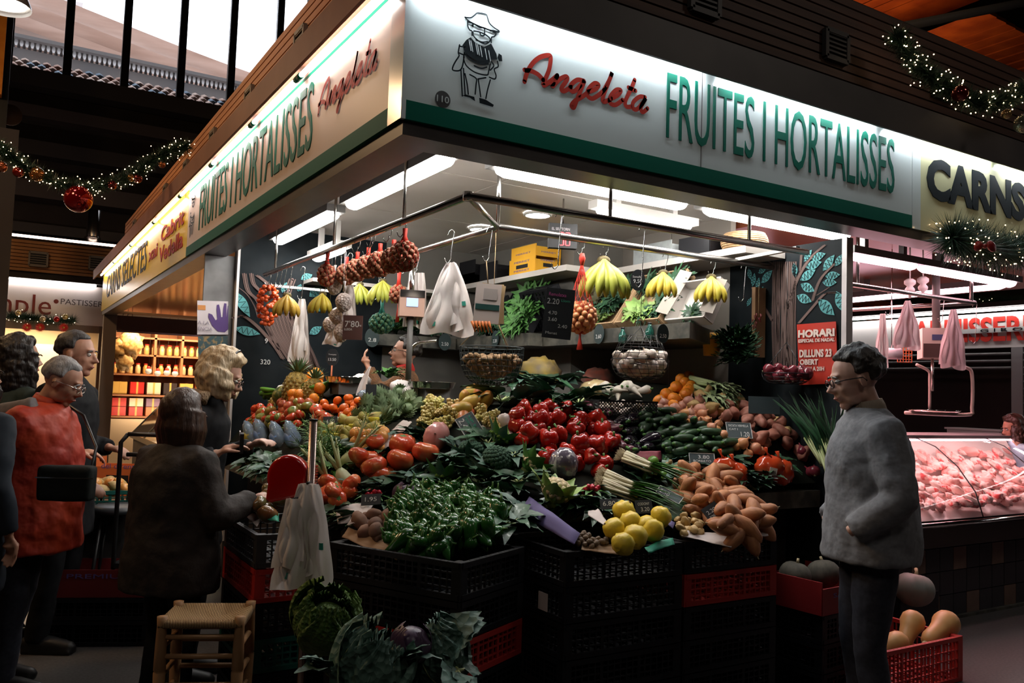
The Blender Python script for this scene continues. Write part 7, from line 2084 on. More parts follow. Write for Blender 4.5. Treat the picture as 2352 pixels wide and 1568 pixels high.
for i, (px, py) in enumerate(((738, 1000), (790, 1005), (815, 1000), (840, 975), (775, 1022), (860, 985), (752, 1015))):
 p = hit(px, py)
 o = B().lathe([(.018, 0), (.03, .02), (.04, .045), (.034, .05), (.02, .02)], 9, p + UZ * .02, lob=4, la=.3, close=False).build('tissue', m_ytis, loc=p)
 tag(o, 'crumpled yellow tissue between the green pears', 'tissue', 'yellow tissues')
m_clear = mat('clear_film', (.55, .72, .9), r=.08, tr=.75, ior=1.2)
m_blue = mat('blue_label', (.06, .16, .42), (.25, .35, .5), sc=9, r=.3)
for i, (px, py) in enumerate(((575, 1015), (600, 1012), (638, 1020), (672, 1020))):
 p = hit(px, py)
 o = thing('produce_bag', ('clear bag with a yellow and green label, far left', 'clear bag with a blue label, left', 'clear bag with a blue label, middle and largest', 'clear bag with a blue label, right, beside the steel pole')[i], 'bag', p, 'clear bags with printed labels')
 M_ = Matrix.Rotation(.35, 3, 'Z') @ Matrix.Rotation(-.7, 3, 'X')
 B().ell(p + UZ * .055, (.050, .035, .12), 16, 12, lambda u: 1 + .10 * noise.noise(u * 4), M=M_).build('film', m_clear, o)
 B().ell(p + UZ * .05, (.040, .025, .085), 12, 8, lambda u: 1 + .2 * noise.noise(u * 5), M=M_).build('contents', m_lfd, o)
 B().ell(p + UZ * .052 - UZ * .02, (.060, .048, .075), 14, 6, None, M=M_).build('label', m_blue if i else mat('yellow_label', (.5, .36, .05), (.05, .2, .06), sc=12, r=.3), o)
for k in range(46):
 p = hit(R.uniform(665, 705), R.uniform(982, 1003))
 pass
bn = thing('green_beans', 'loose pile of thin green beans behind the blue labelled bags', 'beans', hit(690, 992))
for k in range(46):
 p = hit(R.uniform(662, 712), R.uniform(980, 1004)); a = R.uniform(0, 6)
 B().tube([p + UZ * .03, p + UZ * .045 + Vector((math.cos(a) * .03, math.sin(a) * .03, 0)), p + UZ * .035 + Vector((math.cos(a) * .06, math.sin(a) * .06, 0))], .0035, 5).build('bean', mat('bean_green', (.16, .28, .08), r=.5), bn)
m_bagr = mat('red_orange_film', (.55, .06, .015), (.40, .03, .01), sc=8, r=.15, coat=.6)
for i, (px, py, w_) in enumerate(((1663, 1110, .105), (1690, 1120, .09), (1768, 1105, .12), (1795, 1112, .09))):
 p = hit(px, py)
 o = thing('orange_bag', 'shiny red-orange net bag of fruit on the counter edge, ' + ('leftmost, with a white label', 'second from the left', 'third, with a white label', 'rightmost')[i], 'bag', p, 'red-orange net bags')
 B().ell(p + UZ * .065, (w_ * .8, .06, .08), 20, 14, lambda u: 1 + .16 * noise.noise(u * 3.3 + Vector((i, 0, 0))), M=Matrix.Rotation(-.5, 3, 'Z')).build('filled_net', m_bagr, o)
 B().tube([p + UZ * .13, p + UZ * .16 - CRV * .02, p + UZ * .19 - CRV * .03], [.03, .012, .03], 8, flat=.4).build('closure', m_bagr, o)
 if i % 2 == 0:
  B().box(p + UZ * .05 - CFV * .062 + CRV * (.0 if i else -.02), (.045, .004, .05), M=Matrix.Rotation(-.5, 3, 'Z') @ Matrix.Rotation(.2, 3, 'Y')).build('label', m_pw, o, smooth=False)
  text('lettering', '|||||||', m_blk, o, p + UZ * .038 - CFV * .067 + CRV * (-.014 + (.0 if i else -.02)), CRV, UZ, .028, .02, .0003)
c = hit(1425, 965)
bk = thing('lattice_basket', 'black lattice basket of mushrooms in the centre of the display', 'basket', c)
bw, bd, bh = .38, .27, .12
Mz = Matrix.Rotation(-.30, 3, 'Z')
for s_ in (-1, 1):
 for L_, ax in ((bw, 0), (bd, 1)):
  b = B()
  off = s_ * ((bd if ax == 0 else bw) / 2)
  P_ = lambda u, z, ax=ax, off=off: c + Mz @ Vector((u, off, z) if ax == 0 else (off, u, z))
  n = int(L_ / .02)
  for k in range(-6, n + 1):
   for sg in (0, 1):
    u0, u1 = k * .02 - L_ / 2, k * .02 - L_ / 2 + bh
    a0, a1 = max(u0, -L_ / 2), min(u1, L_ / 2)
    if a1 <= a0:
     continue
    z0_, z1_ = (a0 - u0), (a1 - u0)
    if sg:
     z0_, z1_ = bh - z0_, bh - z1_
    b.bar(P_(a0, z0_), P_(a1, z1_), .003, .004)
  b.bar(P_(-L_ / 2, bh), P_(L_ / 2, bh), .008, .012); b.bar(P_(-L_ / 2, 0), P_(L_ / 2, 0), .008, .012)
  b.build('lattice_side', m_cblk, bk, smooth=False)
B().box(c + UZ * .004, (bw, bd, .006), M=Mz).build('bottom', m_cblk, bk, smooth=False)
o = B().lathe([(.003, .012), (.018, .010), (.020, .001), (.008, -.003), (.006, -.018)], 12).build('mushroom', m_garl); o['label'] = 'x'; o['category'] = 'x'
P_mu = P(o, B().lathe([(.0175, -.001), (.007, -.0035)], 12).build('gills', m_ging, o))
for k in range(46):
 q = c + Mz @ Vector((R.uniform(-.17, .17), R.uniform(-.11, .11), R.uniform(.05, .11)))
 use(P_mu, q, (R.uniform(-.8, .8), R.uniform(-.8, .8), R.uniform(0, 6)), R.uniform(.9, 1.3), 'pale mushroom in the black lattice basket', 'mushrooms in the lattice basket', 'mushroom')
o = B().lathe([(.002, -.09), (.010, -.05), (.02, 0), (.026, .04), (.018, .055), (.008, .06)], 12).build('white_turnip', mat('turnip_white', (.6, .55, .48), (.52, .46, .38), sc=5, r=.5)); o['label'] = 'x'; o['category'] = 'x'
P_tu = P(o, B().tube([(0, 0, .055), (.003, 0, .075)], .006, 6).build('leaf_stub', m_leafs, o))
for k in range(9):
 p = hit(1385 + k * 11 + R.uniform(-4, 4), 925 + R.uniform(-6, 4))
 use(P_tu, p + UZ * R.uniform(.06, .10), (R.uniform(.8, 1.6), R.uniform(-.6, .6), R.uniform(0, 6)), 1.2, 'white turnip heaped behind the black lattice basket', 'white turnips', 'turnip')
o = B().ell((0, 0, 0), (.13, .09, .07), 20, 12, lambda u: 1 + .15 * noise.noise(u * 4)).build('sprout_bag', mat('bean_sprout_film', (.55, .42, .22), (.42, .30, .14), sc=22, r=.3, coat=.5, stretch=(1, 1, 4)))
p = hit(1370, 915); o.location = p + UZ * .06
tag(o, 'clear bag of pale bean sprouts behind the lattice basket', 'bag')
for px, py, r_, sh, m_, l, e in ((1003, 1030, .075, 1.35, mat('pink_net_film', (.60, .26, .24), (.42, .16, .15), sc=16, r=.3, coat=.5, thr=(.45, .62)), 'pink speckled bag standing among the grapes', .5),
         (1293, 1097, .085, 1.2, mat('filmed_red_cabbage', (.10, .085, .12), (.42, .40, .42), sc=22, r=.12, coat=.8, thr=(.52, .62), stretch=(1, 3, 1)), 'oval dark cabbage wrapped in clear film below the red peppers', -.3),
         (1160, 985, .05, 1.1, m_whbag, 'twisted pale film bag beside the pale grapes', .8),
         (840, 925, .06, .7, m_clear, 'clear plastic tray with dark fruit behind the mandarins', .0), (650, 905, .06, .9, m_whbag, 'white wrapping bunched on a pineapple', 0)):
 p = hit(px, py)
 o = B().ell(p + UZ * r_ * .9, (r_, r_ * .75, r_ * sh), 20, 14, lambda u: (1 - .25 * max(0, u.z)) * (1 + .1 * noise.noise(u * 4)), M=Matrix.Rotation(e, 3, 'Y')).build('wrapped_produce', m_, loc=p)
 tag(o, l, 'wrapped produce')
for i, (px, py) in enumerate(((918, 905), (945, 912), (830, 890))):
 p = hit(px, py)
 o = B().ell(p + UZ * .06, (.07, .05, .07), 18, 12, lambda u: (1 - .5 * max(0, u.z)) * (1 + .35 * noise.noise(u * 3 + Vector((px, 0, 0))))).build('plastic_bag', m_whbag, loc=p)
 tag(o, 'crumpled white plastic bag behind the artichokes, ' + ('left', 'right', 'standing by the steel pan')[i], 'bag', 'crumpled plastic bags')
h5 = hit(831, 915)
B().grid(lambda u, v: tuple(h5 + CRV * ((u - .5) * .085 * (1 - v * .8) + .05 * v * v) + UZ * (.02 + .2 * v) + CFV * .02 * math.sin(u * 5)), 8, 8).build('plastic_sheet', m_whbag, loc=h5, label='pale plastic bag standing up by the left weighing pan', category='bag')
# == STOOLS, CARTONS, FLOOR THINGS
m_rush = mat('woven_rush', (.42, .27, .13), (.28, .17, .08), sc=34, r=.8, bump=.7, bsc=60, kind='wave')
m_cane = mat('turned_wood_leg', (.36, .20, .09), (.28, .15, .07), sc=6, r=.45)
so = at(490, 1410, z=.61)
st = thing('rush_stool', 'wooden stool with a woven rush seat in the bottom left foreground', 'stool', (so.x, so.y, 0))
so = Vector((so.x - .02, so.y, 0))
Ms = Matrix.Rotation(-.42, 3, 'Z')
w2, d2 = .155, .13
def seat(u, v):
 x, y = (u - .5) * 2 * w2, (v - .5) * 2 * d2
 e = max(abs(u - .5), abs(v - .5)) * 2
 z = .595 + .03 * e ** 2.2
 return tuple(so + Ms @ Vector((x, y, z)))
ob = B().grid(seat, 20, 20).build('rush_seat', m_rush, st)
so_ = ob.modifiers.new('thickness', 'SOLIDIFY'); so_.thickness = .03
for sx in (-1, 1):
 for sy in (-1, 1):
  q = so + Ms @ Vector((sx * w2 * .95, sy * d2 * .92, 0))
  B().lathe([(.018, 0), (.021, .05), (.019, .20), (.024, .42), (.020, .425), (.024, .43), (.022, .52), (.019, .60), (.021, .635)], 10, q).build('leg', m_cane, st)
for z in (.16, .28, .37, .48, .555):
 for s_ in (-1, 1):
  B().tube([so + Ms @ Vector((-w2 * .95, s_ * d2 * .92, z)), so + Ms @ Vector((w2 * .95, s_ * d2 * .92, z))], .011, 8).build('rung', m_cane, st)
  B().tube([so + Ms @ Vector((s_ * w2 * .95, -d2 * .92, z + .03)), so + Ms @ Vector((s_ * w2 * .95, d2 * .92, z + .03))], .011, 8).build('rung', m_cane, st)
def bar_stool(c, l, sh=.74):
 o = thing('bar_stool', l, 'stool', (c[0], c[1], 0), 'bar stools')
 c = Vector((c[0], c[1], 0))
 B().lathe([(.001, sh + .05), (.13, sh + .045), (.165, sh + .03), (.165, sh + .005), (.15, sh), (.001, sh)], 24, c, close=False).build('seat', mat('stool_vinyl', (.025, .028, .032), r=.4), o)
 for k in range(4):
  a = k * PI / 2 + .5
  B().tube([c + Vector((.11 * math.cos(a), .11 * math.sin(a), sh)), c + Vector((.19 * math.cos(a), .19 * math.sin(a), 0))], .011, 7).build('leg', m_frame, o)
 B().tube([tuple(c + Vector((.175 * math.cos(a * PI / 12), .175 * math.sin(a * PI / 12), .22))) for a in range(25)], .008, 6, cap=False).build('foot_ring', m_frame, o)
p = at(272, 1168, z=.76); bar_stool((p.x, p.y), 'black bar stool with a foot ring between the red jacket and the brown-haired woman')
p = at(245, 1270, d=7.2); bar_stool((p.x, p.y), 'dark bar stool farther back at the left', .6)
p = at(268, 1120, z=.86)
o = thing('produce_stand', 'low dark stand with crates behind the bar stool', 'stand', (p.x, p.y, 0))
B().box((p.x + .1, p.y + .15, .36), (.75, .5, .72), -.1).build('body', m_base, o, smooth=False)
for i in range(2):
 crate((p.x - .08 + i * .42, p.y + .1, .722), -.1, .4, .36, .13, m_cgrn if i == 0 else m_cblk, ('green' if i == 0 else 'black') + ' crate of fruit on the low stand behind the stool', 'crates on the low stand')
for k in range(60):
 q = (p.x - .24 + R.uniform(0, .32) + (.42 if k % 3 == 0 else 0), p.y - .05 + R.uniform(0, .3), .83 + R.uniform(0, .06))
 use([P_app[0], P_yap[0], P_py[0]][k % 3], q, (R.uniform(-1, 1), R.uniform(-1, 1), 0), .85, 'red or yellow fruit in the crate on the low stand', 'fruit on the low stand', 'fruit')
m_ocar = mat('orange_carton', (.55, .13, .03), r=.6)
carton((p.x + .12, p.y + .62, .74), (.38, .25, .26), -.5, m_ocar, 'orange printed carton behind the low stand', 'orange cartons', black, lines=(('del dirent', 'f', .75),))
carton((p.x - .25, p.y + .5, .74), (.25, .2, .18), -.5, m_ocar, 'smaller orange carton with a round hole', 'orange cartons', black)
carton((p.x - .05, p.y - .32, .28), (.6, .34, .20), -.4, mat('dull_red_carton', (.14, .012, .012), r=.6), 'dark red carton on a crate below the low stand', None, None, lines=(('PREMIUM', 'f', .55),))
crate((p.x - .05, p.y - .32, .002), -.4, .6, .36, .146, m_cblk, 'black crate on the floor under the dark red carton at the left', 'floor crates left'); crate((p.x - .05, p.y - .32, .150), -.4, .6, .36, .125, m_cblk, 'black crate carrying the dark red carton at the left', 'floor crates left')
sb_ = at(168, 1270, d=5.4)
B().grid(lambda u, v: tuple(sb_ + CRV * (.14 * (u - .5) * (1 - .5 * v)) + UZ * (.36 * (v - .5)) + CFV * .05 * math.sin(u * PI)), 10, 10).build('red_bag', m_redj, loc=sb_, label='red cloth bag hanging by the customer legs', category='bag')
p = at(345, 1050, d=5.0)
o = thing('cafe_chair', 'black tubular chair back beside the brown-haired woman', 'chair', (p.x, p.y, 0))
zt = zat(345, 998, p)
for s_ in (-1, 1):
 B().tube([Vector((p.x, p.y, 0)) + CRV * .18 * s_, Vector((p.x, p.y, zt - .05)) + CRV * .18 * s_, Vector((p.x, p.y, zt)) + CRV * .14 * s_], .013, 8).build('rear_leg', m_frame, o)
 B().tube([Vector((p.x, p.y, 0)) + CRV * .18 * s_ + CFV * .38, Vector((p.x, p.y, .45)) + CRV * .18 * s_ + CFV * .36], .012, 8).build('front_leg', m_frame, o)
for z in (zt, zt - .12):
 B().tube([Vector((p.x, p.y, z)) - CRV * .14, Vector((p.x, p.y, z)) + CRV * .14], .013, 8).build('back_bar', m_frame, o)
B().box(Vector((p.x, p.y, .46)) + CFV * .18, (.38, .38, .03), -.546).build('seat', m_frame, o, smooth=False)
p = at(1890, 1345, z=.42)
rc_ = carton((3.92, 3.15, .455), (.46, .42, .17), .08, mat('box_dark_red', (.22, .012, .012), r=.5), 'dark red printed carton stacked beside the man in grey', None, None, lines=(('SALINO', 'f', .5),))
use(P_pd[0], (3.83, 3.2, .60), (.2, 0, 1), .62, 'dusty dark squash in the red carton, left', 'squashes in the carton', 'squash')
use(P_pd[0], (4.03, 3.17, .60), (.3, .2, 2), .62, 'dusty dark squash in the red carton, right', 'squashes in the carton', 'squash')
B().box((4.04, 2.93, .54), (.05, .003, .07), .08).build('carton_label', m_pw, rc_, smooth=False)
p = at(1248, 1373, y=2.895)
ac_ = next(o_ for o_ in COL.objects if o_.get('label', '').startswith('black plastic lattice crate, second crate of the stack under the yellow'))
B().box((2.052, 3.05, .665), (.003, .07, .075)).build('crate_label', m_pw, ac_, smooth=False)
# == GARLANDS
m_ndl = mat('tinsel_green', (.008, .03, .018), (.02, .06, .035), sc=30, r=.5)
m_fairy = glow('fairy_bulb', (1.0, .66, .36), 16)
def garland(pts, r_, label, n, nb, balls=(), dens=1.0):
 pts = spline([tuple(p) for p in pts], 8)
 o = thing('garland', label, 'garland', pts[0], 'christmas garlands')
 b = B()
 m_ = len(pts) - 1
 for k in range(n):
  u = R.uniform(0, m_ - .001); i = int(u)
  p = Vector(pts[i]).lerp(Vector(pts[i + 1]), u - i)
  d = Vector((R.gauss(0, 1), R.gauss(0, 1), R.gauss(0, 1))).normalized()
  q = p + d * r_ * R.uniform(.7, 1.2)
  s_ = d.cross(Vector((R.gauss(0, 1), R.gauss(0, 1), R.gauss(0, 1)))).normalized() * .004
  b.add([p - s_, p + s_, q], [(0, 1, 2)])
 b.build('tinsel', m_ndl, o, smooth=False, kind='stuff')
 f = B()
 for k in range(nb):
  u = R.uniform(0, m_ - .001); i = int(u)
  p = Vector(pts[i]).lerp(Vector(pts[i + 1]), u - i) + Vector((R.gauss(0, 1), R.gauss(0, 1), R.gauss(0, 1))).normalized() * r_ * R.uniform(.5, 1.15)
  f.ell(p, (.0040 if pts[0][1] < 12 else .006,) * 3, 5, 4)
 f.build('fairy_lights', m_fairy, o, kind='stuff')
 B().tube(pts, .006, 4).build('wire', m_frame, o)
 return o
G = [at(-60, 300, y=8), at(0, 340, y=8), at(60, 385, y=8), at(180, 432, y=8), at(290, 408, y=8), at(360, 362, y=8), at(430, 335, y=8)]
garland(G, .10, 'green tinsel garland with fairy lights sagging across the upper left', 5200, 230)
bb_ = [((180, 457), .115, 'large shiny red bauble under the left garland', (.42, .006, .008)), ((85, 400), .06, 'amber bauble in the left garland', (.45, .16, .03)), ((42, 395), .045, 'small red bauble at the left of the garland', (.35, .02, .01)), ((258, 425), .04, 'small red bauble right of the large one', (.30, .01, .01)), ((300, 408), .035, 'amber bauble at the right of the left garland', (.45, .2, .05)), ((316, 410), .04, 'dark red bauble at the right of the left garland', (.22, .01, .01)), ((372, 378), .03, 'orange bauble near the wooden slats', (.5, .15, .03)), ((3, 383), .045, 'orange bauble at the left edge', (.55, .14, .04))]
for (q, r_, l, cc_) in bb_:
 p = at(*q, y=8)
 o = thing('bauble', l, 'bauble', p, 'baubles of the left garland')
 B().ell(p, (r_,) * 3, 24, 16).build('ball', mat('bauble_%d' % int(cc_[0] * 1000 + cc_[1] * 100), cc_, r=.08, m=.7, coat=1.0), o)
 B().lathe([(r_ * .18, r_ * .95), (r_ * .18, r_ * 1.12)], 8, p).build('cap', steel, o)
 B().tube([p + UZ * r_ * 1.1, p + UZ * (r_ * 1.1 + .06)], .003, 4).build('loop', m_frame, o)
G = [at(2055, 80, d=5.2), at(2110, 150, d=5.2), at(2180, 205, d=5.2), at(2260, 238, d=5.2), at(2340, 215, d=5.2), at(2420, 150, d=5.2)]
garland(G, .10, 'dark garland with fairy lights across the upper right', 4600, 190)
for (q, r_, l, cc_) in (((2312, 262), .030, 'small clear amber bauble at the upper right', (.5, .3, .12)), ((2350, 285), .055, 'glass bauble cut by the right edge', (.35, .35, .25)), ((2205, 215), .05, 'dark red bow in the right garland', (.22, .01, .01))):
 p = at(*q, d=5.1)
 o = thing('bauble', l, 'bauble', p, 'baubles of the right garland')
 B().ell(p, (r_,) * 3, 20, 14).build('ball', mat('bauble_%d' % int(cc_[0] * 1000 + cc_[1] * 100), cc_, r=.08, m=.7, coat=1.0), o)
 B().lathe([(r_ * .18, r_ * .95), (r_ * .18, r_ * 1.12)], 8, p).build('cap', steel, o)
G = [at(2185, 545, y=2.98), at(2230, 560, y=2.98), at(2290, 575, y=2.98), at(2370, 580, y=2.98), at(2450, 575, y=2.98)]
garland(G, .17, 'thick green garland with fairy lights under the pale yellow sign', 6500, 190)
p = at(2262, 565, y=2.85)
o = thing('bow', 'dark red bow on the thick garland', 'bow', p)
for s_ in (-1, 1):
 B().ell(p + CRV * .04 * s_, (.045, .02, .03), 12, 8, M=Matrix.Rotation(s_ * .5, 3, 'Y')).build('loop', mat('bow_red', (.25, .01, .01), r=.4), o)
B().ell(p, (.015, .015, .015), 8, 6).build('knot', mat('bow_red', (.25, .01, .01), r=.4), o)
G = [at(20, 725, y=16.7), at(60, 728, y=16.7), at(110, 735, y=16.7), at(170, 735, y=16.7)]
garland(G, .14, 'garland with baubles under the pastry sign', 2600, 30)
for i, (px, py, cc_, l) in enumerate(((42, 718, (.6, .5, .3), 'cream'), (98, 732, (.55, .45, .3), 'gold'), (130, 733, (.4, .02, .02), 'red'), (150, 727, (.6, .5, .25), 'pale gold'))):
 p = at(px, py, y=16.5)
 o = thing('bauble', l + ' bauble under the pastry sign', 'bauble', p, 'pastry garland baubles')
 B().ell(p, (.05,) * 3, 14, 10).build('ball', mat('bauble_p%d' % i, cc_, r=.15, m=.5), o); B().lathe([(.01, .047), (.01, .058)], 8, p).build('cap', steel, o)
for i, px in enumerate((62, 92, 146)):
 p = at(px, 752, y=16.6)
 o = thing('rosette', ('left', 'middle', 'right')[i] + ' of three red tinsel rosettes on the pastry front', 'rosette', p, 'red rosettes')
 b = B()
 for k in range(26):
  a = k * 2 * PI / 26
  b.leaf(p, (math.cos(a), R.uniform(-.3, .1), math.sin(a)), (0, 1, 0), .09, .02, .1, 3)
 b.build('petals', gm['red'], o, kind='stuff'); B().ell(p, (.02,) * 3, 8, 6).build('centre', gm['gold'], o)
G = [at(1960, 735, y=8.5), at(2080, 760, y=8.5), at(2200, 700, y=8.5), at(2300, 690, y=8.5), at(2400, 690, y=8.5)]
garland(G, .16, 'dark garland along the far side of the meat stall', 5200, 40)
# == MEAT STALL FITTINGS
def pinkbag(px, y0, y1, w1, d, l):
 bag_pack(px, y0, y1, .03, w1, dict(y=3.72 + d), l, m=mat('pink_lit_bag', (.66, .58, .57), r=.4, thin=.3), folds=4, layers=2, prints=False, group='bags in the meat stall')
pinkbag(2085, 690, 800, .20, 0, 'white carrier bags hanging left of the meat scale')
pinkbag(2190, 710, 845, .20, 0, 'white carrier bags hanging right of the meat scale')
pinkbag(2028, 720, 840, .09, .2, 'narrow bag hanging left in the meat stall')
c = at(2150, 790, y=4.0)
o = thing('meat_scale', 'pink lit electronic scale box hanging over the meat counter', 'scale', c)
m_bx = mat('scale_box_cream', (.50, .42, .36), r=.35)
B().box(c, (.24, .26, .24), -.85).build('case', m_bx, o, smooth=False)
Mq = Matrix.Rotation(-.85, 3, 'Z')
B().box(c + Mq @ Vector((0, -.132, -.06)), (.225, .006, .11), M=Mq).build('lower_panel', mat('scale_brown', (.06, .035, .03), r=.4), o, smooth=False)
B().box(c + Mq @ Vector((0, -.132, .045)), (.10, .006, .045), M=Mq).build('screen', mat('lcd_dark', (.05, .07, .16), r=.3), o, smooth=False)
B().add([tuple(c + Mq @ Vector(q)) for q in ((.06, -.137, -.10), (.10, -.137, -.10), (.08, -.137, -.055))], [(0, 1, 2)]).build('triangle_sticker', m_pw, o, smooth=False)
B().tube([(c.x, c.y, c.z + .12), (c.x, c.y, 2.8)], .03, 10).build('column', m_housing, o)
B().tube([(c.x - .05, c.y, c.z - .12), (c.x - .05, c.y, c.z - .38)], .012, 8).build('lower_column', steel, o)
b = [(c + CRV * q[0] + UZ * q[1]) for q in ((.06, -.13), (.24, -.18), (.29, -.24), (.29, -.50), (.24, -.56), (-.25, -.56))]
B().tube(spline([tuple(q) for q in b], 4), .014, 8).build('bent_arm', mat('arm_cream', (.5, .4, .35), r=.3), o)
b = [(c + CRV * q[0] + UZ * q[1]) for q in ((-.16, -.17), (-.06, -.22), (-.05, -.30), (-.05, -.53))]
B().tube(spline([tuple(q) for q in b], 4), .012, 8).build('inner_arm', mat('arm_cream', (.5, .4, .35), r=.3), o)
B().lathe([(.18, -.545), (.20, -.53), (.001, -.54)], 24, c - CRV * .02).build('pan', chrome, o)
for i, (px, py, l) in enumerate(((2090, 655, 'white double-bulb fly lamp over the meat stall rail'), (2120, 650, 'white bottle-shaped fitting beside the fly lamp'))):
 c = at(px, py, y=3.9)
 o = thing('rail_fitting', l, 'fitting', c)
 B().lathe([(.022, .05), (.042, .035), (.042, .01), (.02, -.008), (.036, -.03), (.034, -.05), (.012, -.07), (.010, -.10)], 14, c).build('body', m_housew, o)
 B().tube([c + UZ * .05, (c.x, c.y, 2.8)], .006, 6).build('stem', m_housew, o)
c = at(2048, 812, y=4.1)
o = thing('paper_roll', 'white paper roll on a wire rack in the meat stall', 'paper roll', c)
B().tube([c - CRV * .07, c + CRV * .07], .045, 16).build('roll', m_paper, o)
B().tube([c + UZ * .0, c + UZ * .14, (c.x, c.y, 2.8)], .004, 5).build('wire', m_wire2, o)
c = at(2078, 815, y=4.3)
o = thing('wire_rack', 'small orange grid rack behind the meat scale', 'rack', c)
b = B()
for k in range(6):
 b.bar(c + CRV * (-.06 + .024 * k) + UZ * -.06, c + CRV * (-.06 + .024 * k) + UZ * .06, .005, .005); b.bar(c + UZ * (-.06 + .024 * k) - CRV * .06, c + UZ * (-.06 + .024 * k) + CRV * .06, .005, .005)
b.build('grid', m_or, o, smooth=False); B().bar(c + UZ * .06, (c.x, c.y, 2.39), .006, .006).build('hanger', m_wire2, o, smooth=False)
for i, (px, l) in enumerate(((2045, 'wire hook left in the meat stall'), (2165, 'wire hook between the bags of the meat stall'), (2240, 'long tongs hook at the right of the meat stall rail'))):
 hook(at(px, 680, y=3.75) * 1.0 if False else Vector((at(px, 680, y=3.75).x, 3.75, 2.37)), .16 if i < 2 else .3, l)
c = at(2335, 965, y=4.7)
o = thing('ticket_dispenser', 'red round ticket dispenser over the right end of the meat counter', 'dispenser', c)
ring = [tuple(c + CRV * .085 * math.cos(a) + UZ * .07 * math.sin(a)) for a in [k * PI / 12 for k in range(24)]]
ob = B().slab(ring, CFV * .07).build('body', m_disp, o); bv = ob.modifiers.new('round', 'BEVEL'); bv.width = .018; bv.segments = 4; bv.angle_limit = .9; bv.limit_method = 'ANGLE'
B().box(c - CFV * .003 + CRV * .01 + UZ * .02, (.07, .004, .016), -.546).build('label', m_pw, o, smooth=False)
B().tube([c - CRV * .10 - UZ * .0, (c - CRV * .10).to_tuple()[:2] + (1.33,)], .010, 6).build('pole', m_frame, o)
# == PEOPLE
ctex = bpy.data.textures.new('cloth_folds', 'CLOUDS')
ctex.noise_scale = .12
ctex.noise_depth = 2
htex = bpy.data.textures.new('hair_locks', 'CLOUDS')
htex.noise_scale = .045
m_skin = mat('skin', (.50, .27, .18), (.44, .21, .14), sc=18, r=.5, sub=.08)
m_skin2 = mat('skin_pale', (.55, .33, .25), (.48, .26, .20), sc=18, r=.5, sub=.08)
m_eye = mat('eye_white', (.6, .58, .55), r=.2)
m_iris = mat('eye_dark', (.02, .012, .008), r=.15)
m_lip = mat('lips', (.38, .13, .10), r=.45)
def fuse(o, vox, sm=5, disp=0, tex=None, mid=.5):
 m_ = o.modifiers.new('fuse', 'REMESH')
 m_.mode = 'VOXEL'
 m_.voxel_size = vox
 m_.use_smooth_shade = True
 k = o.modifiers.new('smooth', 'SMOOTH')
 k.iterations = sm
 k.factor = .6
 if disp:
  d = o.modifiers.new('folds', 'DISPLACE')
  d.texture = tex or ctex
  d.strength = disp
  d.mid_level = mid
  d.texture_coords = 'LOCAL'
 return o
def hand_bm(b, wr, d, up, s=1.0, curl=.5, side=1):
 wr, d, up = Vector(wr), Vector(d).normalized(), Vector(up).normalized()
 sd = d.cross(up).normalized() * side
 up = sd.cross(d).normalized() * side
 b.tube([wr - d * .02 * s, wr + d * .03 * s, wr + d * .085 * s], [.024 * s, .030 * s, .032 * s], 8, flat=.55)
 b.ell(wr + d * .055 * s, (.036 * s, .036 * s, .02 * s), 10, 6)
 for k, ln in enumerate((.072, .080, .075, .060)):
  o0 = wr + d * .082 * s + sd * (-.027 + .018 * k) * s
  a, pts, p = 0.1, [o0 - d * .015 * s, o0], o0
  for j in range(3):
   a += curl * (.55 + .1 * k)
   p = p + (d * math.cos(a) - up * math.sin(a)) * ln * s * (.42, .32, .26)[j]
   pts.append(p)
  b.tube(pts, [.0095 * s, .0095 * s, .009 * s, .008 * s, .0065 * s], 7)
 t0 = wr + d * .03 * s - sd * .026 * s
 b.tube([t0, t0 - sd * .022 * s + d * .022 * s - up * .008 * s, t0 - sd * .026 * s + d * .048 * s - up * .022 * s, t0 - sd * .018 * s + d * .068 * s - up * .034 * s], [.013 * s, .0115 * s, .010 * s, .0075 * s], 7)
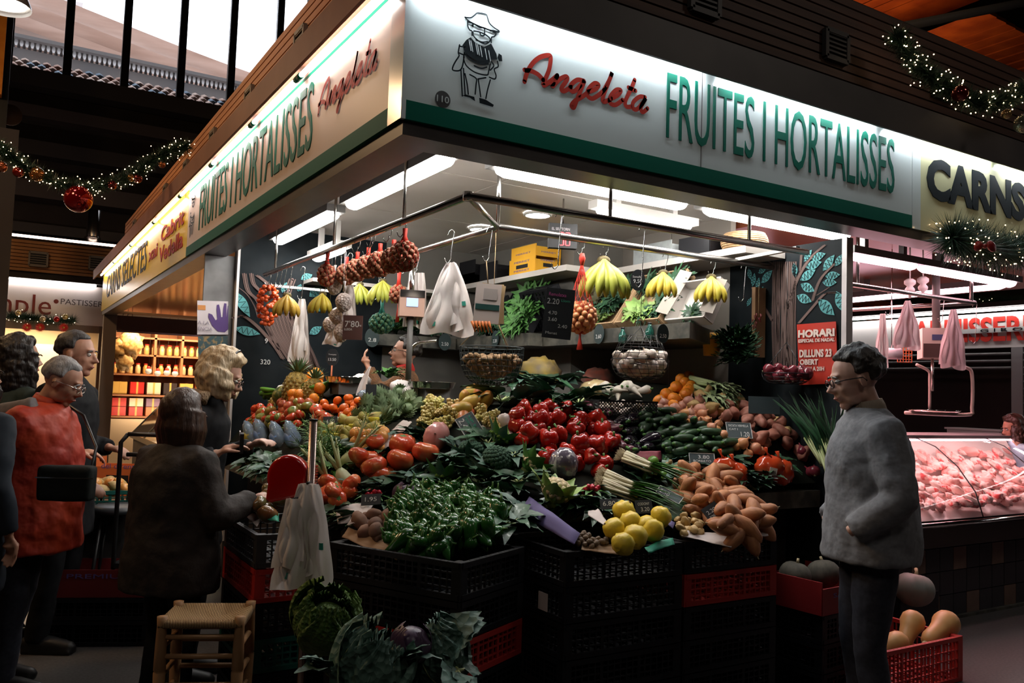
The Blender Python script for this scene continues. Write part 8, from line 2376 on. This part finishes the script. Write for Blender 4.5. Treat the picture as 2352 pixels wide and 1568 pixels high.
def person(label, xy, yaw, h, z0=0.0, pitch=0.0, turn=0.0, arms=None, skin=None, hair=None, hair_kind='short', glasses=None, coat=None, coat_hem=.78, coat_w=1.0, coat_fold=.022,
   trousers=None, shoes=None, collar=None, hands=(True, True), lean=0.0, legs=None, belly=0.0, lower=True, hscale=1.0, name='person', nose=1.0, curls=(.5, .5)):
 s = h / 1.75
 skin = skin or m_skin
 root = thing(name, label, 'person', (xy[0], xy[1], z0))
 root.rotation_euler = (0, 0, yaw)
 root['_o'] = (0, 0, 0)
 q = lambda p: Vector(p) * s
 lx = lambda z: lean * max(0, z - .95) ** 1.3          # forward lean of the upper body
 T = lambda p: Vector(((p[0] + lx(p[2])) * s, p[1] * s, p[2] * s))
 hp = Vector((.0, 0, 1.50))
 HM = Matrix.Rotation(turn, 4, 'Z') @ Matrix.Rotation(pitch, 4, 'Y')
 hc = Vector((.015, 0, .135))
 hs = s * hscale
 def Hd(p):                                         # head coordinates (centre between the ears) -> body
  v = HM @ (hc + Vector(p)) * hs
  return T(hp) + v
 RM = HM.to_3x3()
 b = B()
 E = lambda c, r, n=14, m=10: b.ell(Hd(c), [k * hs for k in r], n, m, None, RM)
 E((-.012, 0, .028), (.098, .077, .092), 20, 14)
 E((.028, 0, -.025), (.066, .062, .086))
 E((.060, 0, -.100), (.028, .026, .022))
 E((.018, .034, -.072), (.050, .024, .034)); E((.018, -.034, -.072), (.050, .024, .034))
 E((.076, 0, .030), (.018, .046, .012))
 E((.058, .034, -.028), (.026, .022, .024)); E((.058, -.034, -.028), (.026, .022, .024))
 b.tube([Hd((.084, 0, .018)), Hd((.098, 0, -.004)), Hd((.112 + .006 * nose, 0, -.028 * nose)), Hd((.098, 0, -.036))], [.008 * hs, .010 * hs, .013 * hs, .010 * hs], 8)
 E((.098, .013, -.033), (.010, .008, .008)); E((.098, -.013, -.033), (.010, .008, .008))
 E((.088, 0, -.058), (.013, .024, .008)); E((.085, 0, -.072), (.013, .021, .009))
 for sd in (-1, 1):
  b.ell(Hd((-.006, sd * .080, -.012)), (.017 * hs, .008 * hs, .030 * hs), 10, 7, None, RM)
 b.tube([Hd((-.020, 0, -.03)), Hd((-.028, 0, -.10)), T((-.02, 0, 1.50)), T((-.03, 0, 1.42))], [.052 * s, .052 * s, .055 * s, .075 * s], 12)
 tz = ((.86, .13, .15), (.95, .12, .165), (1.08, .10 + belly * .5, .135), (1.22, .11 + belly * .3, .150), (1.34, .11, .165), (1.42, .085, .15), (1.47, .05, .07))
 vs, fs = [], []
 for z, rx, ry in tz:
  for k in range(16):
   a = 2 * PI * k / 16
   vs.append(T((rx * math.cos(a), ry * math.sin(a), z)))
 fs = [(i * 16 + k, i * 16 + (k + 1) % 16, (i + 1) * 16 + (k + 1) % 16, (i + 1) * 16 + k) for i in range(6) for k in range(16)] + [tuple(range(15, -1, -1)), tuple(range(96, 112))]
 b.add(vs, fs)
 A = arms or {}
 joints = {}
 for sd, nm_ in ((1, 'L'), (-1, 'R')):
  sh = (-.005, sd * .185, 1.405)
  el, wr = A.get(nm_, ((-.03, sd * .25, 1.12), (.05, sd * .24, .88)))
  joints[nm_] = (T(sh), T(el), T(wr))
  S0, S1, S2 = joints[nm_]
  b.tube([T((0, sd * .12, 1.40)), S0, S0.lerp(S1, .5), S1, S1.lerp(S2, .4), S2], [.06 * s, .052 * s, .045 * s, .038 * s, .036 * s, .024 * s], 10)
  if hands[0 if nm_ == 'L' else 1]:
   d = (S2 - S1).normalized()
   upv = Vector((0, 0, 1)) if abs(d.z) < .8 else Vector((1, 0, 0))
   hand_bm(b, S2, d, upv, s * 1.05, curls[0 if nm_ == 'L' else 1], sd)
 L_ = legs or {}
 for sd, nm_ in ((1, 'L'), (-1, 'R')):
  kn, an = L_.get(nm_, ((.03, sd * .10, .50), (-.02, sd * .11, .09)))
  b.tube([T((0, sd * .085, .92)), T((.01, sd * .09, .75)), T(kn), T((kn[0] * .5 + an[0] * .5 - .01, (kn[1] + an[1]) / 2, (kn[2] + an[2]) / 2 + .04)), T(an)], [.085 * s, .078 * s, .052 * s, .050 * s, .035 * s], 10)
  b.tube([T((an[0] - .04, an[1], .04)), T((an[0] + .06, an[1], .045)), T((an[0] + .16, an[1], .025))], [.035 * s, .036 * s, .022 * s], 8)
 fuse(b.build('body', skin, root), .0062, 4)
 for sd in (-1, 1):
  e = B().ell(Hd((.0795, sd * .030, .004)), (.0115 * hs,) * 3, 10, 7).build('eye', m_eye, root)
  B().ell(Hd((.0885, sd * .0305, .002)), (.0045 * hs,) * 3, 8, 5).build('iris', m_iris, e)
  br = [Hd((.094 - abs(k - 1) * .003, sd * (.014 + .016 * k), .024 + .004 * math.sin(k * 1.6))) for k in range(4)]
  B().tube(br, [.003 * hs, .0042 * hs, .004 * hs, .002 * hs], 6).build('eyebrow', hair or m_iris, root)
 B().tube([Hd((.096, -.018, -.065)), Hd((.101, 0, -.064)), Hd((.096, .018, -.065))], [.003 * hs, .0052 * hs, .003 * hs], 6).build('lips', m_lip, root)
 hb = B()
 if hair:
  HR = {'short': (.110, .088, .106, .020), 'thick': (.120, .098, .118, .022), 'curly': (.138, .120, .140, .03), 'bob': (.120, .105, .130, .02), 'long': (.125, .112, .125, .025)}[hair_kind]
  def fn(u):
   low = -.15 if hair_kind in ('short', 'thick') else -.35
   face = smooth(u.x, .30, .62) * (1 - smooth(u.z, .42, .70))
   neck = (1 - smooth(u.z, -.75, low)) * (1.0 if hair_kind in ('short', 'thick') else .0)
   earz = 0.0
   if hair_kind in ('short', 'thick'):
    earz = smooth(abs(u.y), .5, .8) * (1 - smooth(u.z, -.25, .12)) * smooth(u.x, -.45, -.1)
   k = max(face, neck, earz)
   f = 1 - .34 * k
   return f * (1 + HR[3] * 2 * noise.noise(u * 4 + Vector((h, 0, 0))))
  hb.ell(Hd((-.022, 0, .030)), [HR[i] * hs for i in range(3)], 40, 28, fn, RM)
  if hair_kind in ('bob', 'long', 'curly'):
   ln = {'bob': .16, 'long': .24, 'curly': .11}[hair_kind]
   wd = {'bob': .098, 'long': .095, 'curly': .125}[hair_kind]
   for k in range(15):
    a = PI * (.32 + 1.36 * k / 14)
    c = (math.cos(a) * wd * .9 - .02, math.sin(a) * wd, 0)
    top, bot = Hd((c[0] * .9, c[1] * .9, .04)), Hd((c[0] * .9, c[1] * .9, .0)) - UZ * ln * hs
    hb.tube([top, top.lerp(bot, .5) + (RM @ Vector((c[0], c[1], 0))) * .12, bot], [.03 * hs, .036 * hs, .024 * hs], 8)
  o = hb.build('hair', hair, root)
  fuse(o, .006 if hair_kind != 'curly' else .007, 2, {'short': .012, 'thick': .028, 'curly': .032, 'bob': .006, 'long': .03}[hair_kind], htex)
  q_ = o.modifiers.new('soften', 'SMOOTH'); q_.iterations = 5 if hair_kind == 'curly' else 2; q_.factor = .5
 if glasses:
  g = B()
  for sd in (-1, 1):
   c = Vector((.106, sd * .031, .0))
   g.tube([Hd(c + Vector((-.004 * abs(math.sin(t * PI / 6)) * 0, .023 * math.cos(t * PI / 6), .017 * math.sin(t * PI / 6)))) for t in range(13)], .0022 * hs, 5, cap=False)
   g.tube([Hd((.104, sd * .054, .006)), Hd((.06, sd * .078, .008)), Hd((-.005, sd * .086, .004)), Hd((-.02, sd * .085, -.014))], .0022 * hs, 5)
  g.tube([Hd((.107, -.009, .004)), Hd((.112, 0, .006)), Hd((.107, .009, .004))], .002 * hs, 5)
  g.build('glasses', glasses, root)
 if coat:
  c = B()
  w_ = coat_w
  rings = [(coat_hem, .155 + belly, .195), (coat_hem + .12, .155 + belly, .195), (.98, .15 + belly, .185), (1.12, .14 + belly * .9, .172), (1.25, .142 + belly * .5, .182), (1.36, .132, .188), (1.435, .098, .165), (1.485, .075, .092), (1.51, .062, .066)]
  rings = [r_ for i, r_ in enumerate(rings) if i < 2 or r_[0] > coat_hem + .14]
  vs = []
  for z, rx, ry in rings:
   for k in range(20):
    a = 2 * PI * k / 20
    vs.append(T((rx * w_ * math.cos(a) - .005, ry * w_ * math.sin(a), z)))
  n_ = len(rings)
  c.add(vs, [(i * 20 + k, i * 20 + (k + 1) % 20, (i + 1) * 20 + (k + 1) % 20, (i + 1) * 20 + k) for i in range(n_ - 1) for k in range(20)] + [tuple(range(19, -1, -1)), tuple(range((n_ - 1) * 20, n_ * 20))])
  for nm_ in 'LR':
   S0, S1, S2 = joints[nm_]
   e = S2 - (S2 - S1).normalized() * .015 * s
   m1 = S0.lerp(S1, .5)
   c.tube([S0 + (T((0, 0, 1.40)) - S0) * .4, S0, m1, S1.lerp(S0, .12), S1, S1.lerp(e, .15), S1.lerp(e, .55), e], [k * s * w_ for k in (.075, .074, .066, .058, .057, .056, .050, .046)], 12)
  o = fuse(c.build('jacket', coat, root), .0125, 4, coat_fold)
  tr_tex = o.modifiers['folds']
 if collar:
  c = B()
  c.lathe([(.070 * s, -.025 * s), (.078 * s, 0), (.074 * s, .03 * s), (.066 * s, .055 * s), (.060 * s, .05 * s), (.062 * s, 0)], 20, T((-.012, 0, 1.485)), M=Matrix.Rotation(.18 + lean * .5, 3, 'Y'), close=False)
  c.build('collar', collar, root)
 if trousers:
  c = B()
  c.ell(T((0, 0, .92)), (.135 * s, .175 * s, .11 * s), 14, 8)
  for sd, nm_ in ((1, 'L'), (-1, 'R')):
   kn, an = L_.get(nm_, ((.03, sd * .10, .50), (-.02, sd * .11, .09)))
   c.tube([T((0, sd * .09, .94)), T((.01, sd * .095, .76)), T(kn), T(((kn[0] + an[0]) / 2, (kn[1] + an[1]) / 2, (kn[2] + an[2]) / 2)), T((an[0], an[1], .06))], [k * s for k in (.10, .096, .072, .066, .062)], 12)
  fuse(c.build('trousers', trousers, root), .013, 4, .016)
  for sd, nm_ in ((1, 'L'), (-1, 'R')):
   kn, an = L_.get(nm_, ((.03, sd * .10, .50), (-.02, sd * .11, .09)))
   c = B()
   c.tube([T((an[0] - .07, an[1], .045)), T((an[0], an[1], .055)), T((an[0] + .09, an[1], .045)), T((an[0] + .19, an[1], .03)), T((an[0] + .215, an[1], .022))], [k * s for k in (.036, .048, .046, .036, .018)], 12)
   c.box(T((an[0] + .07, an[1], .010)), (.27 * s, .085 * s, .02 * s))
   fuse(c.build('shoe', shoes or black, root), .009, 3)
 root['joints'] = [tuple(v) for nm_ in 'LR' for v in joints[nm_]] and 1
 W = Matrix.Translation((xy[0], xy[1], z0)) @ Matrix.Rotation(yaw, 4, 'Z')
 return root, W, joints, T, Hd
def local(root, b, name, m, **k):
 return b.build(name, m, root, **k)
m_grey = mat('grey_wool', (.15, .155, .17), (.185, .19, .205), sc=60, r=.85, bump=1.6, bsc=9)
m_jean = mat('dark_jeans', (.014, .016, .026), (.022, .025, .038), sc=60, r=.8)
m_blkc = mat('black_coat', (.005, .0055, .007), (.009, .0095, .011), sc=30, r=.8, spec=.2)
m_broc_ = mat('dark_brown_coat', (.032, .025, .022), (.02, .016, .014), sc=14, r=.7, spec=.25, bump=.3, bsc=40)
m_navy = mat('navy_coat', (.010, .016, .026), r=.8)
m_hblk = mat('black_hair', (.012, .009, .008), (.024, .017, .013), sc=60, r=.45, bump=.5, bsc=120, stretch=(1, 1, .25))
m_hgry = mat('grey_hair', (.34, .33, .33), (.20, .19, .19), sc=50, r=.6, bump=.5, bsc=150, stretch=(1, 1, .3))
m_hsalt = mat('salt_dark_hair', (.05, .045, .045), (.02, .018, .018), sc=60, r=.5, bump=.5, bsc=120, stretch=(1, 1, .25))
m_hbrn = mat('brown_hair', (.030, .013, .008), (.05, .022, .013), sc=50, r=.4, bump=.4, bsc=120, stretch=(1, 1, .12))
m_hbln = mat('blond_hair', (.36, .25, .13), (.62, .49, .33), sc=26, r=.5, bump=1.0, bsc=60, stretch=(1, 1, .22))
m_knit = mat('beige_knit', (.38, .30, .23), (.30, .23, .17), sc=50, r=.9, bump=.6, bsc=90, kind='wave')
m_fuzz = mat('brown_orange_knit', (.20, .09, .035), (.12, .06, .03), sc=30, r=.95, bump=1.2, bsc=90)
m_scarf = mat('red_scarf', (.42, .02, .015), r=.8)
CR = math.radians(-31.4)
pg = at(2000, 930, d=3.85)
man, W, J, T, Hd = person('man in a grey overshirt and dark jeans looking down at the produce, right', (pg.x, pg.y), math.radians(143), 1.79, pitch=.26, turn=.05, lean=.045, skin=m_skin2, hair=m_hblk, hair_kind='thick', glasses=m_wire,
       coat=m_grey, coat_hem=.84, coat_w=1.24, coat_fold=.03, hscale=1.06, trousers=m_jean, collar=m_knit, hands=(False, False), belly=.012,
       arms={'L': ((-.05, .275, 1.13), (.15, .20, .98)), 'R': ((-.03, -.26, 1.12), (.14, -.2, .97))}, nose=1.1)
B().add([T((.02, .212, .84)), T((.05, .21, .84)), T((.036, .21, .90))], [(0, 1, 2)]).build('shirt_tail', m_knit, man, smooth=False)
pg = at(62, 930, d=4.3)
wom, W, J, T, Hd = person('grey-haired person in a red jacket with a grey hood, at the left', (pg.x, pg.y), CR + .10, 1.66, pitch=.42, lean=.24, skin=m_skin, hair=m_hgry, hair_kind='short', glasses=steel, coat=m_redj, coat_hem=.72, coat_w=1.42, coat_fold=.04,
       trousers=m_jean, collar=m_redj, belly=.07, arms={'R': ((-.22, -.26, 1.10), (-.10, -.24, .88)), 'L': ((.02, .25, 1.10), (.26, .12, 1.06))}, hands=(True, False),
       legs={'R': ((.05, -.11, .5), (.02, -.12, .09)), 'L': ((.0, .1, .5), (-.12, .11, .09))})
hd = B()
for k in range(4):
 hd.tube([T((.0, .13, 1.50 - .02 * k)), T((-.15 - .03 * k, .10, 1.46 - .03 * k)), T((-.22 - .035 * k, 0, 1.44 - .035 * k)), T((-.15 - .03 * k, -.13, 1.46 - .03 * k)), T((.0, -.15, 1.50 - .02 * k))], .042, 8)
fuse(hd.build('hood', mat('grey_fleece', (.24, .22, .22), (.18, .165, .165), sc=30, r=.9), wom), .012, 4, .02)
lg_ = thing('shoulder_bag', 'black quilted bag worn at the hip of the red jacket', 'bag', (0, 0, 0))
lg_['_o'] = (0, 0, 0); lg_.matrix_world = W
fuse(B().box(T((.33, -.30, 1.11)), (.25, .10, .17)).build('body', mat('black_quilt', (.010, .012, .011), r=.8, bump=.4, bsc=26, spec=.2), lg_), .012, 10, .012)
B().box(T((.33, -.352, 1.14)), (.26, .004, .006)).build('zip', steel, lg_, smooth=False)
B().tube([T((.42, -.26, 1.12)), T((.36, -.12, 1.28)), T((.20, .0, 1.44)), T((.05, .1, 1.50))], .008, 6).build('strap', m_leather, lg_)
tb = thing('tote_bag', 'tote with a blue and white chain pattern carried beside the red jacket', 'bag', (0, 0, 0))
tb['_o'] = (0, 0, 0); tb.matrix_world = W
B().box(T((-.06, -.36, .60)), (.21, .05, .34), -.1).build('body', mat('blue_white_print', (.38, .37, .37), (.02, .04, .07), sc=13, r=.8, kind='wave', thr=(.45, .52)), tb, smooth=False)
for e in (-.05, .05):
 B().tube([T((-.06 + e, -.36, .76)), T((-.08 + e * .8, -.34, .95)), T((-.10 - e * .5, -.28, .98))], .005, 5).build('handle', m_leather, tb)
pg = at(150, 930, d=4.95)
mn3, W, J, T, Hd = person('dark-haired man in a black coat standing behind the red jacket', (pg.x, pg.y), CR + .02, 1.82, pitch=.08, lean=.05, skin=m_skin, hair=m_hsalt, hair_kind='short', coat=m_blkc, coat_hem=.62, coat_w=1.15, coat_fold=.02,
       trousers=m_blkc, collar=m_blkc, arms={'R': ((-.03, -.25, 1.12), (.17, -.19, 1.10)), 'L': ((-.03, .25, 1.12), (.20, .14, 1.10))}, nose=1.25)
pg = at(36, 930, d=5.0)
wm4, W, J, T, Hd = person('woman with long dark curls and a dark green jacket, at the left edge', (pg.x, pg.y), CR + 1.0, 1.78, skin=m_skin, hair=m_hblk, hair_kind='long', coat=mat('dark_green_jacket', (.012, .028, .026), r=.8), coat_hem=.75, trousers=m_jean)
pg = at(-62, 930, d=3.9)
wm5, W, J, T, Hd = person('person in a navy coat cut off by the left edge', (pg.x, pg.y), CR + 1.2, 1.66, skin=m_skin, hair=m_hblk, hair_kind='long', coat=m_navy, coat_hem=.6, coat_w=1.12, trousers=m_navy)
pg = at(412, 980, d=3.9)
wm6, W, J, T, Hd = person('woman with a brown bob in a dark brown coat, seen from behind', (pg.x, pg.y), CR + 1.05, 1.475, pitch=.12, skin=m_skin2, hair=m_hbrn, hair_kind='bob', coat=m_broc_, coat_hem=.72, coat_w=1.5, coat_fold=.03, hscale=1.08,
       trousers=m_blkc, arms={'R': ((.02, -.30, 1.13), (.28, -.30, 1.20)), 'L': ((-.02, .25, 1.12), (.2, .1, 1.15))})
pg = at(452, 930, d=4.5)
wm7, W, J, T, Hd = person('curly blond woman with glasses and a black jacket holding a wallet', (pg.x, pg.y), CR + .12, 1.72, pitch=.40, lean=.14, skin=m_skin2, hair=m_hbln, hair_kind='curly', glasses=m_wire, coat=m_blkc, coat_hem=.7, coat_w=1.08,
       trousers=m_blkc, arms={'R': ((-.03, -.25, 1.13), (.15, -.22, 1.22)), 'L': ((.05, .24, 1.15), (.25, .12, 1.24))})
fz = B()
for k in range(9):
 a = PI * (.45 + 1.1 * k / 8)
 fz.ell(T((-.03 + .13 * math.cos(a), .14 * math.sin(a), 1.50)), (.05, .05, .045), 10, 7, lambda u: 1 + .25 * noise.noise(u * 6))
fuse(fz.build('fur_hood', mat('tan_fur', (.36, .25, .15), (.24, .16, .1), sc=60, r=.95, bump=1.0, bsc=120), wm7), .01, 1, .05, htex)
ban = [Hd((.02 + .01 * math.cos(t), .105 * math.cos(t), .02 + .145 * math.sin(t))) for t in [PI * k / 10 for k in range(11)]]
B().tube(ban, .006, 6).build('hair_band', m_wire, wm7)
wl_ = thing('wallet', 'black wallet held open by the blond woman', 'wallet', (0, 0, 0)); wl_['_o'] = (0, 0, 0); wl_.matrix_world = W
c_ = J['R'][2]
B().box(c_ + Vector((.10, .06, .05)), (.02, .17, .10), .2).build('cover', m_leather, wl_, smooth=False)
B().box(c_ + Vector((.09, .06, .10)), (.006, .15, .02), .2).build('notes', m_paper, wl_, smooth=False)
pg = at(935, 830, d=6.3)
vnd, W, J, T, Hd = person('stall keeper in a fuzzy brown sweater and red scarf reaching up, behind the display', (pg.x, pg.y), CR + PI + .15, 1.63, z0=.31, pitch=-.12, lean=.05, skin=m_skin, hair=m_hblk, hair_kind='thick', glasses=m_wire, coat=m_fuzz, coat_hem=.85,
       coat_w=1.06, trousers=m_blkc, collar=m_scarf, arms={'L': ((.20, .20, 1.30), (.28, .14, 1.50)), 'R': ((-.04, -.26, 1.13), (.16, -.2, 1.02))})
B().box((3.2, 5.85, .15), (1.6, 1.6, .3)).build('platform', m_brown, smooth=False, kind='structure', loc=None)
pg = at(2338, 1000, d=7.6)
wm9, W, J, T, Hd = person('dark-haired person behind the meat counter at the right edge', (pg.x, pg.y), CR + PI, 1.50, pitch=.3, skin=m_skin, hair=m_hbrn, hair_kind='long', coat=m_navy, coat_hem=.8, trousers=m_navy)
drop_protos()
same = {}
for o in COL.objects:
 if o.get('category') and o.parent is None:
  same.setdefault(o['label'], []).append(o)
ORDN = ('leftmost', 'second from the left', 'third from the left', 'fourth from the left', 'fifth from the left', 'sixth from the left', 'seventh from the left', 'eighth from the left', 'ninth from the left', 'tenth from the left')
for lab, obs in same.items():
 if 2 <= len(obs) <= 10 and len(lab.split()) <= 12:
  obs.sort(key=lambda o: proj(o.location)[0])
  for i, o in enumerate(obs):
   o['label'] = lab + ', ' + (ORDN[i] if i < len(obs) - 1 else 'rightmost')
